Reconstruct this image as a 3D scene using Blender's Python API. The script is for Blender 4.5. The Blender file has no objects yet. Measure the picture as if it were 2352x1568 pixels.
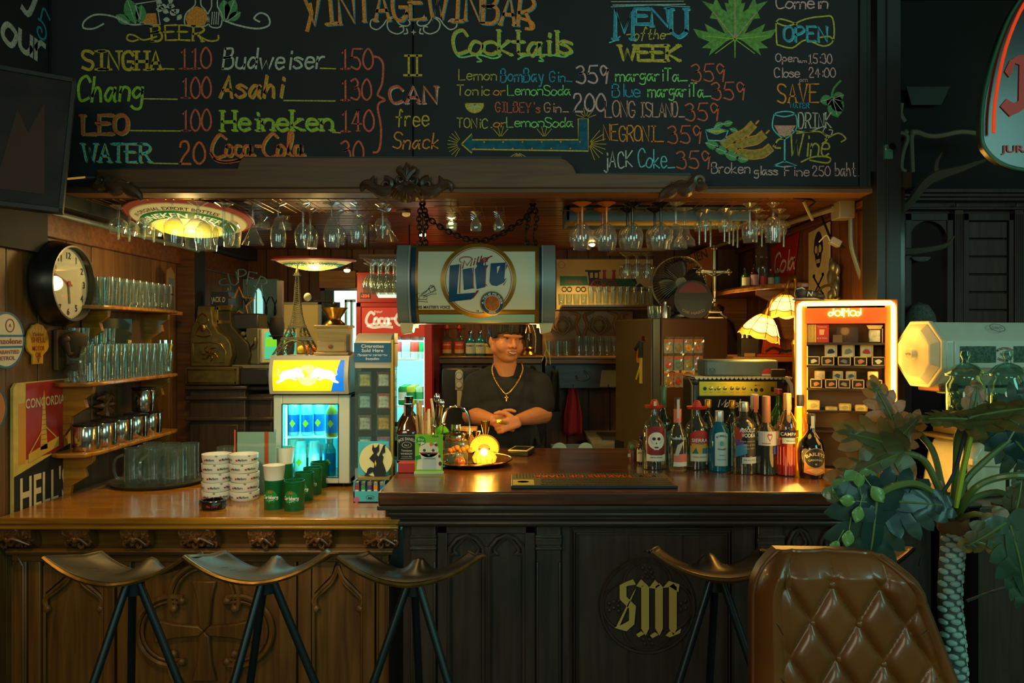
import bpy, math, random
from mathutils import Vector, Matrix, Euler
from math import sin, cos, pi, radians as R, sqrt, atan2
random.seed(7)
SC=bpy.context.scene; COL=SC.collection
# ------------------------------------------------------------ camera, world, light, exposure
F=1800.0; ZC=1.62
cd=bpy.data.cameras.new('camera'); cam=bpy.data.objects.new('camera',cd); COL.objects.link(cam)
cam.location=(0,0,ZC); cam.rotation_euler=(pi/2,0,0); cd.sensor_width=36; cd.lens=F/2352*36
cd.shift_x=-24/2352; cd.shift_y=-14/2352; cd.clip_start=.05
SC.camera=cam
vs=SC.view_settings; vs.view_transform='Standard'; vs.look='None'; vs.gamma=1; vs.use_curve_mapping=False
vs.exposure=0.0
cy=SC.cycles
cy.max_bounces=8; cy.diffuse_bounces=3; cy.glossy_bounces=4; cy.transmission_bounces=6; cy.transparent_max_bounces=40
cy.caustics_reflective=False; cy.caustics_refractive=False; cy.sample_clamp_indirect=3.0; cy.sample_clamp_direct=0
cy.use_denoising=True
w=bpy.data.worlds.new('world'); SC.world=w; w.use_nodes=True
w.node_tree.nodes['Background'].inputs[0].default_value=(.74,.80,.66,1); w.node_tree.nodes['Background'].inputs[1].default_value=.11
def s2l(c):
    return tuple((x/12.92 if x<=.04045 else ((x+.055)/1.055)**2.4) for x in c)
def hx(h):
    return s2l(tuple(int(h[i:i+2],16)/255 for i in (0,2,4)))
def light(name,kind,loc,power,col,size=.1,rot=None,size_y=None,spot=None,aim=None,blend=.5):
    l=bpy.data.lights.new(name,kind); l.energy=power; l.color=col
    if kind=='AREA':
        l.size=size
        if size_y: l.shape='RECTANGLE'; l.size_y=size_y
    else: l.shadow_soft_size=size
    if spot: l.spot_size=R(spot); l.spot_blend=blend
    o=bpy.data.objects.new(name,l); COL.objects.link(o); o.location=loc
    if aim is not None: o.rotation_euler=(Vector(aim)-Vector(loc)).to_track_quat('-Z','Y').to_euler()
    elif rot: o.rotation_euler=rot
    return o
TEAL=(.40,1,.86); WARM=(1,.66,.23); AMB=(1,.5,.08)
# teal daylight from the front windows and a warm fill, behind the camera
light('front_light','AREA',(1.3,-2.8,2.3),34,TEAL,2.0,size_y=1.2,aim=(.1,3,1.1))
light('front_light','AREA',(-2.2,-2.2,2.6),44,(1,.93,.66),1.6,size_y=1.6,aim=(-.9,3,1.1))  # warm fill added for the chalkboard, no window of its own
light('front_light','AREA',(2.9,-.2,2.6),22,TEAL,.9,size_y=1.2,aim=(1.0,2.0,.9))
# recessed ceiling spots over the bar
for x,y,e in ((-1.15,3.55,26),(-.35,3.8,26),(.5,3.9,26),(1.05,4.6,20),(-.55,5.05,16),(.35,5.2,16)):
    light('downlight','SPOT',(x,y,2.19),e,WARM,.05,spot=120,aim=(x,y,0),blend=.7)
light('counter_fill_spot','SPOT',(-1.35,1.2,2.9),40,(1,.6,.2),.12,spot=46,aim=(-1.15,3.05,.9),blend=.6)
light('counter_fill_spot','SPOT',(-.75,.9,2.7),110,(1,.86,.56),.10,spot=25,aim=(-.88,3.2,1.12),blend=.8)  # unseen spot added to brighten ashtrays, cups and cooler front
light('tray_spot','SPOT',(-.75,3.0,2.15),14,(1,.62,.2),.06,spot=75,aim=(-.35,3.25,1.0),blend=.7)
# ------------------------------------------------------------ materials
MC={}
def nt(name):
    m=bpy.data.materials.new(name); m.use_nodes=True; t=m.node_tree; return m,t,t.nodes['Principled BSDF']
def mat(h,rough=.5,metal=0,emit=0,eh=None,spec=.5,noise=0,bump=0,ns=12,coat=0,alpha=1,trans=0,ior=1.45):
    if emit<=.2: emit=0
    key=(h,rough,metal,emit,eh,spec,noise,bump,ns,coat,alpha,trans)
    if key in MC: return MC[key]
    m,t,b=nt('mat_'+h); c=hx(h)+(1,)
    b.inputs['Base Color'].default_value=c; b.inputs['Roughness'].default_value=rough; b.inputs['Metallic'].default_value=metal
    b.inputs['Specular IOR Level'].default_value=spec; b.inputs['Coat Weight'].default_value=coat; b.inputs['Coat Roughness'].default_value=.08
    b.inputs['Transmission Weight'].default_value=trans; b.inputs['IOR'].default_value=ior; b.inputs['Alpha'].default_value=alpha
    if emit:
        b.inputs['Emission Color'].default_value=(hx(eh)+(1,)) if eh else c; b.inputs['Emission Strength'].default_value=emit
    if noise or bump:
        tc=t.nodes.new('ShaderNodeTexCoord'); n=t.nodes.new('ShaderNodeTexNoise'); n.inputs['Scale'].default_value=ns; n.inputs['Detail'].default_value=5
        t.links.new(tc.outputs['Object'],n.inputs['Vector'])
        if noise:
            r=t.nodes.new('ShaderNodeMapRange'); r.inputs['From Min'].default_value=.3; r.inputs['From Max'].default_value=.7
            r.inputs['To Min'].default_value=1-noise; r.inputs['To Max'].default_value=1+noise
            mx=t.nodes.new('ShaderNodeMix'); mx.data_type='RGBA'; mx.blend_type='MULTIPLY'; mx.inputs[0].default_value=1
            mx.inputs[6].default_value=c
            t.links.new(n.outputs['Fac'],r.inputs['Value']); t.links.new(r.outputs[0],mx.inputs[7]); t.links.new(mx.outputs[2],b.inputs['Base Color'])
        if bump:
            bp=t.nodes.new('ShaderNodeBump'); bp.inputs['Strength'].default_value=bump; bp.inputs['Distance'].default_value=.004
            t.links.new(n.outputs['Fac'],bp.inputs['Height']); t.links.new(bp.outputs[0],b.inputs['Normal'])
    MC[key]=m; return m
def wood(h1,h2,axis='x',rough=.45,scale=1.0,coat=0,vary=.18):
    key=('w',h1,h2,axis,rough,scale,coat)
    if key in MC: return MC[key]
    m,t,b=nt('wood_'+h1); N=t.nodes; L=t.links
    tc=N.new('ShaderNodeTexCoord'); mp=N.new('ShaderNodeMapping'); s=[22*scale]*3; s['xyz'.index(axis)]=1.5*scale; mp.inputs['Scale'].default_value=s
    oi=N.new('ShaderNodeObjectInfo'); va=N.new('ShaderNodeVectorMath'); va.operation='ADD'
    n=N.new('ShaderNodeTexNoise'); n.inputs['Scale'].default_value=1.6; n.inputs['Detail'].default_value=7; n.inputs['Distortion'].default_value=.8
    cr=N.new('ShaderNodeValToRGB'); cr.color_ramp.elements[0].position=.3; cr.color_ramp.elements[1].position=.72
    cr.color_ramp.elements[0].color=hx(h1)+(1,); cr.color_ramp.elements[1].color=hx(h2)+(1,)
    mr=N.new('ShaderNodeMapRange'); mr.inputs['To Min'].default_value=1-vary; mr.inputs['To Max'].default_value=1+vary
    mx=N.new('ShaderNodeMix'); mx.data_type='RGBA'; mx.blend_type='MULTIPLY'; mx.inputs[0].default_value=1
    bp=N.new('ShaderNodeBump'); bp.inputs['Strength'].default_value=.25; bp.inputs['Distance'].default_value=.002
    L.new(tc.outputs['Object'],mp.inputs['Vector']); L.new(mp.outputs[0],va.inputs[0]); L.new(oi.outputs['Random'],va.inputs[1]); L.new(va.outputs[0],n.inputs['Vector'])
    L.new(n.outputs['Fac'],cr.inputs[0]); L.new(oi.outputs['Random'],mr.inputs['Value']); L.new(cr.outputs[0],mx.inputs[6]); L.new(mr.outputs[0],mx.inputs[7])
    L.new(mx.outputs[2],b.inputs['Base Color']); L.new(n.outputs['Fac'],bp.inputs['Height']); L.new(bp.outputs[0],b.inputs['Normal'])
    b.inputs['Roughness'].default_value=rough; b.inputs['Coat Weight'].default_value=coat; b.inputs['Coat Roughness'].default_value=.12
    MC[key]=m; return m
def glass(tint='e8f2ee',edge='ffffff',fac=.08,rough=.02,blend=.35,body=0,bodyc='9fb0a8',mxf=.85):
    key=('g',tint,edge,fac,rough,blend,body,bodyc,mxf)
    if key in MC: return MC[key]
    m=bpy.data.materials.new('glass_'+tint); m.use_nodes=True; t=m.node_tree; N=t.nodes; L=t.links; N.clear()
    o=N.new('ShaderNodeOutputMaterial'); tr=N.new('ShaderNodeBsdfTransparent'); tr.inputs[0].default_value=hx(tint)+(1,)
    gl=N.new('ShaderNodeBsdfGlossy'); gl.inputs['Roughness'].default_value=rough; gl.inputs['Color'].default_value=hx(edge)+(1,)
    lw=N.new('ShaderNodeLayerWeight'); lw.inputs['Blend'].default_value=.5; pw=N.new('ShaderNodeMath'); pw.operation='POWER'; pw.inputs[1].default_value=2.0; L.new(lw.outputs['Facing'],pw.inputs[0])
    mr=N.new('ShaderNodeMapRange'); mr.inputs['To Min'].default_value=fac*.6; mr.inputs['To Max'].default_value=mxf
    mx=N.new('ShaderNodeMixShader'); L.new(pw.outputs[0],mr.inputs['Value']); L.new(mr.outputs[0],mx.inputs[0]); L.new(tr.outputs[0],mx.inputs[1]); L.new(gl.outputs[0],mx.inputs[2])
    last=mx
    if body:
        df=N.new('ShaderNodeBsdfDiffuse'); df.inputs[0].default_value=hx(bodyc)+(1,); m2=N.new('ShaderNodeMixShader'); m2.inputs[0].default_value=body
        L.new(mx.outputs[0],m2.inputs[1]); L.new(df.outputs[0],m2.inputs[2]); last=m2
    L.new(last.outputs[0],o.inputs[0]); MC[key]=m; return m
# ------------------------------------------------------------ text glyphs of the built-in font
GL={}
def prep_glyphs():
    chars=[chr(i) for i in range(33,127)]+list(set('Продаемсигареты™®°ร้าถนงุกเชิบหียเล'))
    tmp=[]
    def mk(s,off):
        cu=bpy.data.curves.new('t','FONT'); cu.body=s; cu.offset=off; cu.resolution_u=3; o=bpy.data.objects.new('t',cu); COL.objects.link(o); tmp.append(o); return o
    obs={}
    for c in chars:
        for b,off in ((0,0),(1,.018)): obs[c,b]=mk(c,off)
        obs[c,'w']=mk(c+'|',0)
    bar=mk('|',0)
    dg=bpy.context.evaluated_depsgraph_get(); dg.update()
    def get(o):
        e=o.evaluated_get(dg); me=e.to_mesh(); v=[(p.co.x,p.co.y) for p in me.vertices]; f=[tuple(p.vertices) for p in me.polygons]; e.to_mesh_clear(); return v,f
    vb,_=get(bar); bx=min(p[0] for p in vb)
    for c in chars:
        v,_=get(obs[c,'w']); 
        cut=max(p[0] for p in v)
        barw=max(p[0] for p in vb)-bx
        adv=cut-barw-bx
        for b in (0,1): GL[c,b]=(get(obs[c,b]),adv)
    for o in tmp:
        cu=o.data; bpy.data.objects.remove(o); bpy.data.curves.remove(cu)
prep_glyphs()
CAPH=max(p[1] for p in GL['H',0][0][0])
# ------------------------------------------------------------ stroke font for chalk and painted script; grid x 0-6, y 0-c (0 descender, 3 baseline, 8 x-height, c capital)
SF={}
for ln in '''A 03 3c 63|16 56
B 03 0c|~0c 4c 5a 38 08|~08 58 65 43 03
C ~6a 4c 1b 08 14 33 64
D 03 0c|~0c 4c 68 43 03
E 6c 0c 03 63|08 48
F 6c 0c 03|08 48
G ~6a 4c 1b 08 14 43 65|65 67 37
H 03 0c|63 6c|07 67
I 3c 33|1c 5c|13 53
J 6c 65|~65 43 14
K 03 0c|6c 07 63
L 0c 03 63
M 03 0c 45 8c 83
N 03 0c 63 6c
O ~!3c 0a 05 33 65 6a
P 03 0c|~0c 4c 6a 48 07
Q ~!3c 0a 05 33 65 6a|45 62
R 03 0c|~0c 4c 6a 48 07|37 63
S ~6b 4c 1c 0a 28 57 65 43 04
T 3c 33|0c 6c
U 0c 05|~05 14 33 54 65|65 6c
V 0c 33 6c
W 0c 23 4a 63 8c
X 0c 63|6c 03
Y 0c 37 6c|37 33
Z 0c 6c 03 63
a ~57 28 05 23 46 57|~58 54 63
b 0c 03|~05 28 57 54 23 04
c ~57 38 07 04 33 54
d 5c 53|~57 28 05 23 55
e ~16 56 48 18 05 23 54
f ~5b 3c 23|08 48
g ~57 28 06 24 56|~58 51 20 01
h 0c 03|~05 28 47 53
i 28 23|2a 2b
j 38 31|~31 20 01|3a 3b
k 0c 03|48 05 53
l 2c 23
m 08 03|~06 28 47 43|~47 68 87 83
n 08 03|~06 28 57 53
o ~!28 06 04 33 55 57
p 08 00|~07 38 56 44 04
q 58 50|~57 28 05 24 55
r 08 03|~06 28 48
s ~57 28 07 36 54 23 04
t 2c 24|~24 33 53|08 48
u ~08 04 33 55|58 53
v 08 23 58
w 08 23 47 63 88
x 08 53|58 03
y 08 24|~58 20 00
z 08 58 03 53
0 ~!3c 09 05 33 65 69
1 1a 3c 33|13 53
2 ~0a 1c 4c 59 26 03|03 63
3 ~0b 3c 5a 38 28|~28 58 65 43 04
4 4c 06 66|4c 43
5 6c 1c 08|~08 48 65 43 04
6 ~5b 2b 05 23 54 57 28 06
7 0c 6c 23
8 ~!3c 0a 38 65 33 05 38 6a
9 ~5a 2c 0a 27 5a|5a 43
. 23 33
, 34 22
- 17 57
_ 03 63
' 3c 3a
: 28 29|24 25'''.split('\n'):
    k,r=ln.split(' ',1); SF[k]=[]
    for st in r.split('|'):
        sm=st.startswith('~'); cl='!' in st; pts=[(int(p[0]),int(p[1],16)-3) for p in st.strip('~!').split()]
        SF[k].append((sm,cl,pts))
def smooth(pts,closed=False,n=6):
    if len(pts)<3: return list(pts)
    P_=[Vector(p) for p in pts]; out=[]; N=len(P_)
    rng=range(N) if closed else range(N-1)
    for i in rng:
        if closed: p0,p1,p2,p3=P_[i-1],P_[i],P_[(i+1)%N],P_[(i+2)%N]
        else: p0,p1,p2,p3=P_[max(i-1,0)],P_[i],P_[i+1],P_[min(i+2,N-1)]
        for k in range(n):
            t=k/n; out.append(.5*((2*p1)+(p2-p0)*t+(2*p0-5*p1+4*p2-p3)*t*t+(3*p1-p0-3*p2+p3)*t**3))
    out.append(P_[0].copy() if closed else P_[-1].copy())
    return out
# ------------------------------------------------------------ mesh collector
class B:
    def __init__(s,*mats): s.v=[];s.f=[];s.mi=[];s.mats=list(mats) or [mat('888888')];s.cur=0;s.M=None
    def m(s,mt):
        if mt not in s.mats: s.mats.append(mt)
        s.cur=s.mats.index(mt); return s
    def at(s,M): s.M=M; return s
    def add(s,v,f):
        o=len(s.v); M=s.M
        s.v+=[tuple(M@Vector(p)) if M else tuple(p) for p in v]
        s.f+=[tuple(i+o for i in q) for q in f]; s.mi+=[s.cur]*len(f); return s
    def box(s,x0,y0,z0,x1,y1,z1):
        return s.add([(x0,y0,z0),(x1,y0,z0),(x1,y1,z0),(x0,y1,z0),(x0,y0,z1),(x1,y0,z1),(x1,y1,z1),(x0,y1,z1)],
          [(0,3,2,1),(4,5,6,7),(0,1,5,4),(1,2,6,5),(2,3,7,6),(3,0,4,7)])
    def cb(s,c,d):
        return s.box(c[0]-d[0]/2,c[1]-d[1]/2,c[2]-d[2]/2,c[0]+d[0]/2,c[1]+d[1]/2,c[2]+d[2]/2)
    def lathe(s,pr,n=20,c=(0,0,0),sx=1,sy=1,axis='z'):
        v=[];f=[]
        for r,z in pr:
            for i in range(n):
                a=2*pi*i/n; p=(r*cos(a)*sx,r*sin(a)*sy,z)
                if axis=='y': p=(p[0],p[2],p[1])
                elif axis=='x': p=(p[2],p[0],p[1])
                v.append((p[0]+c[0],p[1]+c[1],p[2]+c[2]))
        for j in range(len(pr)-1):
            for i in range(n):
                a=j*n+i; b_=j*n+(i+1)%n; q=(a,b_,b_+n,a+n)
                f.append(q if axis!='y' else q[::-1])
        if pr[0][0]>1e-5: f.append(tuple(range(n))[::-1] if axis!='y' else tuple(range(n)))
        if pr[-1][0]>1e-5: q=tuple(range((len(pr)-1)*n,len(pr)*n)); f.append(q if axis!='y' else q[::-1])
        return s.add(v,f)
    def shell(s,pr,n=20,c=(0,0,0),**k):   # open lathe without end caps
        v0=len(s.f); s.lathe(pr,n,c,**k)
        while s.f and len(s.f[-1])==n and n>4: s.f.pop(); s.mi.pop()
        return s
    def cyl(s,c,r,h,n=16,axis='z',r2=None):
        return s.lathe([(r,0),(r2 if r2 is not None else r,h)],n,c,axis=axis)
    def sph(s,c,r,sx=1,sy=1,sz=1,n=12,m_=8):
        return s.lathe([(max(r*sin(pi*i/m_),1e-6)*1.0,-r*cos(pi*i/m_)*sz) for i in range(m_+1)],n,c,sx,sy)
    def tube(s,pts,r,n=8,closed=False,sm=0):
        if sm: 
            if isinstance(r,(list,tuple)):
                q=smooth([(i,a,0) for i,a in enumerate(r)],closed,sm); r=[p[1] for p in q]
            pts=smooth(pts,closed,sm)
            if closed: pts=pts[:-1]; 
        pts=[Vector(p) for p in pts]; N=len(pts); v=[];f=[]
        rr=r if isinstance(r,(list,tuple)) else [r]*N
        up=None
        for i,p in enumerate(pts):
            if closed: t=pts[(i+1)%N]-pts[i-1]
            else: t=pts[min(i+1,N-1)]-pts[max(i-1,0)]
            if t.length<1e-9: t=Vector((0,0,1))
            t.normalize()
            if up is None: up=t.orthogonal().normalized()
            else:
                up=up-t*up.dot(t)
                up=up.normalized() if up.length>1e-6 else t.orthogonal().normalized()
            w_=t.cross(up)
            for k in range(n):
                a=2*pi*k/n; v.append(p+(up*cos(a)+w_*sin(a))*rr[i])
        for i in range(N if closed else N-1):
            for k in range(n):
                a=i*n+k; b_=i*n+(k+1)%n; c=((i+1)%N)*n
                f.append((a,b_,c+(k+1)%n,c+k))
        if not closed: f.append(tuple(range(n))[::-1]); f.append(tuple(range((N-1)*n,N*n)))
        return s.add(v,f)
    def prism(s,pts,y0,y1):   # outline in x,z, thickness along y
        a=sum(pts[i-1][0]*pts[i][1]-pts[i][0]*pts[i-1][1] for i in range(len(pts)))
        if a<0: pts=list(pts)[::-1]
        n=len(pts); v=[(p[0],y0,p[1]) for p in pts]+[(p[0],y1,p[1]) for p in pts]
        f=[tuple(range(n)),tuple(range(n,2*n))[::-1]]+[(i,i+n,(i+1)%n+n,(i+1)%n) for i in range(n)]
        return s.add(v,f)
    def flat(s,pts,y=0):      # thin printed patch facing -y
        return s.prism(pts,y,y+.0006)
    def rect(s,x0,z0,x1,z1,y=0,t=.0006): return s.box(x0,y,z0,x1,y+t,z1)
    def disc(s,cx,cz,r,y=0,t=.0006,n=24,sx=1): return s.prism([(cx+r*sx*cos(2*pi*i/n),cz+r*sin(2*pi*i/n)) for i in range(n)],y,y+t)
    def ring(s,cx,cz,r0,r1,y=0,t=.0006,n=28,sx=1,a0=0,a1=2*pi):
        v=[];f=[]
        for i in range(n+1):
            a=a0+(a1-a0)*i/n
            for r in (r0,r1):
                for yy in (y,y+t): v.append((cx+r*cos(a)*sx,yy,cz+r*sin(a)))
        for i in range(n):
            k=i*4
            f+=[(k,k+4,k+6,k+2),(k+1,k+3,k+7,k+5),(k+2,k+6,k+7,k+3),(k,k+1,k+5,k+4)]
        return s.add(v,f)
    def rib(s,pts,w,y=0,t=.0008,sm=0,closed=False):     # chalk or paint stroke in the x,z plane
        if sm: pts=smooth([(p[0],p[1],0) for p in pts],closed,sm)
        pts=[Vector((p[0],p[1])) for p in pts]; N=len(pts); v=[];f=[]
        if N<2: return s
        for i in range(N):
            tt=pts[min(i+1,N-1)]-pts[max(i-1,0)]
            if closed and i in (0,N-1): tt=pts[1]-pts[-2]
            if tt.length<1e-9: tt=Vector((1,0))
            tt.normalize(); nn=Vector((-tt.y,tt.x))*w/2
            e=tt*(w*.35) if not closed else tt*0
            p=pts[i]-(e if i==0 else Vector((0,0)))+(e if i==N-1 else Vector((0,0)))
            v+=[(p.x+nn.x,y,p.y+nn.y),(p.x-nn.x,y,p.y-nn.y)]
        for i in range(N-1): k=2*i; f.append((k+1,k+3,k+2,k))
        return s.add(v,f)
    def text(s,t,cx,cz,w=None,h=.02,y=-.0008,bold=1,shear=0,arc=None,gap=0,warp=None,align='c'):
        xs=0; items=[]
        for ch in t:
            if ch==' ' or (ch,bold) not in GL: xs+=.32+gap; continue
            g,adv=GL[ch,bold]; items.append((g,xs)); xs+=adv+gap
        sc=h/CAPH; sx=(w/xs) if w else sc
        v=[];f=[]
        for (gv,gf),x0 in items:
            o=len(v)
            for a,b_ in gv:
                x=(x0+a)*sx-(xs*sx/2 if align=='c' else 0); z=b_*sc; x+=shear*z
                if arc: x,z=(arc+z)*sin(x/arc),(arc+z)*cos(x/arc)-arc
                v.append((cx+x,y,cz+z))
            f+=[tuple(i+o for i in q) for q in gf]
        if warp: v=[warp(p) for p in v]
        return s.add(v,f)
    def hand(s,t,cx,cz,w=None,h=.1,lw=.012,y=-.001,jit=.02,shear=0,serif=0,arc=None,gap=2.0,warp=None,align='c',rnd=None):
        rnd=rnd or random.Random(hash(t)%1000 if False else sum(map(ord,t)))
        xs=0; st=[]
        for ch in t:
            if ch==' ': xs+=4; continue
            g=SF.get(ch)
            if not g: continue
            mx=max(p[0] for q in g for p in q[2]); dz=rnd.uniform(-1,1)*jit*9
            for sm,cl,pts in g: st.append((sm,cl,[(xs+p[0]+rnd.uniform(-1,1)*jit*4,p[1]+dz+rnd.uniform(-1,1)*jit*4) for p in pts],pts))
            xs+=max(mx,1.2)+gap
        xs-=gap; sc=h/9; sx=(w/xs) if w else sc
        for sm,cl,pts,raw in st:
            q=smooth([(p[0],p[1],0) for p in pts],cl,4) if sm else [Vector((p[0],p[1],0)) for p in pts]
            def mp(p):
                x=p[0]*sx-(xs*sx/2 if align=='c' else 0); z=p[1]*sc; x+=shear*z
                if arc: x,z=(arc+z)*sin(x/arc),(arc+z)*cos(x/arc)-arc
                return (cx+x,cz+z)
            q=[mp(p) for p in q]
            o=len(s.v); s.rib(q,lw,y,closed=cl)
            if serif and not cl:
                for e,rw in ((q[0],raw[0]),(q[-1],raw[-1])):
                    if rw[1] in (0,9,5): s.rib([(e[0]-lw*serif,e[1]),(e[0]+lw*serif,e[1])],lw*.6,y-.0002)
            if warp: s.v[o:]=[warp(p) for p in s.v[o:]]
        return s
    def grid(s,fn,nu,nv,cu=False):
        v=[fn(i/nu,j/nv) for j in range(nv+1) for i in range(nu+1)]; W=nu+1
        return s.add(v,[(j*W+i,j*W+i+1,(j+1)*W+i+1,(j+1)*W+i) for j in range(nv) for i in range(nu)])
    def subx(s,thr,ax=0):      # split long edges so that flat print can follow a curved surface
        import bmesh
        bm=bmesh.new(); V=[bm.verts.new(p) for p in s.v]
        for q,mi in zip(s.f,s.mi):
            try: fc=bm.faces.new([V[i] for i in q]); fc.material_index=mi
            except ValueError: pass
        bmesh.ops.triangulate(bm,faces=[f for f in bm.faces if len(f.verts)>4])
        for _ in range(6):
            E=[e for e in bm.edges if abs(e.verts[0].co[ax]-e.verts[1].co[ax])>thr]
            if not E: break
            bmesh.ops.subdivide_edges(bm,edges=E,cuts=1); bmesh.ops.triangulate(bm,faces=[f for f in bm.faces if len(f.verts)>4])
        bm.verts.index_update(); s.v=[tuple(v.co) for v in bm.verts]; s.f=[tuple(v.index for v in f.verts) for f in bm.faces]; s.mi=[f.material_index for f in bm.faces]; bm.free(); return s
    def mesh(s,name,smooth_=True,angle=38):
        me=bpy.data.meshes.new(name); me.from_pydata(s.v,[],s.f)
        for m_ in s.mats: me.materials.append(m_)
        me.polygons.foreach_set('material_index',s.mi)
        if smooth_:
            me.polygons.foreach_set('use_smooth',[True]*len(s.f)); me.set_sharp_from_angle(angle=R(angle))
        me.update(); return me
    def build(s,name,parent=None,smooth_=True,bevel=0,sub=0,kind=None,solid=0,loc=None,angle=38,rz=0):
        o=bpy.data.objects.new(name,s.mesh(name,smooth_,angle)); COL.objects.link(o)
        if parent: o.parent=parent
        if loc: o.location=loc
        if rz: o.rotation_euler.z=rz
        if bevel: md=o.modifiers.new('b','BEVEL'); md.width=bevel; md.segments=2; md.limit_method='ANGLE'; md.angle_limit=R(40); md.harden_normals=False
        if solid: md=o.modifiers.new('s','SOLIDIFY'); md.thickness=solid
        if sub: md=o.modifiers.new('u','SUBSURF'); md.levels=sub; md.render_levels=sub
        if kind: o['kind']=kind
        return o
def tag(o,label,cat,group=None):
    o['label']=label; o['category']=cat
    if group: o['group']=group
    return o
def thing(name,label,cat,loc=(0,0,0),rz=0,group=None,rot=None):
    o=bpy.data.objects.new(name,None); COL.objects.link(o); o.location=loc; o.rotation_euler=rot or (0,0,rz); o.empty_display_size=.05
    return tag(o,label,cat,group)
def struct(o): o['kind']='structure'; return o
def label(o,l): o['label']=l; return o
def clone(o,loc=None,rz=None,lab=None,group=None,parent=None,scale=None,rot=None):
    c=o.copy(); COL.objects.link(c); c.parent=parent
    if loc is not None: c.location=loc
    if rz is not None: c.rotation_euler=(0,0,rz)
    if rot is not None: c.rotation_euler=rot
    if scale is not None: c.scale=scale if isinstance(scale,(tuple,list)) else (scale,)*3
    if lab: c['label']=lab
    if group: c['group']=group
    for k in KIDS(o): clone(k,parent=c)
    return c
def KIDS(o): return list(o.children)
def P(px,py,D): return Vector(((px-1200)*D/F,D,ZC-(py-770)*D/F))
def X(px,D): return (px-1200)*D/F
def Z(py,D): return ZC-(py-770)*D/F
def T(x,y,z,rz=0,rx=0,ry=0): return Matrix.Translation((x,y,z))@Euler((rx,ry,rz)).to_matrix().to_4x4()
# ------------------------------------------------------------ shared materials
W_WALL=wood('56381a','80582a','z',.5); W_WALLX=wood('4a2a14','7a4a22','x',.5)
W_CEIL=wood('5a3016','8a5226','x',.42,coat=.2); W_BAR=wood('3a1d10','6b3c1e','x',.28,coat=.5,vary=0)
W_LEFT=wood('8a5010','bc8222','x',.25,coat=.6,vary=0); W_PANEL=wood('5c3812','8c5c24','z',.4,coat=.15,vary=.1)
W_PANELX=wood('5c3812','8c5c24','x',.4,coat=.15,vary=.1)
W_DARK=wood('352a22','4a3c30','z',.38,coat=.25,vary=.08); W_DARKX=wood('352a22','4c3e32','x',.35,coat=.3,vary=.08)
W_BEAM=wood('523014','76491f','x',.5,vary=.05); W_CARVE=wood('5a3416','8a5424','z',.35,coat=.3,vary=.1); W_CARVED=wood('3a2414','5a3a22','x',.4,coat=.2)
BLACK=mat('20201e',.4); BLACKM=mat('2a2a28',.35,spec=.6); IRON=mat('20282a',.38,.5); CHROME=mat('d8d8d0',.12,1); STEEL=mat('a8aaa4',.28,1)
BRASS=mat('b58a3a',.25,1); WHITE=mat('e8e4d4',.45); CREAM=mat('d9c99a',.55); PIPE=mat('6f7c74',.5); DARKG=mat('1f2422',.55)
GL_C=glass('f0f6f4',fac=.14,body=.07,bodyc='d8e0d4'); GL_B=glass('eef5f2',fac=.09,body=.05,bodyc='c0d0c8')
BARZ=1.06; LZ=.95; CEIL=2.22; BW=5.5; LW=-1.95; RW=1.52; BD=3.2
def planks(parent,axis,a0,a1,n,fn,mt,gap=.004,name='plank',vert=None):
    for i in range(n):
        s=(a1-a0)/n; p0=a0+s*i+gap/2; p1=a0+s*(i+1)-gap/2; o=fn(B(mt),p0,p1,random.uniform(0,.003)).build(name,parent,bevel=.003)
# floor: boards receding
fl=struct(B(W_DARK).box(-4.5,-4,-.05,4.5,8,-.012).build('floor'))
planks(fl,'x',-4.5,4.5,45,lambda b,p0,p1,j:b.box(p0,-4,-.0125,p1,8,-j),wood('2c2019','41301f','y',.5))
# left wall of vertical planks
wl=struct(B(W_DARK).box(LW-.08,-.5,0,LW-.014,BW+.1,3.6).build('wall_left'))
planks(wl,'y',1.4,BW,21,lambda b,p0,p1,j:b.box(LW-.0145,p0,0,LW-j,p1,2.03),W_WALL)
for a,b_ in ((.6,BW),):
    struct(B(W_WALLX).box(LW,a,2.02,LW+.025,b_,2.14).build('trim_1',bevel=.005))
bm=struct(B(mat('262b27',.5)).box(LW,.6,2.14,LW+.09,BW,CEIL).build('trim_2',bevel=.004))
struct(B(W_WALLX).box(LW,4.42,0,LW+.10,4.56,CEIL).m(DARKG).box(LW+.1,4.42,0,LW+.104,4.56,CEIL).build('trim_3',bevel=.006))
# back wall
wb=struct(B(W_DARK).box(LW-.08,BW+.016,0,RW+.1,BW+.12,2.3).build('wall_back'))
planks(wb,'x',LW,RW,23,lambda b,p0,p1,j:b.box(p0,BW+j,0,p1,BW+.0165,2.3),wood('4a2a12','6e431f','z',.5))
# right wall inside the bar
wr=struct(B(W_DARK).box(RW+.014,3.3,0,RW+.09,BW+.1,2.3).build('wall_right'))
planks(wr,'y',3.3,BW,14,lambda b,p0,p1,j:b.box(RW+j,p0,0,RW+.0145,p1,2.3),wood('5a3216','8a5226','z',.5))
struct(B(W_WALLX).box(RW-.03,3.3,2.185,RW,BW,2.215).build('trim_4',bevel=.004))
# wooden ceiling, boards across the bar
ce=struct(B(W_DARK).box(LW-.08,BD+.06,CEIL+.0165,RW+.1,BW+.1,CEIL+.08).build('ceiling'))
planks(ce,'y',BD+.06,BW,26,lambda b,p0,p1,j:b.box(LW,p0,CEIL+j,RW,p1,CEIL+.0165),W_CEIL,gap=.007)
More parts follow.
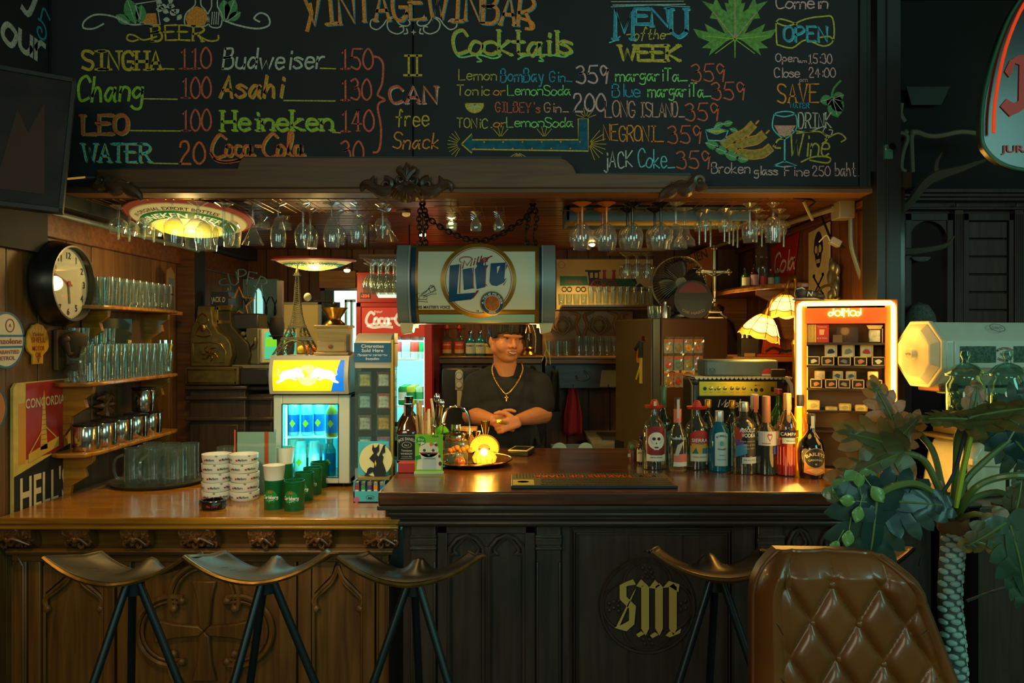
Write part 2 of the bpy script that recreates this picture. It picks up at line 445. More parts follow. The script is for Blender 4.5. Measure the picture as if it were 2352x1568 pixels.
# black post and bulkhead frame
struct(B(mat('23282a',.45)).box(X(2002,3.25),3.2,0,X(2056,3.25),3.34,3.6).box(X(2022,3.25),3.192,0,X(2024,3.25),3.2,3.6).build('trim_5',bevel=.004))
struct(B(mat('1a1b1a',.6)).box(-3.2,BD+.035,Z(437,BD),X(2003,3.2),BD+.06,3.6).build('trim_6'))
struct(B(mat('151615',.8)).box(-3.4,BD-.6,3.55,4.4,BD+2,3.62).build('trim_7'))
# ------------------------------------------------------------ main chalkboard
CB=thing('chalkboard','large black chalkboard with the beer and cocktail menu above the bar','chalkboard',(0,BD,0))
BRD=mat('26272a',.75,noise=.25,ns=2.2); b0,b1=Z(432,BD),Z(-70,BD)
B(BRD).box(X(88,BD),0,b0,X(947,BD),.03,b1).build('board_panel',CB,bevel=.002)
B(BRD).box(X(949.5,BD),0,b0,X(1972,BD),.03,b1).build('board_panel',CB,bevel=.002)
B(mat('22231f',.5)).box(X(1972,BD),-.012,Z(440,BD),X(1990,BD),.035,b1).box(X(1990,BD),0,Z(444,BD),X(2001,BD),.035,b1).box(X(1620,BD),-.012,Z(440,BD),X(1972,BD),.03,Z(427,BD)).build('frame',CB,bevel=.003)
CK=dict(y='d8b23c',g='a4c840',o='f07038',t='6cc4c4',w='c8c8b4',r='e0684c',l='8fd87c',b='3f9cb8',p='d8a8a4',q='f0923c',G='5c9c5c',n='c8b84c',d='d89c84')
def ck(c): return mat(CK[c],.9,noise=.35,ns=160)
def cx(p,q): return (X(p,BD),Z(q,BD))
K=BD/F
def W(s,x0,x1,yt,yb,c,lw=6,serif=0,jit=.02,shear=0,name='chalk_lettering',arc=None,two=None,gap=2.0):
    lw=lw*.72 if lw>6 else lw*.85
    b=B(ck(c)); x,z=cx((x0+x1)/2,yb)
    if two: b.m(ck(two)); b.hand(s,x+.0045,z-.004,(x1-x0)*K,(yb-yt)*K,lw*K*.9,-.0008,jit,shear,serif,arc,gap); b.m(ck(c))
    b.hand(s,x,z,(x1-x0)*K,(yb-yt)*K,lw*K,-.0016,jit,shear,serif,arc,gap); return b.build(name,CB,smooth_=False)
def S(pts,c,lw=4,sm=6,name='chalk_drawing',closed=False,b=None):
    bb=b or B(ck(c)); bb.m(ck(c)); bb.rib([cx(*p) for p in pts],lw*K,-.0012,sm=sm,closed=closed)
    return bb if b else bb.build(name,CB,smooth_=False)
def spiral(cx_,cy_,r0,r1,a0,turns,n=18): return [(cx_+(r0+(r1-r0)*i/n)*cos(a0+2*pi*turns*i/n),cy_+(r0+(r1-r0)*i/n)*sin(a0+2*pi*turns*i/n)) for i in range(n+1)]
W('SINGHA',190,370,118,160,'y',10,1.0); W('Chang',178,325,176,232,'g',9,0,.03,.1); W('LEO',190,292,264,307,'o',12,.8,two='n'); W('WATER',190,345,330,371,'t',7,1.1,two='n')
W('110',414,484,110,158,'r',5,1.2); W('100',418,484,178,226,'r',5,1.2); W('100',418,484,252,301,'r',5,1.2); W('20',414,470,326,376,'o',6)
W('Budweiser',512,742,112,158,'w',7,0,.03,.12); W('Asahi',505,645,172,222,'q',8,0,.03,.15,two='n'); W('Heineken',510,762,254,299,'g',8,1.1,two='n')
S([(484,352),(498,370),(530,373),(556,364)],'o',5)
W('150',783,856,112,159,'r',5,1.0); W('130',784,852,182,230,'r',5,1.0); W('140',784,858,252,301,'r',5,1.0); W('30',784,834,324,372,'r',5)
for a,b_,y in ((378,400,158),(330,407,227),(300,414,300),(352,409,375),(736,771,157),(652,770,231),(764,782,304)): S([(a,y),(b_,y+1)],'n',3,0)
S([(860,130),(872,134),(880,150),(878,190),(868,215),(872,222),(884,230),(872,236),(868,250),(875,290),(874,330),(868,348),(858,350)],'r',5)
W('BEER',350,466,58,92,'y',6,.8,arc=.9); S([(360,84),(330,92),(310,82),(296,80),(292,90),(305,95),(320,90)],'y',4); S([(455,82),(480,94),(500,92),(502,82)],'y',4)
S([(330,55),(300,56),(260,38),(220,34),(195,48),(192,64),(215,66),(238,55)],'w',4); S([(512,46),(545,58),(590,66),(618,58),(616,38),(598,30),(584,42),(596,50)],'w',4)
def leaf(x,y,l,a,wd=.28,c='G'):
    b=B(ck(c)); ca,sa=cos(a),sin(a)
    o=[(x+ca*t*l-sa*s_*l*wd*sin(pi*t)**.8,y+sa*t*l+ca*s_*l*wd*sin(pi*t)**.8) for s_,ts in ((1,(0,.2,.4,.6,.8,1)),(-1,(.8,.6,.4,.2))) for t in ts]
    b.prism([cx(*p) for p in o],-.0008,0); b.m(ck('w')); S([(x,y),(x+ca*l*.9,y+sa*l*.9)],'w',1.5,0,b=b); return b.build('chalk_leaf',CB,smooth_=False)
for a in ((312,55,62,-1.9),(300,55,40,-2.6),(322,55,45,-1.5),(520,48,55,-1.2),(524,48,36,-.6),(516,48,50,-1.6)): leaf(*a)
# bottles, mug and hops drawn over BEER
b=B(ck('w')); S([(310,10),(325,55),(368,57),(360,2),(310,10)],'w',3,0,b=b); b.m(ck('q')).prism([cx(*p) for p in ((320,32),(327,54),(362,56),(358,30))],-.0006,0); b.build('chalk_mug',CB,smooth_=False)
b=B(ck('q')); b.prism([cx(*p) for p in ((425,42),(436,22),(452,14),(470,22),(478,42),(470,58),(432,58))],-.0006,0); S([(448,-5),(448,12),(430,28),(424,44),(430,60),(472,60),(480,44),(472,24),(462,12),(462,-5)],'w',3,3,b=b); b.build('chalk_bottle',CB,smooth_=False)
b=B(ck('w')); S([(486,-5),(486,16),(478,34),(482,60),(506,62),(510,34),(500,16),(500,-5)],'w',3,3,b=b); [S([(488+i*5,28),(486+i*5,56)],'w',2,0,b=b) for i in range(4)]; b.build('chalk_bottle',CB,smooth_=False)
for i in range(14): leaf(388+random.uniform(-18,20),random.uniform(8,52),16,random.uniform(-3,0),.35,'w')
W('VINTAGEWINBAR',706,1222,-22,46,'q',11,.5,.03,.0,arc=4.0,two='b',gap=1.4)
S([(712,10),(716,30),(706,70)],'q',9,0); S([(1190,40),(1222,52),(1224,66),(1208,66)],'q',7)
b=B(ck('w'))
for sgn in (1,-1):
    f=lambda pts:[(950+sgn*(p[0]-950),p[1]) for p in pts]
    S(f([(906,38),(890,44),(880,58),(866,68),(852,62),(852,48),(862,44),(870,50)]),'w',3,6,b=b)
    S(f([(906,38),(890,52),(894,70),(912,78),(926,72),(926,62),(918,62)]),'w',3,6,b=b)
    S(f([(908,42),(918,56),(934,60),(942,54),(938,46)]),'w',3,6,b=b); S(f([(934,66),(936,76),(928,78)]),'w',3,6,b=b)
for q in ((926,40,7),(974,40,7),(950,74,7)): b.prism([cx(q[0]+q[2]*(1 if i%2==0 else .3)*cos(i*pi/4),q[1]+q[2]*(1 if i%2==0 else .3)*sin(i*pi/4)) for i in range(8)],-.001,0)
b.build('chalk_scrollwork',CB,smooth_=False)
b=B(ck('y'))
for l in ([(930,128),(968,128)],[(928,173),(968,173)]): S(l,'y',5,0,b=b)
for x in (939,958): S([(x,128),(x,173)],'y',5,0,b=b)
b.build('chalk_numeral',CB,smooth_=False)
W('CAN',894,1002,198,236,'r',8,.9,two='w'); W('free',910,985,252,290,'y',4,jit=.04); W('Snack',902,1006,306,342,'q',4,jit=.05,shear=.15)
W('Cocktails',1040,1312,72,126,'n',9,.7,.04,two='l',gap=1.2)
S([(1046,122),(1060,132),(1100,126),(1130,134),(1148,130),(1146,120)],'l',4); S([(1190,136),(1210,128),(1260,126),(1300,130),(1310,112)],'l',4); S([(1096,132),(1106,140),(1096,142)],'l',4); S([(1240,132),(1248,140),(1238,140)],'l',4)
W('Lemon',1054,1140,160,184,'n',3,jit=.04); W('BomBay',1150,1248,158,188,'b',3.5,jit=.05); W('Gin_',1262,1314,164,188,'b',3,jit=.04); W('Tonic',1050,1124,196,219,'n',3,jit=.04); W('or',1134,1160,200,219,'q',3,jit=.04,gap=1.5); W('LemonSoda',1166,1310,196,219,'l',3,jit=.04,gap=1.3)
W("GILBEY's",1138,1240,236,258,'r',3,jit=.05); W('Gin_',1250,1306,236,258,'d',3,jit=.04); W('TONiC.',1050,1130,272,294,'n',3,jit=.04); W('or',1134,1162,274,292,'q',3,gap=1.5); W('LemonSoda',1164,1316,270,292,'l',3,jit=.04,gap=1.3)
W('359',1324,1396,152,192,'p',5); W('200',1318,1390,216,256,'p',5)
b=B(ck('n')); b.m(ck('n')).prism([cx(1090+20*cos(a*pi/12),238+20*sin(a*pi/12)) for a in range(13)],-.0006,0); S([(1070,238)]+[(1090+21*cos(a*pi/12),238+21*sin(a*pi/12)) for a in range(12,-1,-1)]+[(1070,238)],'y',2.5,0,b=b)
for a in (30,60,90,120,150): S([(1090,240),(1090+17*cos(R(a)),240+17*sin(R(a)))],'w',1.5,0,b=b)
b.build('chalk_lemon_slice',CB,smooth_=False)
b=B(mat('1f5a6e',.9,noise=.3,ns=40)); b.prism([cx(*p) for p in ((1060,331),(1084,308),(1084,322),(1330,322),(1330,274),(1350,274),(1350,345),(1084,345),(1084,352))],-.0006,0)
S([(1060,331),(1084,307),(1084,321),(1328,321),(1328,273),(1351,273),(1351,347),(1084,343),(1084,352),(1060,331)],'y',3,0,b=b)
for x0,y0,n,r0,r1,a0,a1 in ((1062,331,9,12,34,120,240),(1150,316,4,4,26,-130,-50),(1250,316,4,4,26,-130,-50),(1190,350,7,4,26,30,150),(1352,330,8,6,40,-50,70),(1346,272,6,6,24,-160,-20)):
    for i in range(n):
        a=R(a0+(a1-a0)*i/(n-1)); S([(x0+r0*cos(a),y0+r0*sin(a)),(x0+r1*cos(a),y0+r1*sin(a))],'y',1.4,0,b=b)
for i in range(12): b.m(ck('q')).disc(*cx(1090+i*22,326 if i%2 else 341),2*K,-.0012,.0006,8)
b.build('chalk_arrow',CB,smooth_=False)
W('M',1412,1452,22,90,'b',11,.9,.02,two='t'); W('E',1458,1490,20,55,'b',10,.8,.02,two='t'); W('N',1496,1532,20,60,'b',10,.8,.02,two='t'); W('U',1540,1576,20,84,'b',11,.9,.02,two='t'); S([(1408,12),(1574,10)],'w',2,0); S([(1404,4),(1570,3)],'w',1.5,0)
S([(1400,98),(1412,94),(1424,84)],'t',3,0); S([(1404,16),(1500,12),(1584,16)],'t',2,0)
W('of',1454,1480,64,94,'n',3,shear=.2); W('the',1486,1526,68,90,'n',3,shear=.2); S([(1440,80),(1448,79)],'n',3,0); S([(1528,79),(1540,78)],'n',3,0)
W('WEEK',1422,1558,104,138,'n',9,.8,two='y',gap=1.4)
# maple leaf
mp=[(0,62),(-3,20),(-18,26),(-60,60),(-54,44),(-76,42),(-58,28),(-84,18),(-96,-2),(-62,6),(-70,-14),(-40,2),(-22,10),(-42,-24),(-58,-26),(-52,-40),(-76,-66),(-50,-58),(-44,-74),(-30,-48),(-18,-40),(-24,-62),(-14,-60),(-20,-90),(0,-110)]
mp=mp+[(-p[0],p[1]) for p in mp[-2:0:-1]]
b=B(mat('6c9c4c',.9,noise=.4,ns=60)); b.prism([cx(1688+p[0]*1.0,68+p[1]) for p in mp],-.0006,0)
for e in ((-80,5),(80,5),(-50,50),(50,50),(-55,-55),(55,-55),(0,-100),(0,60)): S([(1688,90),(1688+e[0]*.9,78+e[1]*.9)],'d' if e[1]<0 else 'g',2,0,b=b)
b.build('chalk_maple_leaf',CB,smooth_=False)
for s,x0,x1,yt,yb,c in (('margariTa_',1414,1578,158,186,'l'),('Blue',1406,1470,194,223,'b'),('margariTa_',1488,1632,192,222,'l'),('LONG',1390,1458,232,268,'d'),('ISLAND_',1470,1572,236,268,'d'),('NEGRONI_',1386,1524,288,324,'q')):
    W(s,x0,x1,yt,yb,c,3.5,jit=.05,gap=1.4)
W('jACK',1388,1452,348,384,'w',3.5,jit=.05); W('Coke_',1466,1550,342,384,'t',3.5,jit=.05,gap=1.2)
for x,y in ((1588,148),(1634,190),(1574,238),(1534,290),(1554,348)): W('359',x,x+76,y,y+40,'r',4)
W('Comein',1782,1900,-8,20,'p',4,gap=1.4); W('OPEN',1800,1898,60,94,'b',5,.4,.02,.0,two='t')
b=B(ck('n'))
for l in ([(1782,52),(1810,60),(1850,44),(1890,38),(1912,42),(1914,92),(1890,106),(1850,92),(1820,110),(1790,104),(1784,98),(1782,52)],[(1782,52),(1790,44),(1810,48),(1830,56)],[(1914,92),(1904,84),(1884,86)]): S(l,'n',3.5,4,b=b)
b.build('chalk_banner',CB,smooth_=False)
W('Open',1782,1832,124,142,'p',3); W('am',1834,1852,136,144,'p',2); W('15:30',1856,1910,124,146,'p',3); W('Close',1778,1836,156,178,'p',3,gap=1.2); W('pm',1836,1854,178,188,'p',2); W('24:00',1858,1918,156,178,'p',3)
W('SAVE',1786,1878,194,236,'q',4.5,.7); W('WATER',1814,1858,237,248,'b',2.5); W('DRINK',1834,1908,260,294,'w',3.5,.7,jit=.03); W('Wine',1812,1902,308,360,'n',4.5,0,.03,.1)
S([(1800,318),(1786,322),(1780,338),(1792,340)],'n',4); S([(1830,306),(1880,302),(1900,318),(1888,330)],'n',3.5); S([(1895,320),(1925,306),(1942,318),(1932,326)],'n',3.5); S([(1840,372),(1870,360),(1905,362),(1900,374),(1860,368)],'n',3.5)
S([(1820,300),(1858,302),(1894,290),(1890,304),(1906,312),(1912,300),(1904,298)],'w',2.5)
b=B(ck('t')); S([(1778,262),(1774,292),(1790,312),(1802,318),(1814,312),(1830,292),(1826,262),(1802,256),(1778,262),(1802,268),(1826,262)],'t',3,4,b=b); S([(1802,318),(1802,372)],'t',4,0,b=b); S([(1778,380),(1802,370),(1830,380),(1802,384),(1778,380)],'t',3,0,b=b)
b.m(ck('d')).prism([cx(*p) for p in ((1778,288),(1828,288),(1814,310),(1802,315),(1790,310))],-.0006,0); b.build('chalk_wine_glass',CB,smooth_=False)
S([(1910,226),(1914,205),(1930,186)],'G',5); [leaf(1912,226,l,a,.4) for l,a in ((28,-.3),(30,2.9),(38,.9),(46,1.3),(24,.3),(20,2.2))]
for x,y,l,a in ((1640,292,24,-.4),(1660,286,24,-.2),(1676,296,20,.3),(1620,328,34,.3),(1640,338,34,.4),(1664,352,36,.35),(1690,362,30,.2)): leaf(x,y,l,a,.3)
b=B(ck('b')); S([(1620,300),(1645,294),(1672,300),(1645,308),(1620,300),(1626,322),(1664,324),(1672,300)],'t',3,0,b=b); b.m(ck('y')).prism([cx(1646+20*cos(i*pi/6),301+4*sin(i*pi/6)) for i in range(12)],-.0006,0); b.build('chalk_dip_bowl',CB,smooth_=False)
for pts in ([(1664,330),(1680,320),(1710,306),(1726,290)],[(1682,344),(1700,330),(1735,322),(1750,312)],[(1700,352),(1725,356),(1752,352),(1766,342)]):
    b=B(mat('b08a3c',.9,noise=.4,ns=70)); b.rib([cx(*p) for p in pts],22*K,-.0006,sm=6); S([(p[0],p[1]-11) for p in pts],'q',2,4,b=b); S([(p[0]+3,p[1]+10) for p in pts],'q',2,4,b=b); S([(pts[-1][0]+10,pts[-1][1]-6),(pts[-1][0]+16,pts[-1][1]-12)],'q',4,0,b=b); b.build('chalk_sausage',CB,smooth_=False)
W('Broken',1634,1722,374,398,'p',3,gap=1.6); W('glass',1732,1786,382,402,'p',3,gap=1.3); W('Fine',1802,1858,382,404,'p',3); W('250',1866,1906,382,404,'p',3); W('baht.',1918,1974,374,404,'p',3)
# ------------------------------------------------------------ carved header board with moulding
HB=thing('header_board','stepped dark wooden headboard with carved ornaments along the chalkboard foot','board',(0,BD-.07,0)); 
D1=BD-.07; k1=D1/F
o=[(X(p,D1),Z(q,D1)) for p,q in ((222,440),(222,388),(545,386),(549,370),(556,360),(1286,362),(1300,366),(1316,380),(1324,397),(1620,402),(1622,440))]
B(W_BEAM).prism(o,0,.03).build('panel',HB,bevel=.004)
B(W_BEAM).box(X(150,D1),-.02,Z(445,D1),X(2000,D1),.1,Z(434,D1)).box(X(150,D1),-.01,Z(434,D1),X(2000,D1),.05,Z(430,D1)).build('moulding',HB,bevel=.004)
B(mat('1c3a44',.5)).box(X(555,D1),.028,Z(362,D1),X(1290,D1),.06,Z(356,D1)).box(X(250,D1),.028,Z(388,D1),X(545,D1),.06,Z(383,D1)).box(X(1320,D1),.028,Z(400,D1),X(1590,D1),.06,Z(394,D1)).build('rail_edge',HB)
def scroll(sgn,cxp,cyp):
    b=B(W_CARVED); f=lambda x,y:(X(cxp+sgn*x,D1),-.02,Z(cyp+y,D1))
    b.tube([f(*p) for p in spiral(0,0,4,16,0,1.4,20)],[.006+.0007*i for i in range(21)],8)
    b.tube([f(*p) for p in ((14,4),(30,20),(52,16),(70,26),(84,34),(92,46))],[.02,.03,.022,.026,.018,.004],8,sm=4)
    b.tube([f(*p) for p in ((24,14),(40,6),(56,8),(64,2))],[.012,.016,.01,.003],8,sm=4)
    b.sph(f(0,0),.012); return b.build('carved_scroll',HB)
scroll(1,240,416); scroll(-1,1604,418)
b=B(W_CARVED); f=lambda x,y,yy=-.025:(X(936+x,D1),yy,Z(420+y,D1))
for i in range(-5,6):
    a=i*.21; b.tube([f(0,4,-.02),f(26*sin(a),4+24*cos(a),-.045),f(40*sin(a),8+36*cos(a),-.02)],[.005,.012,.011],6,sm=3)
b.sph(f(0,14,-.015),.05,1,.4,.9)
for sg in (1,-1):
    b.tube([f(sg*p[0],p[1]) for p in spiral(14,-4,3,12,0,1.2,14)],.005,6)
    b.tube([f(sg*p[0],p[1]) for p in spiral(46,6,4,14,pi,1.3,18)],[.004+.0006*i for i in range(19)],6)
    b.tube([f(sg*p[0],p[1]) for p in ((32,16),(52,24),(72,16),(80,4),(74,-14))],[.02,.028,.02,.016,.003],8,sm=4)
    b.tube([f(sg*p[0],p[1]) for p in ((72,16),(88,6),(100,10),(102,24))],[.018,.02,.014,.003],8,sm=4)
    b.tube([f(sg*p[0],p[1]) for p in ((0,-6),(8,-18),(18,-28),(12,-36))],[.016,.016,.012,.003],8,sm=4)
b.tube([f(0,0),f(0,-20),f(0,-32),f(0,-44)],[.012,.016,.012,.003],8,sm=3)
label(b.build('carved_shell',HB),'carved scallop shell with leaf scrolls')
b=B(BRASS)
# thin line of fairy cable along the beam
tag(B(mat('c9a84a',.4,emit=.25,eh='ffb840')).tube([P(100,409,3.05),P(150,411,3.05),P(196,407,3.08)],.004,6).m(BLACKM).tube([P(192,408,3.08),P(225,408,3.12)],.006,6).build('light_wand'),'thin pale light wand lying at the foot of the chalkboard beside the carved scroll','light')
# second chalkboard on the left wall
C2=thing('side_chalkboard','dark chalkboard lettered py and our on the plank side wall','chalkboard',(LW+.03,0,0))
B(BRD).box(-.03,1.0,1.95,0,3.17,3.6).build('board_panel',C2)
M2=Matrix(((0,-1,0,0),(1,0,0,0),(0,0,1,0),(0,0,0,1)))
def W2(s,yc,z,w,h,c,lw): b=B(ck(c)); b.hand(s,yc,z,w,h,lw,-.002); o=b.build('chalk_lettering',C2,smooth_=False); o.matrix_local=M2; return o
W2('py',2.98,2.93,.28,.16,'w',.024); W2('our',3.02,2.71,.25,.13,'w',.022); 
b=B(ck('b')); b.rib([(3.12+.03*p[0],2.83+.03*p[1]) for p in spiral(0,0,.2,1.5,0,1.3)],.01,-.002); b.rib([(3.12,2.88),(3.14,2.93),(3.18,2.9)],.01,-.002,sm=4); o=b.build('chalk_scrollwork',C2,smooth_=False); o.matrix_local=M2
# tilted dark picture, upper left
PF=thing('picture_frame','dark framed picture tilted out from the side wall below the side chalkboard','picture',P(18,310,2.75),rot=(R(-9),R(4),R(24)))
B(BLACKM).box(-.6,.0,-.26,.19,.03,.25).build('backing',PF,bevel=.004)
b=B(mat('3a3a34',.4)); 
for q in ((-.6,-.26,.19,-.245),(-.6,.235,.19,.25),(.178,-.26,.19,.25),(-.6,-.26,-.588,.25)): b.rect(q[0],q[1],q[2],q[3],-.01,.014)
b.build('frame',PF); b=B(mat('2a1c16',.6,noise=.6,ns=9)); b.rect(-.58,-.24,.175,.23,-.003,.003); b.m(mat('4a2a1c',.6)); b.prism([(-.02,-.2),(.02,.1),(.06,.02),(.1,.14),(.13,-.2)],-.005,-.003); b.build('print',PF)
# ------------------------------------------------------------ dark bar counter
KB=2.92/F
BC=thing('bar_counter','long near-black carved gothic bar counter with glossy brown top','counter',(0,0,0))
xr=1.56
B(W_BAR).box(X(868,2.8),2.80,1.012,xr,3.90,BARZ).build('countertop',BC,bevel=.006)
B(W_DARKX).box(X(866,2.8),2.795,.995,xr,2.83,1.012).build('top_edge',BC,bevel=.004)
b=B(W_DARKX); 
for y,z0,z1,e in ((2.84,.962,.995,.02),(2.87,.945,.962,.035),(2.885,.915,.945,.05)): b.box(X(868,2.8)+e,y,z0,xr-.01,3.0,z1)
b.tube([(X(868,2.8)+.03,2.845,.972),(xr-.01,2.845,.972)],.012,8); b.tube([(X(868,2.8)+.06,2.885,.93),(xr-.01,2.885,.93)],.013,8)
b.build('moulding',BC,bevel=.003)
B(W_DARK).box(X(925,2.94),2.955,0,xr-.02,3.82,.915).build('body',BC)
def bx(p): return X(p,2.92)
def bz(q): return Z(q,2.92)
def pilaster(p0,p1):
    b=B(W_DARK).box(bx(p0),2.925,0,bx(p1),2.96,.915)
    b.m(W_DARKX)
    for q0,q1,dy in ((1228,1236,.012),(1236,1252,.006),(1256,1262,.012)): b.box(bx(p0)-.004,2.925-dy,bz(q1),bx(p1)+.004,2.93,bz(q0))
    b.m(W_DARK)
    for e,sg in ((p0,1),(p1,-1)): b.tube([(bx(e)+sg*.004,2.925,0),(bx(e)+sg*.004,2.925,bz(1290))],.006,6)
    b.box(bx(p0)-.006,2.918,0,bx(p1)+.006,2.93,.14)
    return b.build('pilaster',BC,bevel=.003)
for a in ((943,1000),(1232,1288),(1742,1800)): pilaster(*a)
def lancet(p0,p1,q0,q1=1720):     # pointed arch frame with cusps
    b=B(W_DARK); m=(p0+p1)/2; w_=(p1-p0)/2
    L=[(p0,q1),(p0,q0+46),(p0+2,q0+30),(p0+w_*.45,q0+10),(m,q0),(p1-w_*.45,q0+10),(p1-2,q0+30),(p1,q0+46),(p1,q1)]
    b.tube([(bx(a),2.945,bz(c)) for a,c in L],.009,6)
    for sg in (1,-1):
        e=p0 if sg>0 else p1
        b.tube([(bx(e),2.945,bz(q0+50)),(bx(e+sg*12),2.942,bz(q0+44)),(bx(e+sg*20),2.942,bz(q0+46)),(bx(e+sg*12),2.943,bz(q0+32)),(bx(m),2.942,bz(q0+4))],.006,6,sm=4)
    return b.build('lancet_panel',BC)
B(W_DARK).box(bx(1003),2.938,0,bx(1026),2.958,.915).box(bx(1206),2.938,0,bx(1230),2.958,.915).box(bx(1003),2.938,bz(1228),bx(1230),2.958,.915).box(bx(1112),2.944,0,bx(1121),2.958,bz(1260)).build('panel_frame',BC,bevel=.003)
lancet(1030,1110,1231); lancet(1123,1203,1231); lancet(1815,1868,1216); lancet(1890,1945,1216)
b=B(W_DARK).box(bx(1292),2.94,0,bx(1310),2.958,.915).box(bx(1688),2.94,0,bx(1738),2.958,.915).box(bx(1292),2.94,bz(1213),bx(1738),2.958,.915)
for o_,r in ((0,.006),(8,.004),(14,.004)): b.tube([(bx(1312+o_),2.94,0),(bx(1312+o_),2.94,bz(1215+o_)),(bx(1686-o_),2.94,bz(1215+o_)),(bx(1686-o_),2.94,0)],r,6)
b.build('panel_frame',BC,bevel=.002)
B(W_DARK).box(bx(1445),2.950,0,bx(1446.5),2.9552,bz(1235)).box(bx(1572),2.95,0,bx(1573.5),2.9552,bz(1235)).build('panel_joint',BC)
# roundel with monogram
b=B(W_DARK); rc=(bx(1489),bz(1396)); R0=108*KB
b.disc(rc[0],rc[1],R0,2.945,.012,48); b.build('roundel',BC)
b=B(W_DARK); b.tube([(rc[0]+R0*cos(i*pi/24),2.944,rc[1]+R0*sin(i*pi/24)) for i in range(48)],.007,6,closed=True)
for k in range(4):
    a=k*pi/2+pi/2; c=(rc[0]+R0*.44*cos(a),rc[1]+R0*.44*sin(a)); b.tube([(c[0]+R0*.52*cos(a+t),2.942,c[1]+R0*.52*sin(a+t)) for t in [(-1.75+3.5*i/14) for i in range(15)]],.006,6)
    for t in range(7):
        e=(rc[0]+R0*(.62+.1*(t%3))*cos(a+(t-3)*.06),rc[1]+R0*(.62+.1*(t%3))*sin(a+(t-3)*.06)); b.sph((e[0],2.942,e[1]),.009,1,.5,1,6,4)
b.build('quatrefoil_tracery',BC)
GOLD=mat('dcc464',.5,.1); b=B(GOLD)
g=lambda p: (rc[0]+(p[0]-1489)*KB,rc[1]-(p[1]-1400)*KB)
def gp(*pts): b.prism([g(p) for p in pts],2.93,2.936)
gp((1424,1350),(1440,1342),(1455,1336),(1462,1348),(1440,1352),(1440,1376),(1462,1398),(1458,1440),(1440,1456),(1412,1448),(1432,1440),(1446,1432),(1446,1404),(1424,1382))
gp((1456,1366),(1462,1358),(1424,1444),(1416,1446))
for x in (1474,1506,1538):
    gp((x,1352),(x+10,1345),(x+18,1354),(x+18,1450),(x+10,1466),(x,1450))
gp((1462,1352),(1474,1336),(1484,1346),(1474,1356)); gp((1492,1356),(1506,1338),(1518,1350),(1506,1358)); gp((1524,1356),(1538,1340),(1562,1348),(1560,1366),(1540,1354))
gp((1462,1464),(1474,1456),(1482,1462),(1468,1470)); gp((1494,1466),(1506,1458),(1514,1464),(1500,1472)); gp((1530,1466),(1540,1456),(1552,1460),(1566,1450),(1564,1460),(1540,1470))
label(b.build('monogram',BC,bevel=.001),'flat gold blackletter monogram')
# ------------------------------------------------------------ oak counter on the left
LC=thing('oak_counter','honey oak counter with carved leaf brackets and gothic panels, lower than the dark bar','counter',(0,0,0))
xl=-1.93; x1=X(918,2.87)
B(W_LEFT).box(xl,2.875,.925,x1,3.79,LZ).build('countertop',LC,bevel=.006)
B(W_LEFT).box(xl,2.885,.905,x1-.012,2.95,.924).tube([(xl,2.88,.914),(x1-.006,2.88,.914)],.008,8).build('moulding',LC,bevel=.002)
b=B(W_PANELX)    # cove
pr=[(2.905,.905),(2.93,.9),(2.955,.875),(2.962,.835),(2.95,.822),(3.0,.822),(3.0,.905)]
v=[(x,p[0],p[1]) for x in (xl,x1-.03) for p in pr]; n=len(pr)
b.add(v,[tuple(range(n)),tuple(range(n,2*n))[::-1]]+[(i,i+n,(i+1)%n+n,(i+1)%n) for i in range(n)]); b.build('cove_frieze',LC)
B(W_PANELX).box(xl,2.93,.800,x1-.035,3.02,.823).tube([(xl,2.93,.812),(x1-.035,2.93,.812)],.008,8).build('lower_moulding',LC,bevel=.002)
def bracket(p0,p1):
    xa,xb=X(p0,2.88),X(p1,2.88); rn=random.Random(p0); b=B(W_CARVE)
    pr=[(2.892,.904),(2.892,.88),(2.915,.85),(2.93,.832),(2.95,.826),(2.97,.904)]
    n=len(pr); b.add([(x,p[0],p[1]) for x in (xa,xb) for p in pr],[tuple(range(n)),tuple(range(n,2*n))[::-1]]+[(i,i+n,(i+1)%n+n,(i+1)%n) for i in range(n)])
    w_=(xb-xa); nn=max(4,int(w_/.022))
    for sg in (0,1):
        for i in range(nn):
            u=(i+.5)/nn; zc=.893-.045*sg+.006*sin(i*2.3); yc=2.891+(0 if sg==0 else .018)
            b.tube([(xa+w_*u+.009*cos(t)*(1+.3*sin(3*t)),yc,zc+.011*sin(t)) for t in [i*1.1+k*.8 for k in range(7)]],[.004,.006,.006,.005,.006,.004,.002],5)
    b.tube([(xa+.01,2.9,.845),(xa+w_*.4,2.893,.87),(xa+w_*.5,2.891,.86),(xa+w_*.6,2.893,.87),(xb-.01,2.9,.845)],[.003,.007,.008,.007,.003],6,sm=3)
    for i in range(nn*2): b.sph((xa+w_*rn.random(),2.895,.872+.02*rn.random()),.006,1,.6,1,6,4)
    return b.build('carved_bracket',LC)
for a in ((-40,66),(138,200),(272,335),(406,492),(566,626),(697,757),(831,912)): bracket(*a)
def lx(p): return X(p,3.0)
def lz(q): return Z(q,3.0)
B(W_PANEL).box(lx(24),3.03,0,lx(893),3.74,.80).build('body',LC)
for a in ((24,60),(64,92),(236,262),(268,300),(640,680),(684,714),(832,860),(864,893)): B(W_PANEL).box(lx(a[0]),3.0,0,lx(a[1]),3.032,.80).build('stile',LC,bevel=.004)
B(W_PANELX).box(lx(24),2.998,lz(1290),lx(893),3.032,.80).build('top_rail',LC,bevel=.003)
for p0,p1 in ((24,60),(862,893)):
    B(W_PANEL).tube([(lx(p0+6),2.998,0),(lx(p0+6),2.998,lz(1300)),(lx((p0+p1)/2),2.998,lz(1278)),(lx(p1-6),2.998,lz(1300)),(lx(p1-6),2.998,0)],.005,6).build('stile_arch',LC)
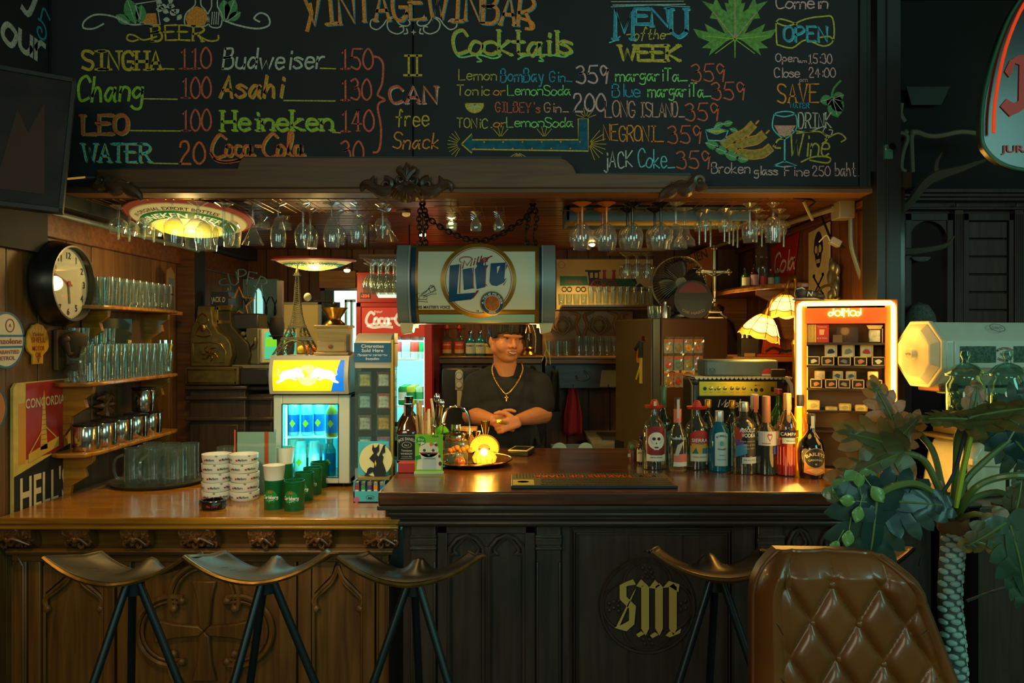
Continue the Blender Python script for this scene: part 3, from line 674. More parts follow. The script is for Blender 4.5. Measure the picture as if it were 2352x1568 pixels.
def ogee(p0,p1):
    b=B(W_PANEL); m=(p0+p1)/2
    for sg in (1,-1):
        f=lambda dx,q,y=3.012:(lx(m-sg*dx),y,lz(q)); h=(p1-p0)/2
        for w_,k in ((.008,0),(.005,9)):
            b.tube([f(0,1300+k),f(h*.22,1330+k),f(h*.6,1352+k),f(h-k*.6,1378),f(h-4-k*.4,1396)],w_,6,sm=4)
        b.sph(f(h-6,1400),.015,1,.7,1,8,6); b.tube([f(h,1300),f(h,1700)],.006,6)
        b.prism([(f(*q)[0],f(*q)[2]) for q in ((h,1292),(h*.08,1292),(h*.25,1322),(h*.62,1344),(h,1366))],3.008,3.03)
    return b.build('ogee_panel',LC,bevel=.001)
ogee(98,232); ogee(718,830)
b=B(W_PANEL); c=(466,1452)
for p in ((-24,-118),(24,-118)): pass
arm=[(-12,-12),(-17,-70),(-28,-116),(28,-116),(17,-70),(12,-12)]
for k in range(4):
    a=k*pi/2; ca,sa=cos(a),sin(a); rot=[(c[0]+x*ca-y*sa,c[1]+x*sa+y*ca) for x,y in arm+[(0,0)]]
    b.prism([(lx(p[0]),lz(p[1])) for p in rot],3.008,3.03)
label(b.build('cross_carving',LC,bevel=.006),'raised flared cross')
b=B(W_PANEL)
for k in range(4):
    a=-pi/2+k*pi/2; cc=(c[0]+76*cos(a),c[1]+76*sin(a))
    for r,w_ in ((80,.011),(68,.006)): b.tube([(lx(cc[0]+r*cos(a+t)),3.014,lz(cc[1]+r*sin(a+t))) for t in [-1.9+3.8*i/20 for i in range(21)]],w_,6)
    for t in (-1.9,1.9): b.sph((lx(cc[0]+74*cos(a+t)),3.01,lz(cc[1]+74*sin(a+t))),.016,1,.7,1,8,6)
b.build('quatrefoil_moulding',LC)
# ------------------------------------------------------------ tractor-seat stools
SEATM=mat('3c3224',.42,.3,noise=.35,ns=14); RIM=mat('8a6a30',.34,.85,noise=.4,ns=30); LEGM=mat('2c3a3c',.35,.6)
def stool(lab,px,py,D,rz,legs,seatm=SEATM,rim=RIM):
    t=thing('bar_stool',lab,'stool',(X(px,D),D,0),rz,'tractor seat stools along the counters')
    zs=Z(py,D)
    def fn(u,v):
        U=u*2-1; wd=.205*(1-.42*abs(v-.35)**1.6); x=wd*U*(1+.10*(1-v)); y=-.115+.235*v-.03*(1-abs(U))*(1-v)
        z=-.062*v+.062*abs(U)**2.2+.055*math.exp(-(U/.2)**2)*max(0,v-.45)**1.1*1.9+.012*max(0,v-.75)*4*abs(U)**.5-.012*max(0,.18-v)*5*(1-abs(U)**2)
        return (x,y,zs+z)
    b=B(seatm).grid(fn,28,16); b.build('seat',t,solid=-.006)
    E=[fn(i/24,0) for i in range(25)]; E2=[fn(1,i/8) for i in range(1,9)]; E3=[fn(1-i/24,1) for i in range(1,25)]; E4=[fn(0,1-i/8) for i in range(1,8)]
    B(rim).tube(E+E2[:4],.007,6).build('front_rim',t); B(seatm).tube(E2[3:]+E3+E4,.006,6).build('back_rim',t)
    for i in range(9):
        U=-.8+.2*i; y0,y1=(.12,.2) if i not in (3,4,5) else (.1,.16)
        p=[fn((U+1)/2,v) for v in (y0,y1)]
        B(BLACK).tube([Vector(q)+Vector((0,0,.003)) for q in p],.0035,4).build('slot',t)
    for U in (-.62,-.5,.5,.62,.4,-.4):
        p=[fn((U+1)/2,v) for v in (.45,.62)]; B(BLACK).tube([Vector(q)+Vector((0,0,.003)) for q in p],.0045,4).build('slot',t)
    B(LEGM).cyl((0,.01,zs-.085),.03,.045,12).build('hub',t)
    for a in legs:
        B(LEGM).tube([(.02*cos(R(a)),.02*sin(R(a)),zs-.05),((.36)*cos(R(a)),.36*sin(R(a)),.01)],.0125,10).build('leg',t)
    b=B(LEGM); rr=.02+(.34)*(zs-.25)/zs; b.tube([(rr*cos(i*pi/12),rr*sin(i*pi/12),.25) for i in range(24)],.008,6,closed=True); b.build('foot_ring',t)
stool('iron tractor seat stool nearest the side wall, brown seat and three steel legs',305,1302,2.42,0,(0,118,240))
stool('iron tractor seat stool in front of the carved cross, worn brass rim',612,1298,2.40,.06,(2,122,238))
stool('iron tractor seat stool where the oak counter meets the dark bar',950,1302,2.40,.0,(92,212,330),mat('2c2820',.3,.6))
stool('iron tractor seat stool in front of the gold monogram',1645,1292,2.38,-.05,(86,205,325),mat('241f1c',.3,.6),mat('7a5428',.3,.8))
stool('dark tractor seat stool half hidden behind the leather chair',1900,1288,2.42,.1,(86,205,325),mat('241f1c',.3,.6),mat('5a4428',.35,.8))
# ------------------------------------------------------------ glassware prototypes (upright, height 1, base at the origin)
PROT={}
def proto(kind,H,Rr,stem=GL_C,bowl=GL_C):
    S_={'wine':dict(foot=[(.0,.006),(Rr*.85,.002),(Rr*.9,.004),(.01,.02)],stem=[(.006,.02),(.0045,.15),(.005,H*.42)],bowl=[(.004,H*.42),(Rr*.45,H*.47),(Rr*.85,H*.58),(Rr,H*.7),(Rr*.93,H*.86),(Rr*.78,H),(Rr*.76,H)]),
        'flute':dict(foot=[(0,.004),(Rr*1.05,.002),(.006,.014)],stem=[(.005,.014),(.004,H*.3)],bowl=[(.004,H*.3),(Rr*.5,H*.38),(Rr*.9,H*.6),(Rr,H*.8),(Rr*.85,H),(Rr*.83,H)]),
        'martini':dict(foot=[(0,.004),(Rr*.8,.002),(.006,.014)],stem=[(.005,.014),(.0045,H*.5)],bowl=[(.004,H*.5),(Rr*.5,H*.74),(Rr,H)]),
        'margarita':dict(foot=[(0,.004),(Rr*.8,.002),(.006,.014)],stem=[(.006,.014),(.0055,H*.45)],bowl=[(.004,H*.45),(Rr*.4,H*.5),(Rr*.5,H*.68),(Rr*.62,H*.74),(Rr*.95,H*.86),(Rr,H)]),
        'pilsner':dict(foot=[(0,.01),(Rr*.75,.004),(Rr*.78,.01),(.012,.03)],stem=[(.011,.03),(.012,.05)],bowl=[(.012,.05),(Rr*.7,.06),(Rr*.85,H*.5),(Rr,H),(Rr*.97,H)]),
        'goblet':dict(foot=[(0,.004),(Rr*.8,.002),(.006,.02)],stem=[(.006,.02),(.006,H*.34)],bowl=[(.005,H*.34),(Rr*.55,H*.38),(Rr*.95,H*.52),(Rr,H*.62),(Rr*.86,H),(Rr*.84,H)])}[kind]
    return [(n,B(stem if n!='bowl' else bowl).shell([(max(r,.0005),z) for r,z in S_[n]],20).mesh(n)) for n in ('foot','stem','bowl')]
def hung(px,b_,wpx,kind,D,lab,grp=None,stem=GL_C,bowl=GL_C,top=2.188,tilt=0):
    H=round(top-Z(b_,D),3); Rr=round(wpx*D/F/2,3); k=(kind,H,Rr,stem.name)
    if k not in PROT: PROT[k]=proto(kind,H,Rr,stem,bowl)
    t=thing({'wine':'wine_glass','goblet':'wine_glass','flute':'champagne_flute','martini':'martini_glass','margarita':'margarita_glass','pilsner':'beer_glass'}[kind],lab,'glass',(X(px,D),D,top),group=grp,rot=(pi+tilt,0,0))
    for n,me in PROT[k]: o=bpy.data.objects.new(n,me); COL.objects.link(o); o.parent=t
    return t
AST=mat('c8722a',.15,.2); BST=mat('121212',.15,spec=.8)
BG='glasses hanging in the rack over the oak counter'; RG='glasses hanging in the rack over the bottles'
# two rods per row, hangers to the ceiling and slot wires
RK=thing('glass_rack','brass wire hanging rack under the wooden ceiling over the oak counter','rack',(0,0,0)); 
RK2=thing('glass_rack','brass wire hanging rack under the wooden ceiling over the liquor bottles','rack',(0,0,0))
WIRE=mat('c08a3a',.3,.9)
def rackrow(t,p0,p1,slots,D0=3.3,D1=3.62):
    for D in (D0,D1): B(WIRE).tube([(X(p0,3.3),D,2.196),(X(p1,3.3),D,2.196)],.0028,6).build('rod',t)
    b=B(WIRE)
    for p in slots:
        x=X(p,3.36)
        for s in (-.016,.016):
            b.tube([(x+s,D0-.01,2.192),(x+s,D1+.03,2.192)],.002,5); b.tube([(x+s,D0,2.196),(x+s,D0,2.222)],.0018,5)
    b.build('slot_wires',t)
rackrow(RK,196,905,[209,240,285,345,405,465,522,588,645,703,770,830,882]); rackrow(RK2,1290,1822,[1335,1392,1450,1512,1565,1620,1688,1745,1792]); 
RK3=thing('glass_rack','brass wire hanging rack holding three stacks of flutes beside the carved shell','rack',(0,0,0)); rackrow(RK3,985,1180,[1037,1093,1146],3.5,3.9)
for a in ((209,505,28,'wine',3.7,'smallest wine glass, at the wall end of the rack'),(238,520,40,'wine',3.66,'second wine glass from the wall end of the rack'),
 (272,537,42,'wine',3.42,'wine glass hanging third from the wall end of the rack'),(297,543,42,'wine',3.5,'wine glass hanging fourth from the wall, before the round lamp edge'),
 (331,537,38,'wine',3.42,'narrow wine glass over the start of the green lamp band'),(353,543,42,'wine',3.52,'wine glass beside the narrow one over the green lamp band'),
 (399,563,46,'goblet',3.34,'goblet in front of the lit centre of the round ceiling lamp'),(418,512,54,'goblet',3.72,'round goblet higher up and behind, over the lamp lettering'),
 (455,571,62,'goblet',3.34,'widest goblet, angular bowl, in front of the glowing lamp'),(475,575,52,'goblet',3.42,'lowest hanging goblet beside the widest one'),
 (514,563,50,'wine',3.36,'wine glass at the far edge of the round ceiling lamp'),(533,567,42,'goblet',3.46,'goblet next to the cone shaped martini glass'),
 (581,562,50,'martini',3.34,'cone shaped martini glass hanging upside down beyond the round lamp'),(600,525,42,'pilsner',3.7,'straight tumbler hanging behind the martini glass'),
 (639,567,36,'flute',3.36,'tall narrow glass after the martini glass'),(655,527,30,'pilsner',3.7,'tumbler hanging behind the tall narrow glass'),
 (696,569,40,'wine',3.36,'front wine glass of the group over the tower model'),(713,570,36,'wine',3.5,'rear wine glass of the group over the tower model'),
 (762,568,40,'flute',3.36,'tulip glass in front over the lower round lamp'),(777,560,34,'wine',3.55,'wine glass behind the tulip glass'),
 (820,558,30,'flute',3.36,'slim flute near the carved shell'),(838,532,42,'wine',3.7,'wine glass behind the slim flute'),
 (879,540,38,'wine',3.38,'wine glass nearest the carved shell'),(889,552,54,'martini',3.52,'martini glass behind the wine glass nearest the carved shell')):
    hung(*a[:5],a[5],BG)
for i,p in enumerate((1037,1093,1146)):
    for k in range(4): hung(p+(k-1.5)*.8*i*0,532-k*3,26,'flute',3.6+.075*k,('first','middle','last')[i]+' stack of four flutes hanging beside the carved shell','flutes in the '+('first','middle','last')[i]+' stack')
for a in ((1328,566,44,'wine',3.5,'rear glass with amber stem at the lamp fixture end'),(1337,574,50,'wine',3.34,'front glass with amber stem at the lamp fixture end'),(1384,566,44,'wine',3.5,'rear glass of the second amber stemmed pair'),(1393,575,50,'wine',3.34,'front glass of the second amber stemmed pair')):
    hung(*a[:5],a[5],'amber stemmed glasses over the bar',AST)
for a in ((1441,570,44,'wine',3.5,'rear glass of the first black stemmed pair'),(1453,573,50,'wine',3.36,'front glass of the first black stemmed pair'),(1504,570,44,'wine',3.5,'rear glass of the second black stemmed pair'),(1518,573,50,'wine',3.36,'front glass of the second black stemmed pair')):
    hung(*a[:5],a[5],'black stemmed glasses over the bar',BST)
for a in ((1552,571,52,'margarita',3.36,'margarita glass after the black stemmed glasses'),(1572,565,50,'margarita',3.5,'margarita glass with flared bowl behind the front one'),
 (1606,532,26,'wine',3.62,'small glass first of the three over the crucifix'),(1620,530,28,'wine',3.52,'small glass in the middle of the three over the crucifix'),(1632,524,24,'wine',3.7,'small glass furthest back of the three over the crucifix'),
 (1664,533,30,'wine',3.5,'first glass of the slanting row of four'),(1675,531,30,'wine',3.58,'second glass of the slanting row of four'),(1684,529,30,'wine',3.66,'third glass of the slanting row of four'),(1694,526,30,'wine',3.74,'last glass of the slanting row of four'),
 (1722,557,36,'wine',3.36,'goblet hanging over the red soda sign edge'),(1738,541,34,'wine',3.52,'goblet hanging behind the one over the red soda sign'),(1750,524,32,'wine',3.7,'furthest goblet over the red soda sign'),
 (1776,556,40,'goblet',3.36,'front goblet of the last slot by the conduit'),(1790,541,36,'wine',3.52,'middle goblet of the last slot by the conduit'),(1800,524,32,'wine',3.7,'furthest goblet of the last slot by the conduit')):
    hung(*a[:5],a[5],RG)
# lower wooden racks further back
def lowrack(lab,p0,p1,q,D,gl,lab2,grp):
    t=thing('glass_rack',lab,'rack',(0,0,0)); b=B(wood('5a3a18','8a6430','x'))
    z=Z(q,D)
    for D_ in (D-.12,D,D+.12): b.box(X(p0,D),D_-.01,z,X(p1,D),D_+.01,z+.02)
    b.build('slats',t); B(IRON).tube([(X(p0+10,D),D,z),(X(p0+10,D),D,CEIL)],.005,6).tube([(X(p1-10,D),D,z),(X(p1-10,D),D,CEIL)],.005,6).build('hanger',t)
    for px,D_,b_,w_,kd in gl: hung(px,b_,w_,kd,D_,lab2,grp,top=z-.002)
lowrack('small slatted wooden glass rack hanging over the drinks fridge',836,950,598,4.25,[(852+i*17.5+(j%2)*6,4.13+.11*j,676-5*j,38,'wine') for i in range(5) for j in range(3)],'wine glass hanging in the tight cluster before the red fridge','wine glasses clustered before the red fridge')
lowrack('wire glass rack hanging over the locomotive poster',1400,1520,582,4.7,[(1438+i*24+(j%2)*5,4.6+.12*j,640-6*j,34,'wine') for i in range(3) for j in range(2)],'goblet hanging in front of the locomotive poster','goblets hanging before the locomotive poster')
# ------------------------------------------------------------ left wall
def DL(px,X_=1.95): return X_*F/(1200-px)
# clock
d=3.24; CKT=thing('wall_clock','round wall clock with deep black case and red minute hand on the plank wall','clock',(LW,d,Z(650,d-.02)),pi/2)
r=.152
B(mat('1e1a16',.3,spec=.7)).lathe([(r*1.02,0),(r*1.16,-.02),(r*1.16,-.04),(r*1.08,-.08),(r*1.03,-.1),(r*.98,-.1),(r*.97,-.07)],40,axis='y').build('case',CKT)
B(mat('e8e2cc',.6)).disc(0,0,r,-.071,.004,40).build('dial',CKT)
b=B(mat('1a1a18',.6))
for i in range(12):
    a=pi/2-i*pi/6; b.text(str(i or 12),.76*r*cos(a),.76*r*sin(a)-.014,h=.026,y=-.0725)
for i in range(60):
    a=i*pi/30; b.rib([(r*.93*cos(a),r*.93*sin(a)),(r*.96*cos(a),r*.96*sin(a))],.0016,-.0725)
b.build('numerals',CKT,smooth_=False)
B(mat('b03020',.4)).rib([(0,0),(-.128,.042)],.006,-.076).rib([(0,0),(.02,-.008)],.009,-.076).disc(0,0,.011,-.078,.003).build('minute_hand',CKT)
B(mat('5a6a60',.4)).rib([(0,0),(.008,-.08)],.01,-.0745).build('hour_hand',CKT)
B(glass('f8faf8',fac=.02,mxf=.12)).disc(0,0,r,-.096,.001,40).build('glass',CKT)
# tin signs
def sign(name,lab,pa,pb,qt,qb,rows=None,cat='sign',y=-.004):
    da,db=DL(pa),DL(pb); t=thing(name,lab,cat,(LW+.002,(da+db)/2,0),pi/2); return t,(db-da)/2,Z(qt,db),Z(qb,da)
t,hw,zt,zb=sign('tin_sign','tall enamel beer sign with yellow tower, red field and white lettering on black',22,155,868,1160)
zb=.80; cr=mat('d8bc5c',.45,noise=.15,ns=20); b=B(cr); oc=[(-hw+.02,zb),(hw-.02,zb),(hw,zb+.02),(hw,zt-.02),(hw-.02,zt),(-hw+.02,zt),(-hw,zt-.02),(-hw,zb+.02)]
b.prism(oc,-.012,0); b.m(mat('a83028',.4,noise=.15,ns=14)).rect(-hw+.075,1.135,hw-.05,zt-.004,-.0128); b.m(mat('d89a30',.45)).rect(-hw+.03,1.12,-hw+.075,zt-.08,-.0126).rect(hw-.05,1.12,hw-.02,zt-.07,-.0126)
b.m(mat('20282a',.4)).prism([(-hw+.004,zb+.004),(hw-.004,zb+.004),(hw-.004,1.16),(-hw+.004,1.08)],-.0134,-.0128); b.build('plate',t)
b=B(mat('d8cca0',.5)); b.text('CONCORDIA',.01,1.335,.26,.036,-.014); b.text("HELL'S",.005,.935,.33,.13,-.015,shear=.0); b.text('PILS',.01,.79,.30,.125,-.015); b.build('lettering',t,smooth_=False)
b=B(mat('d8b048',.5)); b.prism([(-.025,1.16),(-.008,1.36),(0,1.40),(.004,1.36),(.022,1.16)],-.0145,-.0134); b.prism([(-.10,1.12),(-.10,1.155),(.10,1.20),(.10,1.16)],-.0145,-.0134); b.rib([(-.09,1.16),(-.01,1.24)],.006,-.0146); b.rib([(.08,1.2),(.01,1.25)],.006,-.0146)
b.build('tower_picture',t); b=B(mat('7a4a20',.5)); [b.rib([(-.02+.001*i,1.18+.02*i),(.018-.001*i,1.18+.02*i)],.002,-.0149) for i in range(8)]; b.build('tower_lattice',t)
t=thing('round_sign','round white enamel petrol sign with blue rim, cut by the picture edge','sign',(LW+.002,2.94,Z(781,2.9)),pi/2)
r=.106; b=B(mat('e4dcb8',.4)).disc(0,0,r,-.012,.012,36); b.m(mat('2a6a98',.4)).ring(0,0,r*.93,r,-.0135,.0015,36).rect(-r*.98,.012,r*.98,.02,-.0135).rect(-r*.9,-.03,r*.9,-.022,-.0135); b.m(mat('a02c28',.4)).text('Benzolene',.0,-.014,.18,.02,-.0135).text('GUARANTEED',0,-.052,.15,.014,-.0135).text('PETROL',0,-.075,.1,.014,-.0135).ring(.02,.055,.022,.026,-.0135).text('A',.02,.048,h=.014,y=-.0135); b.build('plate',t)
t=thing('round_sign','orange enamel sign edge with blue rim at the picture border beside the tall beer sign','sign',(LW+.002,2.86,Z(940,2.86)),pi/2)
B(mat('c8783a',.5)).disc(0,0,.085,-.01,.01,32).m(mat('2a6a88',.5)).ring(0,0,.078,.085,-.0115,.0015).build('plate',t)
d=DL(81); t=thing('shell_sign','small yellow scallop shaped motor oil sign with red lettering','sign',(LW+.002,d,Z(793,d)),pi/2)
pts=[]
for i in range(19):
    a=pi*1.15-i*pi*1.3/18; rr=.074*(1+.05*(i%2)); pts.append((rr*cos(a)*.95,rr*sin(a)+.012))
pts+=[(.034,-.04),(.034,-.075),(-.034,-.075),(-.034,-.04)]
B(mat('e0a828',.4)).prism(pts,-.01,0).build('plate',t,bevel=.003)
b=B(mat('b04020',.5)); b.text('Golden',0,.038,.07,.013,-.0112); b.text('SHELL',0,.012,.09,.02,-.0112); b.text('MOTOR',0,-.02,.08,.017,-.0112); b.text('OIL',0,-.046,.04,.017,-.0112)
for i in range(7): a=pi*.2+i*pi*.1; b.rib([(0,-.07),(.07*cos(a),.07*sin(a)+.01)],.0012,-.0106)
b.build('lettering',t,smooth_=False)
# wall mounted mill
d=DL(135); t=thing('wall_mill','old wall coffee mill of dull grey metal beside the yellow scallop sign','mill',(LW+.005,d,Z(800,d)),pi/2)
MG=mat('5a4a38',.5,.4); B(W_WALL).box(-.05,-.02,-.09,.05,0,.08).build('backboard',t,bevel=.004); B(MG).lathe([(.02,-.04),(.03,-.02),(.05,.02),(.055,.05),(.02,.07),(.0,.075)],20,(0,-.06,0)).build('hopper',t)
B(MG).tube([(0,-.06,-.02),(-.07,-.08,-.02),(-.09,-.08,.03)],.008,8).sph((-.09,-.08,.04),.014).build('crank',t); B(MG).lathe([(.0,-.09),(.045,-.09),(.02,-.05)],16,(.01,-.06,0)).build('spout',t)
# console shelves on the left wall
SH=thing('wall_shelf','three tier oak wall shelf with scrolled brackets beside the black post','shelf',(0,0,0)); SX=-1.775
for zz,y0 in ((1.75,3.34),(1.425,3.22),(1.135,3.2)):
    y1=4.1; b=B(W_LEFT)
    o=[(y0+.03,LW),(y0,LW+.05),(y0+.02,SX-.02),(y0+.10,SX),(y1-.10,SX),(y1-.02,SX-.02),(y1,LW+.05),(y1-.02,LW)]
    v=[(p[1],p[0],z) for z in (zz-.018,zz) for p in o]; n=8
    b.add(v,[tuple(range(n)),tuple(range(n,2*n))[::-1]]+[(i,i+n,(i+1)%n+n,(i+1)%n) for i in range(n)]); b.build('shelf_board',SH,bevel=.005)
for y,z in ((3.42,1.75),(4.0,1.75),(3.3,1.425),(4.0,1.425),(3.3,1.135),(4.0,1.135)):
    pr=[(LW,z-.018),(SX-.03,z-.018),(SX-.035,z-.05),(SX-.07,z-.075),(SX-.06,z-.11),(LW+.05,z-.15),(LW+.045,z-.19),(LW+.015,z-.235),(LW,z-.24)]
    B(W_LEFT).prism(pr,y,y+.022).build('bracket',SH,bevel=.003)
B(W_WALL).box(LW+.002,3.32,1.5,LW+.02,4.0,1.732).build('back_panel',SH,bevel=.003)
B(mat('8a9c98',.08,.9)).box(LW+.02,3.42,1.53,LW+.026,3.86,1.70).build('mirror',SH)
b=B(W_CARVE)
for i in range(8):
    a=i*pi/4; b.tube([(LW+.022,3.62,1.30),(LW+.03,3.62+.05*cos(a),1.30+.05*sin(a)),(LW+.02,3.62+.10*cos(a),1.30+.045*sin(a))],[.006,.014,.003],6,sm=3)
b.build('carved_rosette',SH)
def ladder(kind,H,Rr,wall=.002):
    k={'tumbler':[(Rr*.8,.0),(Rr*.84,.012),(Rr,H),(Rr*.97,H),(Rr*.8,.016),(.0005,.014)],'pint':[(Rr*.72,0),(Rr*.74,.01),(Rr*.8,H*.6),(Rr,H*.8),(Rr*.98,H),(Rr*.95,H),(Rr*.7,.02),(.0005,.018)],
       'mug':[(Rr*1.02,0),(Rr*1.02,.01),(Rr*.96,.02),(Rr*.96,H-.02),(Rr,H),(Rr*.92,H),(Rr*.88,.03),(.0005,.026)]}[kind]
    b=B(GL_B).shell(k,16)
    if kind=='mug':
        for i in range(8): a=i*pi/4; b.tube([(Rr*.98*cos(a),Rr*.98*sin(a),.02),(Rr*.98*cos(a),Rr*.98*sin(a),H*.8)],.0022,4)
    return b
TM=ladder('tumbler',.125,.031).mesh('tumbler'); PM=ladder('pint',.155,.035).mesh('pint_glass'); MM=ladder('mug',.15,.037).mesh('beer_mug'); SM=ladder('tumbler',.07,.024).mesh('shot_glass')
HM=B(GL_B).tube([(.036,0,.03),(.062,0,.035),(.072,0,.07),(.066,0,.11),(.036,0,.125)],.006,8,sm=3).mesh('handle')
def put(me,name,lab,loc,grp,cat='glass',rot=None,handle=None,hr=0):
    o=bpy.data.objects.new(name,me); COL.objects.link(o); o.location=loc
    if rot: o.rotation_euler=rot
    tag(o,lab,cat,grp)
    if handle: h=bpy.data.objects.new('handle',handle); COL.objects.link(h); h.parent=o; h.rotation_euler=(0,0,hr)
    return o
for r_,x in enumerate((-1.815,-1.885)):
    for i in range(10): put(TM,'tumbler','straight tumbler in the '+('front' if r_==0 else 'rear')+' row on the top tier beside the clock',(x,3.415+.0625*i+.01*r_,1.7505),'tumblers in the '+('front' if r_==0 else 'rear')+' row of the top tier')
for r_,x in enumerate((-1.815,-1.89)):
    for i in range(10):
        if r_==0 and i==0: put(MM,'beer_mug','handled beer mug at the near end of the middle tier',(x,3.29,1.4255),None,'mug',handle=HM,hr=-pi/2)
        else: put(PM,'pint_glass','pint glass in the '+('front' if r_==0 else 'rear')+' row on the middle tier',(x,3.30+.072*i+.005*r_,1.4255),'pint glasses in the '+('front' if r_==0 else 'rear')+' row of the middle tier')
for i in range(5): put(SM,'shot_glass','small glass stacked on the rear pint glasses of the middle tier',(-1.89,3.305+.072*i,1.582),'small glasses stacked on the rear pints')
t=put(ladder('tumbler',.11,.04).mesh('glass_jar'),'glass_jar','short jar of yellow and clear picks at the far end of the middle tier',(-1.84,4.035,1.4255),None,'jar')
b=B(mat('c8c040',.4)); b.tube([(-.01,0,.02),(.02,0,.1),(.03,.01,.15)],.006,6,sm=3); b.m(CHROME); [b.tube([(random.uniform(-.02,.02),random.uniform(-.02,.02),.01),(random.uniform(-.04,.04),random.uniform(-.03,.03),.17)],.003,5) for i in range(7)]; b.build('picks',t)
# dark canister and cards at the end of the top tier
t=thing('canister','black round canister at the far end of the top tier','canister',(-1.84,4.03,1.7505)); B(BLACKM).lathe([(.042,0),(.044,.01),(.044,.075),(.04,.08),(.044,.083),(.044,.12),(.0,.122)],20).build('body',t)
t=thing('menu_card','upright card leaning on the black post behind the canister','card',(LW+.05,4.2,1.75),pi/2,rot=None); B(mat('8a6a3a',.5)).prism([(-.03,0),(.07,0),(.075,.2),(.03,.24),(-.02,.22)],-.004,0).m(mat('5a6468',.4)).rect(0,.02,.06,.18,-.006,.002).build('card_face',t); B(W_LEFT).box(-.06,-.04,-.02,.09,.045,-.001).build('ledge',t)
# canisters on the lowest tier
cm=B(mat('c8c4b4',.14,1)).lathe([(.05,0),(.052,.004),(.052,.1),(.05,.103)],28).mesh('canister'); lm=B(mat('2a2622',.3,.5)).lathe([(.05,.102),(.054,.106),(.054,.114),(.0,.116)],28).mesh('lid')
for i,(x,y,z,l) in enumerate(((-1.84,3.31,1.1355,'nearest chrome canister on the lowest tier'),(-1.84,3.45,1.1355,'second chrome canister on the lowest tier'),(-1.84,3.59,1.1355,'third chrome canister on the lowest tier'),(-1.84,3.73,1.1355,'fourth chrome canister on the lowest tier'),(-1.84,3.88,1.1355,'furthest chrome canister on the lowest tier'),(-1.84,3.805,1.2535,'chrome canister stacked on top of two others'))):
    t=thing('canister',l,'canister',(x,y,z),group='chrome canisters on the lowest tier')
    for n,me in (('body',cm),('lid',lm)): o=bpy.data.objects.new(n,me); COL.objects.link(o); o.parent=t
# conduit along the left beam
tag(B(PIPE).tube([(LW+.11,1.9,2.10),(LW+.11,4.45,2.10)],.011,8).build('conduit_pipe'),'painted conduit pipe running along the beam of the side wall','pipe')
# ------------------------------------------------------------ cash register corner
D=4.35
t=thing('pedestal_cabinet','tall dark wooden pedestal cabinet under the cash register','cabinet',(0,0,0))
zt=Z(886,D); b=B(W_DARK); b.box(X(432,D),D+.02,0,X(560,D),4.95,zt-.02); b.box(X(560,D)-.02,D+.09,0,X(612,D),4.95,zt-.05); b.build('body',t,bevel=.006)
b=B(W_DARKX)
for q in (886,910,958): b.box(X(428,D)-.01,D,Z(q+9,D),X(566,D),D+.03,Z(q,D)); b.box(X(556,D),D+.06,Z(q+12,D),X(620,D),4.97,Z(q+2,D))
b.build('moulding',t,bevel=.006); B(W_DARK).box(X(455,D),D+.008,.3,X(545,D),D+.03,Z(975,D)).build('door_panel',t,bevel=.004)
RG_M=mat('6e6034',.42,.55,noise=.3,ns=25,bump=.3); t=thing('cash_register','antique brass cash register with embossed side and round keys','cash register',(0,0,0))
B(RG_M).box(X(424,D),D,Z(884,D),X(548,D),4.85,Z(842,D)).m(BLACKM).box(X(548,D),D+.02,Z(884,D),X(612,D),4.84,Z(846,D)).build('drawer_base',t,bevel=.006)
B(BRASS).box(X(430,D),D-.004,Z(880,D),X(542,D),D,Z(877,D)).box(X(430,D),D-.004,Z(850,D),X(542,D),D,Z(847,D)).box(X(430,D),D-.004,Z(880,D),X(433,D),D,Z(847,D)).box(X(539,D),D-.004,Z(880,D),X(542,D),D,Z(847,D)).build('drawer_trim',t)
o=[(434,842),(432,780),(436,750),(446,735),(450,702),(482,702),(486,742),(498,762),(515,772),(526,790),(530,815),(522,842)]
B(RG_M).prism([(X(p,D),Z(q,D)) for p,q in o],D+.02,D+.09).build('side_plate',t,bevel=.006)
o2=[(440,842),(440,780),(446,745),(452,712),(515,712),(518,748),(540,772),(556,790),(562,815),(556,842)]
B(mat('4a4026',.4,.6,bump=.3,ns=20)).prism([(X(p,D),Z(q,D)) for p,q in o2],D+.09,D+.30).build('body',t,bevel=.006)
b=B(BRASS); b.tube([(X(p,D),D+.018,Z(q,D)) for p,q in ((442,832),(440,788),(480,786),(505,790),(516,808),(514,832))],.003,6,closed=True)
b.tube([(X(p,D),D+.018,Z(q,D)) for p,q in ((448,770),(456,745),(448,735),(462,720),(476,735),(470,748),(482,770))],.004,6,closed=True,sm=3)
for a in range(6): b.tube([(X(478,D),D+.016,Z(812,D)),(X(478+14*cos(a),D),D+.012,Z(812+12*sin(a),D)),(X(478+22*cos(a+.5),D),D+.018,Z(812+18*sin(a+.5),D))],[.006,.004,.002],5,sm=3)
b.sph((X(462,D),D+.018,Z(752,D)),.018,1,.3,1.3); b.build('embossing',t)
B(mat('3a5a48',.1,.2)).box(X(488,D),D+.1,Z(736,D),X(512,D),D+.38,Z(708,D)+.01).m(BRASS).box(X(484,D),D+.085,Z(710,D),X(517,D),D+.1,Z(700,D)).box(X(484,D),D+.085,Z(742,D),X(517,D),D+.1,Z(735,D)).box(X(484,D),D+.085,Z(740,D),X(488,D),D+.1,Z(704,D)).build('display_window',t)
b=B(mat('b0a070',.3,.5))
for r_ in range(6):
    for c_ in range(5): q=r_/5; b.cyl((X(536+22*q**.7,D),D+.13+.06*c_,Z(766+66*q,D)),.012,.014,8,axis='x')
b.build('keys',t); B(BRASS).tube([(X(560,D),D+.1,Z(800,D)),(X(575,D),D+.06,Z(790,D)),(X(578,D),D+.06,Z(775,D))],.006,6,sm=3).build('crank',t)
D=4.55
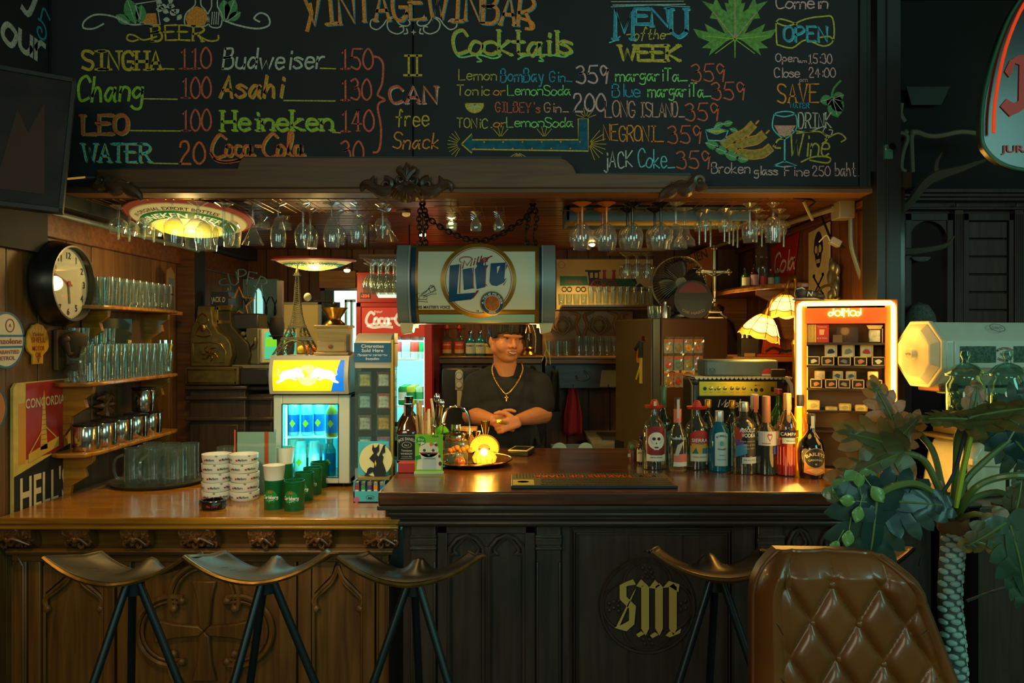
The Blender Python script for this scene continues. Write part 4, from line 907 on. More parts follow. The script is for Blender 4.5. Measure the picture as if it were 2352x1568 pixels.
t=thing('neon_sign','unlit blue and orange neon star sign reading super on a black stand','neon sign',(0,0,0))
TB=mat('4a6a78',.25,emit=.04,eh='6aa0b8'); TO=mat('b8742c',.3,emit=.12,eh='ff9030')
for s_,px,py,a in (('S',517,655,.5),('U',536,640,.25),('P',556,634,0),('E',578,640,-.2),('R',600,652,-.45)):
    b=B(TB); ca,sa=cos(a),sin(a)
    for sm,cl,pts in SF[s_]:
        q=[(((p[0]-3)*.008)*ca-((p[1]-4.5)*.0085)*sa,((p[0]-3)*.008)*sa+((p[1]-4.5)*.0085)*ca) for p in pts]
        b.tube([(X(px,D)+p[0],D,Z(py,D)+p[1]) for p in q],.0045,6,closed=cl,sm=3 if sm else 0)
    b.build('letter_tube',t)
pts=[(X(549+(37 if i%2==0 else 17)*sin(i*pi/5),D),D,Z(697-(38 if i%2==0 else 17)*cos(i*pi/5),D)) for i in range(10)]; B(TO).tube(pts,.006,6,closed=True).build('star_tube',t)
B(BLACKM).tube([(X(520,D),D+.02,Z(660,D)),(X(520,D),D+.02,Z(722,D))],.004,6).tube([(X(586,D),D+.02,Z(668,D)),(X(586,D),D+.02,Z(722,D))],.004,6).tube([(X(560,D),D+.02,Z(640,D)),(X(575,D),D+.02,Z(722,D))],.003,6).build('frame',t)
B(BLACKM).box(X(522,D),D-.05,Z(757,D),X(600,D),D+.12,Z(720,D)).build('transformer_base',t,bevel=.01)
t=thing('whiskey_box','black whiskey gift box with cream lettering on top of the cash register','box',(0,0,0)); D=4.5
B(BLACKM).box(X(484,D),D-.0,Z(702,D),X(524,D),D+.12,Z(670,D)).m(mat('c8b890',.5)).text('JACK D',X(502,D),Z(693,D),.075,.028,D-.002,arc=.25).build('box_body',t)
# microwave oven; green and blue reflections on the door are glowing panels
D=4.35; t=thing('microwave_oven','microwave oven with mirrored door reflecting green and blue light','microwave',(X(580,D),D+.09,Z(838,D)),R(60))
B(mat('8a8468',.4)).box(0,0,0,.28,.10,.205).build('case',t,bevel=.006)
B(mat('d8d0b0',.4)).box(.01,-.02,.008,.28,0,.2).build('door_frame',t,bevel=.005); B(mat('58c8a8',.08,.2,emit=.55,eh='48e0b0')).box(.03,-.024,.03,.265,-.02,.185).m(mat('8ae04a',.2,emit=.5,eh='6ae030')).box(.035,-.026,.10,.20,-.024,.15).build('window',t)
B(BLACKM).prism([(.215+.03*cos(i*pi/8),.105+.075*sin(i*pi/8)) for i in range(16)],-.032,-.02).build('handle',t)
B(mat('9a9478',.35,.4)).box(X(520,4.4),4.42,Z(846,4.4)-.0,X(640,4.4),4.9,Z(838,4.4)).build('under_shelf',t).matrix_parent_inverse=t.matrix_basis.inverted()
# pale blue door and doorway in the back wall
D=BW-.03
dr=struct(B(mat('7fa4a8',.5)).box(X(548,D),D,.1,X(640,D),D+.02,Z(640,D)).build('door_1',bevel=.004)); 
b=B(BLACKM)
for p in (566,612,632): 
    for sg in (1,-1): b.tube([(X(p+sg*3+sg*5*cos(a/4*pi),D),D-.005,Z(715-34*cos(a/8*pi)*1.0,D)) for a in range(9)],.004,5)
b.build('door_ironwork',dr); B(mat('bfe8e0',.3,emit=1.0,eh='9fe8dc')).prism([(X(p,D),Z(q,D)) for p,q in ((584,750),(584,690),(588,670),(594,662),(600,670),(604,690),(604,750))],D-.006,D-.001).build('arched_pane',dr)
wn=struct(B(mat('c8e4e0',.5,emit=2.6,eh='b8f0ec')).box(X(745,D),D,Z(860,D),X(822,D),D+.01,Z(665,D)).build('window_1'))
b=B(W_DARK); b.box(X(738,D),D-.03,Z(880,D),X(748,D),D+.02,Z(625,D)).box(X(738,D),D-.03,Z(668,D),X(822,D),D+.02,Z(660,D)); b.build('window_frame',wn)
B(mat('e0ecd8',.5)).box(X(795,D),D-.05,Z(860,D),X(800,D),D,Z(690,D)).box(X(808,D),D-.05,Z(860,D),X(812,D),D,Z(690,D)).box(X(795,D),D-.05,Z(694,D),X(818,D),D,Z(688,D)).m(mat('304848',.5)).box(X(748,D),D-.02,Z(860,D),X(768,D),D,Z(664,D)).box(X(770,D),D-.02,Z(790,D),X(782,D),D,Z(694,D)).build('window_bars',wn)
B(wood('8a5a22','c08a3a','x')).box(X(736,D),D-.04,Z(662,D),X(820,D),D,Z(622,D)).build('door_header',wn,bevel=.003)
D=4.9; t=thing('pale_board','pale cream panel standing behind the tower model','panel',(0,0,0)); B(mat('d8c07c',.55)).box(X(645,D),D,Z(812,D),X(733,D),D+.02,Z(697,D)).m(mat('8a8a70',.4)).box(X(642,D),D-.01,Z(699,D),X(736,D),D+.03,Z(694,D)).box(X(731,D),D-.01,Z(812,D),X(736,D),D+.03,Z(694,D)).build('panel_face',t); B(W_DARK).box(X(650,D),D+.03,0,X(728,D),D+.5,Z(812,D)).build('stand',t)
D=4.3; t=thing('bowler_hat','black hat hanging between the microwave and the tower model','hat',P(636,748,D)); B(mat('181614',.85)).lathe([(.035,-.075),(.07,-.03),(.072,.01),(.06,.045),(.0,.06)],20,sx=.5).build('crown',t); B(mat('181614',.85)).lathe([(.0,-.06),(.06,-.06),(.085,-.055),(.06,-.052)],20,sx=.5).build('brim',t)
B(W_DARK).box(-.01,.03,-1.665,.02,.06,.25).build('hook_post',t)
# ------------------------------------------------------------ round beer lamps under the ceiling
def beerlamp(lab,px,D,z,rad,tiltx,l1,l2,flip,em,tz=0,depth=.08,lp=12):
    t=thing('ceiling_lamp',lab,'lamp',(X(px,D),D,z),rot=(tiltx,0,tz))
    OP=lambda h,e: mat(h,.5,emit=e,eh=h)
    f=lambda u:-depth*(1-u*u)
    def ringm(r0,r1,m_): B(m_).shell([(rad*(r0+(r1-r0)*i/4),f(r0+(r1-r0)*i/4)) for i in range(5)],48).build('shade_band',t)
    ringm(.22,.50,OP('f0d040',em*1.5)); ringm(.50,.56,OP('e8d070',em)); ringm(.56,.74,OP('1e7a2c',em*.35)); ringm(.74,.88,OP('e0c878',em*.6)); ringm(.88,.9,OP('c8a860',em*.4)); ringm(.9,.99,OP('a84c30',em*.4))
    B(mat('ffd24a',.4,emit=em*12,eh='ffc030')).lathe([(.001,-depth*1.02),(rad*.12,-depth*1.0),(rad*.24,f(.22))],24).build('glowing_centre',t)
    B(mat('7a3020',.4)).tube([(rad*cos(a*pi/24),rad*sin(a*pi/24),0) for a in range(48)],.006,6,closed=True).build('rim',t)
    B(mat('5a4a2a',.5)).lathe([(.001,.02),(rad*.97,.001)],32).build('back_plate',t)
    b=B(OP('e8dca0',em)); b2=B(mat('3a2a14',.6))
    def put_(bb,s_,r_,h,span,sgn):
        # text round the underside; sgn 1 = reads along the far side, -1 = near side
        def wp(p):
            u=p[0]; q2=p[2]-h/2; s1=1 if sgn>0 else -1; k_=-1 if sgn==-2 else 1; a=(k_*u/r_); rr=r_+k_*q2+h/2
            return (rr*sin(a),s1*rr*cos(a),f(rr/rad)-.0035)
        bb.text(s_,0,0,span,h,0,1,warp=wp)
    put_(b,l1,rad*.60,rad*.10,rad*1.5,flip); put_(b2,l2,rad*.77,rad*.06,rad*1.5,flip)
    b.build('lettering',t,smooth_=False); b2.build('small_lettering',t,smooth_=False)
    light('lamp_bulb','POINT',(X(px,D),D,z-depth-.07),lp,WARM,.04)
    B(BLACK).tube([(0,0,.02),(0,0,.01)],.01,6).build('stem',t); return t
beerlamp('large round beer lamp tilted under the ceiling behind the hanging glasses, green band',436,3.56,2.158,.275,R(-9),'HEINEKEN BEER','IN ORIGINAL EXPORT BOTTLES',-1,.75,lp=5)
beerlamp('lower round beer lamp with green band hanging over the pale panel',722,4.3,Z(598,4.3)+.005,.225,R(2),'PREMIUM QUALITY','BREWED WITH NATURAL INGREDIENTS',-2,.7,depth=.06,lp=4)
o=B(BLACK).tube([(X(722,4.3),4.3,Z(598,4.3)),(X(722,4.3),4.3,CEIL)],.006,6).build('lamp_hanger'); tag(o,'thin black drop rod holding the lower round beer lamp','rod')
# ------------------------------------------------------------ red drinks fridge
D=4.75; t=thing('drinks_fridge','tall red drinks fridge with lit cyan inside and cans on wire shelves','fridge',(0,0,0)); RED=mat('c02818',.35); RD=mat('8a1c14',.4)
zz=lambda q:Z(q,D); xx=lambda p:X(p,D)
B(RD).box(xx(820),D+.05,.1,xx(826),D+.62,zz(625)).box(xx(986),D+.05,.1,xx(994),D+.62,zz(625)).box(xx(820),D+.05,zz(640),xx(994),D+.62,zz(622)).build('case',t)
B(mat('bff4f0',.5,emit=.5,eh='6ae8e4')).box(xx(826),D+.55,.1,xx(986),D+.6,zz(770)).build('liner',t)
B(RED).box(xx(820),D-.01,zz(695),xx(994),D+.05,zz(625)).build('header',t,bevel=.004); b=B(RED); b.box(xx(820),D-.03,.1,xx(832),D+.03,zz(695)).box(xx(976),D-.03,.1,xx(994),D+.03,zz(695)).box(xx(820),D-.03,zz(706),xx(994),D+.03,zz(695)).build('door_frame',t,bevel=.004)
B(mat('d0402c',.3,emit=.25,eh='e03018')).box(xx(832),D-.02,zz(772),xx(976),D+.02,zz(706)).build('logo_panel',t)
b=B(mat('f0e8d8',.4,emit=.35,eh='f0e8d8')); L=[[(.55,.8),(.3,.95),(.05,.6),(.0,.25),(.2,.05),(.5,.12)],[(.6,.5),(.55,.2),(.75,.1),(.85,.35),(.7,.55),(.6,.45)],[(1.15,.5),(.98,.5),(.92,.25),(1.1,.1),(1.25,.2)],[(1.5,.5),(1.32,.48),(1.3,.2),(1.45,.1),(1.56,.3),(1.55,.55),(1.55,.15),(1.7,.15)],[(1.75,.5),(1.95,.5)],[(2.6,.85),(2.4,1.0),(2.1,.65),(2.05,.3),(2.3,.05),(2.55,.12)],[(2.65,.5),(2.6,.2),(2.8,.1),(2.9,.35),(2.75,.55),(2.65,.45)],[(3.0,.2),(3.15,.6),(3.2,1.0),(3.08,1.0),(3.05,.3),(3.2,.1)],[(3.5,.5),(3.32,.48),(3.3,.2),(3.45,.1),(3.56,.3),(3.55,.55),(3.55,.15),(3.7,.15)],[(.1,.0),(.5,-.12),(1.2,-.05),(1.8,-.1)]]
COKE=L
def coke(b,x0,z0,w_,y,lw,tl=0,warp=None):
    s_=w_/3.7
    for l in L:
        o=len(b.v); b.rib([(x0+p[0]*s_,z0+p[1]*s_+tl*p[0]*s_) for p in l],lw,y,sm=5)
        if warp: b.v[o:]=[warp(p) for p in b.v[o:]]
cb_=B(ck('o')); coke(cb_,X(486,BD),Z(364,BD),.38,-.0012,.011); cb_.build('chalk_lettering',CB,smooth_=False); cb_=B(ck('n')); coke(cb_,X(489,BD),Z(366,BD),.38,-.0008,.009); cb_.build('chalk_lettering',CB,smooth_=False)
coke(b,xx(843),zz(748),.32,D-.023,.016); b.text('Enjoy!',xx(870),zz(718),.05,.012,D-.023,shear=.2); b.build('logo_lettering',t,smooth_=False)
B(BLACK).box(xx(828),D-.014,zz(686),xx(852),D-.01,zz(672)).m(mat('ff3010',.4,emit=4,eh='ff2808')).text('-334',xx(840),zz(683),.05,.018,D-.016).build('temperature_display',t)
B(mat('f0f0e4',.4,emit=.8,eh='c8f0e8')).prism([(xx(864),zz(672)),(xx(930),zz(672)),(xx(924),zz(684)),(xx(870),zz(684))],D-.014,D-.01).build('handle_strip',t)
WIRE2=mat('e8f8f4',.3,emit=.4,eh='c0ffff')
for q in (826,934,1020):
    b=B(WIRE2); b.box(xx(832),D+.06,zz(q+3),xx(976),D+.07,zz(q-1)).box(xx(832),D+.06,zz(q-14),xx(976),D+.065,zz(q-15)); [b.tube([(xx(834)+.03*i,D+.07,zz(q)),(xx(834)+.03*i,D+.5,zz(q))],.002,4) for i in range(12)]; b.build('wire_shelf',t)
B(mat('e4ffff',.4,emit=6,eh='a8fff8')).box(xx(972),D+.04,.4,xx(975),D+.05,zz(775)).build('led_strip',t)
light('fridge_light','AREA',(xx(915),D+.2,zz(778)),5,(.3,1,.95),.3,size_y=.3,aim=(xx(905),D+.3,.5)); light('fridge_glow','POINT',(xx(930),D+.15,zz(850)),2.2,(.3,1,.95),.08)
canh=.165
def can(px,q,lab,h1,h2,h=.155,r=.03,D_=None,kind='can',k=0):
    D_=D_ or D+.14+.09*k; t=thing('drink_can',lab,'can',(X(px,D_),D_,zz(q)),group='cans in the red drinks fridge')
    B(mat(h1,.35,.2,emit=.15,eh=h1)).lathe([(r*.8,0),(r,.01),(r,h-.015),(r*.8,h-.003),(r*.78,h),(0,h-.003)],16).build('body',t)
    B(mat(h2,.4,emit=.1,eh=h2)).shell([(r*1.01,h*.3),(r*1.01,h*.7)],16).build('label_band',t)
for a in ((912,826,'white can with red base on the upper shelf by the cigarette stand','e8e8e0','c83030'),(933,826,'white and grey can, second on the upper fridge shelf','e4e8dc','a8b0a0'),(954,826,'white can with red band, third on the upper fridge shelf','f0e8dc','d83828'),(972,826,'green and white can at the end of the upper fridge shelf','d0ecd0','2c9a50')): can(*a)
for i,px in enumerate((926,944,966)):
    for k in range(3): can(px+5*k,934,('dark green','yellow topped green','pale green')[i]+' can, number '+('one','two','three')[k]+' deep, on the middle fridge shelf',('1c8a40','c8c838','b8dcb0')[i],('e0e8e0','2a8a3a','40a860')[i],.115,.031,k=k)
# ------------------------------------------------------------ counter-top beer cooler
D=3.45; t=thing('mini_fridge','silver counter top cooler with lit yellow canopy and cyan lit glass door','fridge',(0,0,0)); xx=lambda p,D_=D:X(p,D_); zz=lambda q,D_=D:Z(q,D_)
SIL=mat('b4b0a0',.4,.25); SILL=mat('c8ccb8',.4,.1); x0,x1_=xx(628),xx(803); zt=zz(905)
b=B(SIL); b.box(x0,D+.03,.965,x0+.03,D+.33,zt).box(x1_-.03,D+.03,.965,x1_,D+.33,zt).box(x0,D+.03,zt-.02,x1_,D+.33,zt).box(x0,D+.03,.962,x1_,D+.33,.99).box(x0,D+.30,.965,x1_,D+.33,zt); b.build('cabinet',t,bevel=.004)
dx0,dx1,dz0,dz1=xx(648),xx(777),zz(1096),zz(928)
b=B(SILL); b.box(x0,D,.968,dx0,D+.03,zt-.004).box(dx1,D,.968,x1_,D+.03,zt-.004).box(dx0,D,.968,dx1,D+.03,dz0).box(dx0,D,dz1,dx1,D+.03,zt-.004); b.build('door_frame',t,bevel=.004)
B(BLACK).tube([(dx0,D-.001,dz0),(dx1,D-.001,dz0),(dx1,D-.001,dz1),(dx0,D-.001,dz1)],.003,6,closed=True).build('door_gasket',t); B(glass('d0f4f4',fac=.04)).box(dx0,D+.01,dz0,dx1,D+.012,dz1).build('door_glass',t)
B(mat('58d8e0',.5,emit=.55,eh='10c8d8')).box(x0+.031,D+.29,.985,x1_-.031,D+.297,zt-.021).build('liner',t)
B(mat('d0ffff',.4,emit=9,eh='80f8ff')).box(dx0+.002,D+.04,dz0+.02,dx0+.008,D+.05,dz1-.01).build('led_strip',t)
B(WIRE2).box(x0+.031,D+.05,zz(1010),x1_-.031,D+.28,zz(1010)+.004).build('shelf',t)
B(BLACK).cyl((x0+.04,D+.06,LZ),.014,.014).cyl((x1_-.04,D+.06,LZ),.014,.014).cyl((x0+.04,D+.29,LZ),.014,.014).cyl((x1_-.04,D+.29,LZ),.014,.014).build('feet',t)
light('cooler_light','AREA',(xx(712),D+.12,zz(915)-.02),3.2,(.15,.95,1),.25,size_y=.15,aim=(xx(712),D+.15,.95)); light('cooler_glow','POINT',(xx(655),D+.16,zz(970)),.9,(.15,.95,1),.03); light('cooler_glow','POINT',(xx(712),D+.07,zz(1065)),.6,(.15,.95,1),.03)
# canopy: curved front
cz0,cz1=zz(903),zz(816); pr=[]
def canopy(x0_,x1q,m_,name,inset=0,off=0,z0_=None,z1_=None):
    za,zb_=z0_ or cz0,z1_ or cz1
    b=B(m_).grid(lambda u,v:(x0_+(x1q-x0_)*u,D-.022-.028*sin(pi*(.15+.8*v))-off,za+(zb_-za)*v),8,12); return b
def cy_(z): v=(z-cz0)/(cz1-cz0); return D-.022-.028*sin(pi*(.15+.8*v))
canopy(x0-.005,x1_+.004,SIL,'s').build('canopy_front',t); B(SIL).box(x0-.005,D-.01,cz0,x1_+.004,D+.3,cz1-.002).build('canopy_body',t,bevel=.004)
b=B(mat('e8d818',.4,emit=.62,eh='f4d018')); pz0,pz1=zz(896),zz(826); px0,px1=xx(634),xx(796)
wpc=lambda off:(lambda p:(p[0],cy_(p[2])-off,p[2]))
b.grid(lambda u,v:(px0+(px1-px0)*u,cy_(pz0+(pz1-pz0)*v)-.002,pz0+(pz1-pz0)*v),6,14); b.build('light_panel',t)
b=B(mat('1468c8',.4,emit=.7,eh='0878e8')); b.grid(lambda u,v:(xx(766)+(xx(787)-xx(766))*v+(px1-(xx(766)+(xx(787)-xx(766))*v))*u,cy_(pz0+(pz1-pz0)*v)-.004,pz0+(pz1-pz0)*v),2,14); b.build('blue_corner',t)
b=B(mat('ffe8a0',.4,emit=.9,eh='ffd870')); b.prism([(xx(714)+.046*cos(i*pi/12),zz(860)+.046*sin(i*pi/12)) for i in range(24)],0,.0005); b.v=[(p[0],cy_(p[2])-.005,p[2]) for p in b.v]; b.build('sun_disc',t)
bull=[(0,0),(6,-10),(18,-14),(30,-16),(40,-20),(48,-16),(52,-8),(56,0),(54,6),(48,2),(44,4),(38,2),(34,4),(40,8),(34,10),(28,6),(20,6),(12,8),(4,14),(-6,16),(-8,14),(0,8)]
for sg,cx0 in ((1,651),(-1,777)):
    b=B(mat('fff4e0',.4,emit=1.3,eh='fff0d8')); b.prism([(xx(cx0+sg*p[0]),zz(862+p[1])) for p in bull],0,.0005); b.rib([(xx(cx0+sg*p[0]),zz(862+p[1])) for p in ((2,0),(-4,-4),(-2,-10),(-4,-16))],.003,0); b.v=[(p[0],cy_(p[2])-.006,p[2]) for p in b.v]; b.build('bull_emblem',t)
light('canopy_glow','POINT',(xx(714),D-.16,zz(862)),.7,(1,.8,.2),.06)
def bot(px,q0,h,r,lab,top,body,band,Dk,grp,name='drink_can'):
    t=thing(name,lab,'bottle' if name=='bottle' else 'can',(X(px,Dk),Dk,q0),group=grp)
    if name=='bottle': B(mat(body,.15,.1,emit=.08,eh=body)).lathe([(r*.9,0),(r,.008),(r,h*.68),(r*.55,h*.85),(r*.5,h*.9)],16).build('body',t); B(mat(top,.3,.8)).lathe([(r*.6,h*.88),(r*.62,h),(0,h)],16).build('cap',t)
    else: B(mat(body,.3,.5,emit=.1,eh=body)).lathe([(r*.8,0),(r,.01),(r,h-.012),(r*.8,h),(0,h-.003)],16).build('body',t)
    B(mat(band,.35,.2,emit=.06,eh=band)).shell([(r*1.01,h*.12),(r*1.01,h*.62)],16).build('label_band',t)
    b=B(mat('e8c820',.4)); b.prism([(.014*cos(i*pi/2),h*.37+.018*sin(i*pi/2)) for i in range(4)],0,.0004); b.v=[(x_,-sqrt(max(0,(r*1.02)**2-x_*x_))-.0006,z_) for x_,y_,z_ in b.v]; b.build('emblem',t)
    return t
sz=zz(1010)+.004
bot(675,sz,.155,.026,'energy drink can on the upper cooler shelf by the light strip','c8d0d0','a8c8d8','1868b8',D+.12,'cans on the upper cooler shelf'); bot(705,sz,.155,.026,'energy drink can in the middle of the upper cooler shelf','c8d0d0','a8c8d8','1868b8',D+.12,'cans on the upper cooler shelf'); bot(733,sz,.155,.026,'energy drink can behind the bottle on the upper cooler shelf','c8d0d0','a8c8d8','1868b8',D+.15,'cans on the upper cooler shelf'); bot(762,sz,.165,.027,'brown energy drink bottle on the upper cooler shelf','c8c8b8','b87828','1868b8',D+.08,None,'bottle')
bot(690,.9905,.15,.027,'plain white can by the light strip on the lower cooler shelf','d8e8e8','d0e8e4','e8f0e8',D+.12,'cans on the cooler floor'); bot(722,.9905,.15,.026,'white soda can in the middle of the cooler floor','d8e8e8','d0e8e4','e8f0e8',D+.12,'cans on the cooler floor'); bot(756,.9905,.165,.03,'blue labelled bottle on the cooler floor','b8c8c8','189ab0','1870b8',D+.08,None,'bottle')
# ------------------------------------------------------------ tower model and coffee mill on the cooler
TZ=cz1; D=3.6; EM=mat('8a8258',.4,.6); t=thing('tower_model','lattice metal model of the Eiffel tower standing on the small cooler','model tower',(X(683,D),D,TZ)); 
prof=[(.088,0),(.062,.05),(.044,.095),(.028,.135),(.019,.18),(.013,.24),(.009,.30),(.006,.36)]
def pr_(z):
    for i in range(len(prof)-1):
        (r0,z0),(r1,z1)=prof[i],prof[i+1]
        if z<=z1: return r0+(r1-r0)*(z-z0)/(z1-z0)
    return prof[-1][0]
for sx_,sy_ in ((1,1),(1,-1),(-1,1),(-1,-1)):
    b=B(EM)
    for w_ in (0,1):
        def q(z,a,bb): r_=pr_(z); ww=min(.022,r_*.5) if z<.135 else 0; return (sx_*(r_-a*ww),sy_*(r_-bb*ww),z)
        for a,bb in ((0,0),(1,0),(0,1),(1,1)): b.tube([q(z,a,bb) for z in (0,.05,.095,.135)],.0022,4)
    n=9
    for i in range(n):
        za,zb_=.135*i/n,.135*(i+1)/n
        for a,bb,c,d_ in ((0,0,1,0),(0,0,0,1),(1,0,0,0),(0,1,0,0)): b.tube([q(za,a,bb),q(zb_,c,d_)],.0013,4)
    b.tube([(sx_*pr_(z),sy_*pr_(z),z) for z in (.135,.18,.24,.30,.36)],.0022,4); b.build('leg',t)
b=B(EM); n=24
for i in range(n):
    za,zb_=.135+.225*i/n,.135+.225*(i+1)/n; ra,rb=pr_(za),pr_(zb_)
    for k in range(4):
        c_=[(1,1),(1,-1),(-1,-1),(-1,1)]; a,bb=c_[k],c_[(k+1)%4]
        b.tube([(a[0]*ra,a[1]*ra,za),(bb[0]*rb,bb[1]*rb,zb_)],.001,3); b.tube([(bb[0]*ra,bb[1]*ra,za),(a[0]*rb,a[1]*rb,zb_)],.001,3)
b.build('lattice_shaft',t)
b=B(EM)
for z,w_,h in ((.07,.06,.008),(.078,.056,.005),(.128,.034,.01)): b.cb((0,0,z),(w_*2,w_*2,h))
b.box(-.012,-.012,.36,.012,.012,.375).box(-.016,-.016,.362,.016,.016,.366).lathe([(.01,.375),(.007,.39),(.003,.395),(.003,.415),(0,.418)],8); b.build('platform',t)
for sg in (1,-1): B(EM).tube([(.05*cos(a*pi/10),sg*.062,.02+.045*sin(a*pi/10)) for a in range(11)],.0025,5).build('arch',t)
t=thing('orange_ornament','small orange glazed ornament seen through the legs of the tower model','ornament',(X(690,D+.02),D+.14,TZ)); B(mat('e87828',.3)).sph((0,0,.022),.022).sph((.03,0,.02),.02).m(mat('e8d040',.4)).sph((-.03,0,.02),.02).build('body',t)
D=3.57; t=thing('coffee_mill','wooden coffee mill with brass bowl, crank and small drawer on the cooler','coffee mill',(X(766,D),D+.02,TZ)); WM=wood('b89050','d8b878','x',.5,vary=0)
B(WM).box(-.078,-.07,0,.078,.07,.012).box(-.067,-.06,.012,.067,.06,.122).box(-.078,-.07,.122,.078,.07,.134).build('body',t,bevel=.003); B(WM).box(-.062,-.064,.016,.062,-.06,.062).build('drawer',t,bevel=.002)
B(mat('8a5a3a',.4)).lathe([(.004,0),(.009,-.008),(.009,-.016),(0,-.02)],12,(0,-.064,.038),axis='y').build('drawer_knob',t); B(BRASS).lathe([(.05,.134),(.045,.145),(.028,.16),(.03,.17),(.055,.205),(.06,.215),(.055,.213),(.02,.18),(0,.178)],28).build('bowl',t)
B(mat('3a3830',.4,.6)).tube([(0,0,.18),(0,0,.235),(-.02,-.01,.24),(-.11,-.03,.245)],.004,6).sph((0,0,.23),.012).build('crank',t); B(CREAM).sph((-.115,-.03,.262),.018,1,1,1.1).build('crank_knob',t)
# ------------------------------------------------------------ cigarette stand
D=3.42; t=thing('cigarette_stand','tall clear cigarette dispenser with silver hood and blue sales panel','dispenser',(0,0,0)); xx=lambda p:X(p,D); zz=lambda q:Z(q,D)
a0,a1=xx(815),xx(897)
B(SIL).grid(lambda u,v:(a0+(a1-a0)*u,D+.10-.10*sin(pi/2*v)*1.0,zz(765)-(.055)*(1-cos(pi/2*v))),4,10).box(a0,D+.10,zz(790),a1,D+.2,zz(765)).prism([(a0,zz(790)),(a1,zz(790)),(a1,zz(787)),(a0,zz(787))],D,D+.1).build('hood',t)
B(SIL).box(a0,D+.004,zz(845),a1,D+.2,zz(788)).build('header_body',t)
b=B(mat('1c5a84',.4,emit=.08,eh='2a80b0')); b.box(a0-.003,D-.004,zz(831),a1+.003,D+.004,zz(787)); b.m(mat('2f78a0',.4)); [b.rect(a0-.002,zz(791+i*4),a1+.002,zz(790+i*4),D-.0046,.0006) for i in range(10)]; b.build('sales_panel',t)
b=B(mat('d8e8e8',.4,emit=.1,eh='d8e8e8')); m_=(a0+a1)/2; b.text('Cigarettes',m_,zz(798),.10,.0135,D-.0056).text('Sold Here',m_,zz(808),.095,.0135,D-.0056).text('Продаем сигареты',m_,zz(817),.13,.008,D-.0056).text('จำหน่ายบุหรี่' if False else 'ร้านถุงเชียง',m_,zz(826),.06,.009,D-.0056); b.build('lettering',t,smooth_=False)
AC=glass('ecf6f2',fac=.06,body=.04,bodyc='b8d8d0'); b=B(AC); b.box(a0,D,LZ,a1,D+.003,zz(845)).box(a0,D,LZ,a0+.003,D+.18,zz(845)).box(a1-.003,D,LZ,a1,D+.18,zz(845)).build('clear_case',t)
B(mat('c8a848',.25,.6)).box(a1,D,LZ,a1+.012,D+.04,zz(780)).build('edge_strip',t); B(mat('6a8480',.5)).box(a0+.004,D+.12,LZ,a1-.004,D+.16,zz(845)).build('back_panel',t)
pk=(('5a7080','d8c070'),('8c3c48','e8dcd0'),('4a6a7c','a8c4cc'),('d86858','f0dcd0'),('8a7078','d0c4bc'),('8a7048','f0a848'),('5a98a8','e0ece4'),('d87098','58b8c0'))
for i in range(8):
    r_,c_=divmod(i,2); x_=a0+.012+c_*.082; z_=zz(848)-.095*(r_+1)-.004
    t2=thing('cigarette_pack',('first','second','third','bottom')[r_]+' row cigarette pack in the '+('inner' if c_ else 'outer')+' column of the dispenser','cigarette pack',(x_,D+.02,z_),group='cigarette packs in the dispenser')
    B(mat(pk[i][0],.4,noise=.5,ns=60)).box(0,0,0,.055,.08,.088).build('pack',t2); B(mat(pk[i][1],.5,noise=.5,ns=80)).rect(.006,.026,.049,.076,-.001).m(mat('1c1c1c',.5)).rect(0,0,.055,.022,-.001).build('warning_print',t2)
B(AC).box(a0+.003,D+.01,zz(848)-.102,a1-.003,D+.12,zz(848)-.100).box(a0+.003,D+.01,zz(848)-.197,a1-.003,D+.12,zz(848)-.195).box(a0+.003,D+.01,zz(848)-.292,a1-.003,D+.12,zz(848)-.290).build('inner_shelf',t)
# lighter display with five lighters, cat silhouette disc behind
D=3.14; t=thing('lighter_display','turquoise cardboard tray holding disposable lighters','display box',(0,0,0)); x0,x1_=X(812,D),X(884,D)
B(mat('48b8c8',.5)).box(x0,D,LZ,x1_,D+.004,Z(1128,D)).box(x0,D,LZ,x0+.004,D+.09,Z(1105,D)).box(x1_-.004,D,LZ,x1_,D+.09,Z(1105,D)).box(x0,D,LZ,x1_,D+.09,LZ+.004).box(x0,D+.086,LZ,x1_,D+.09,Z(1020,D)).m(mat('b06088',.5)).disc(x0+.012,LZ+.012,.012,D-.0008).build('tray',t)
B(mat('1a3040',.5)).ring(X(850,D),Z(1142,D),.008,.0088,D-.001,sx=1.9).text('MK',X(850,D),Z(1146,D),.02,.009,D-.001,shear=.3).build('print',t)
for r_ in range(2):
    for i,(h,n_) in enumerate((('a03040','red'),('2a8a50','green'),('504070','violet'),('e08a28','orange'),('2a7ab8','blue'))):
        xo=x0+.012+.025*i; y_=D+.012+.022*r_; o=B(mat(h,.2,emit=.03,eh=h)).box(xo-.008,y_-.005,LZ+.006,xo+.008,y_+.006,LZ+.068).m(CHROME).box(xo-.008,y_-.005,LZ+.068,xo+.008,y_+.006,LZ+.082).m(mat('d8d8d0',.5)).rect(xo-.0075,LZ+.02,xo+.0075,LZ+.05,y_-.0058).build('lighter',bevel=.001); tag(o,n_+' lighter in the '+('front' if r_==0 else 'back')+' row of the turquoise tray','lighter','lighters in the turquoise tray')
D=3.2; t=thing('cat_disc','round cream disc with black silhouette of a cat playing double bass','ornament',(X(863,D),D+.0,Z(1056,D))); r=.067
B(mat('e8dc98',.5)).disc(0,0,r,0,.006,40).build('disc',t)
sil=[(-6,-36),(-3,-28),(3,-30),(8,-37),(8,-22),(2,-14),(6,-8),(12,-14),(18,-8),(16,4),(20,14),(24,26),(22,38),(-2,38),(-6,26),(-12,30),(-20,36),(-26,36),(-20,28),(-18,20),(-12,16),(-4,18),(-2,8),(-8,2),(-14,-4),(-8,-12),(-4,-16),(-8,-24)]
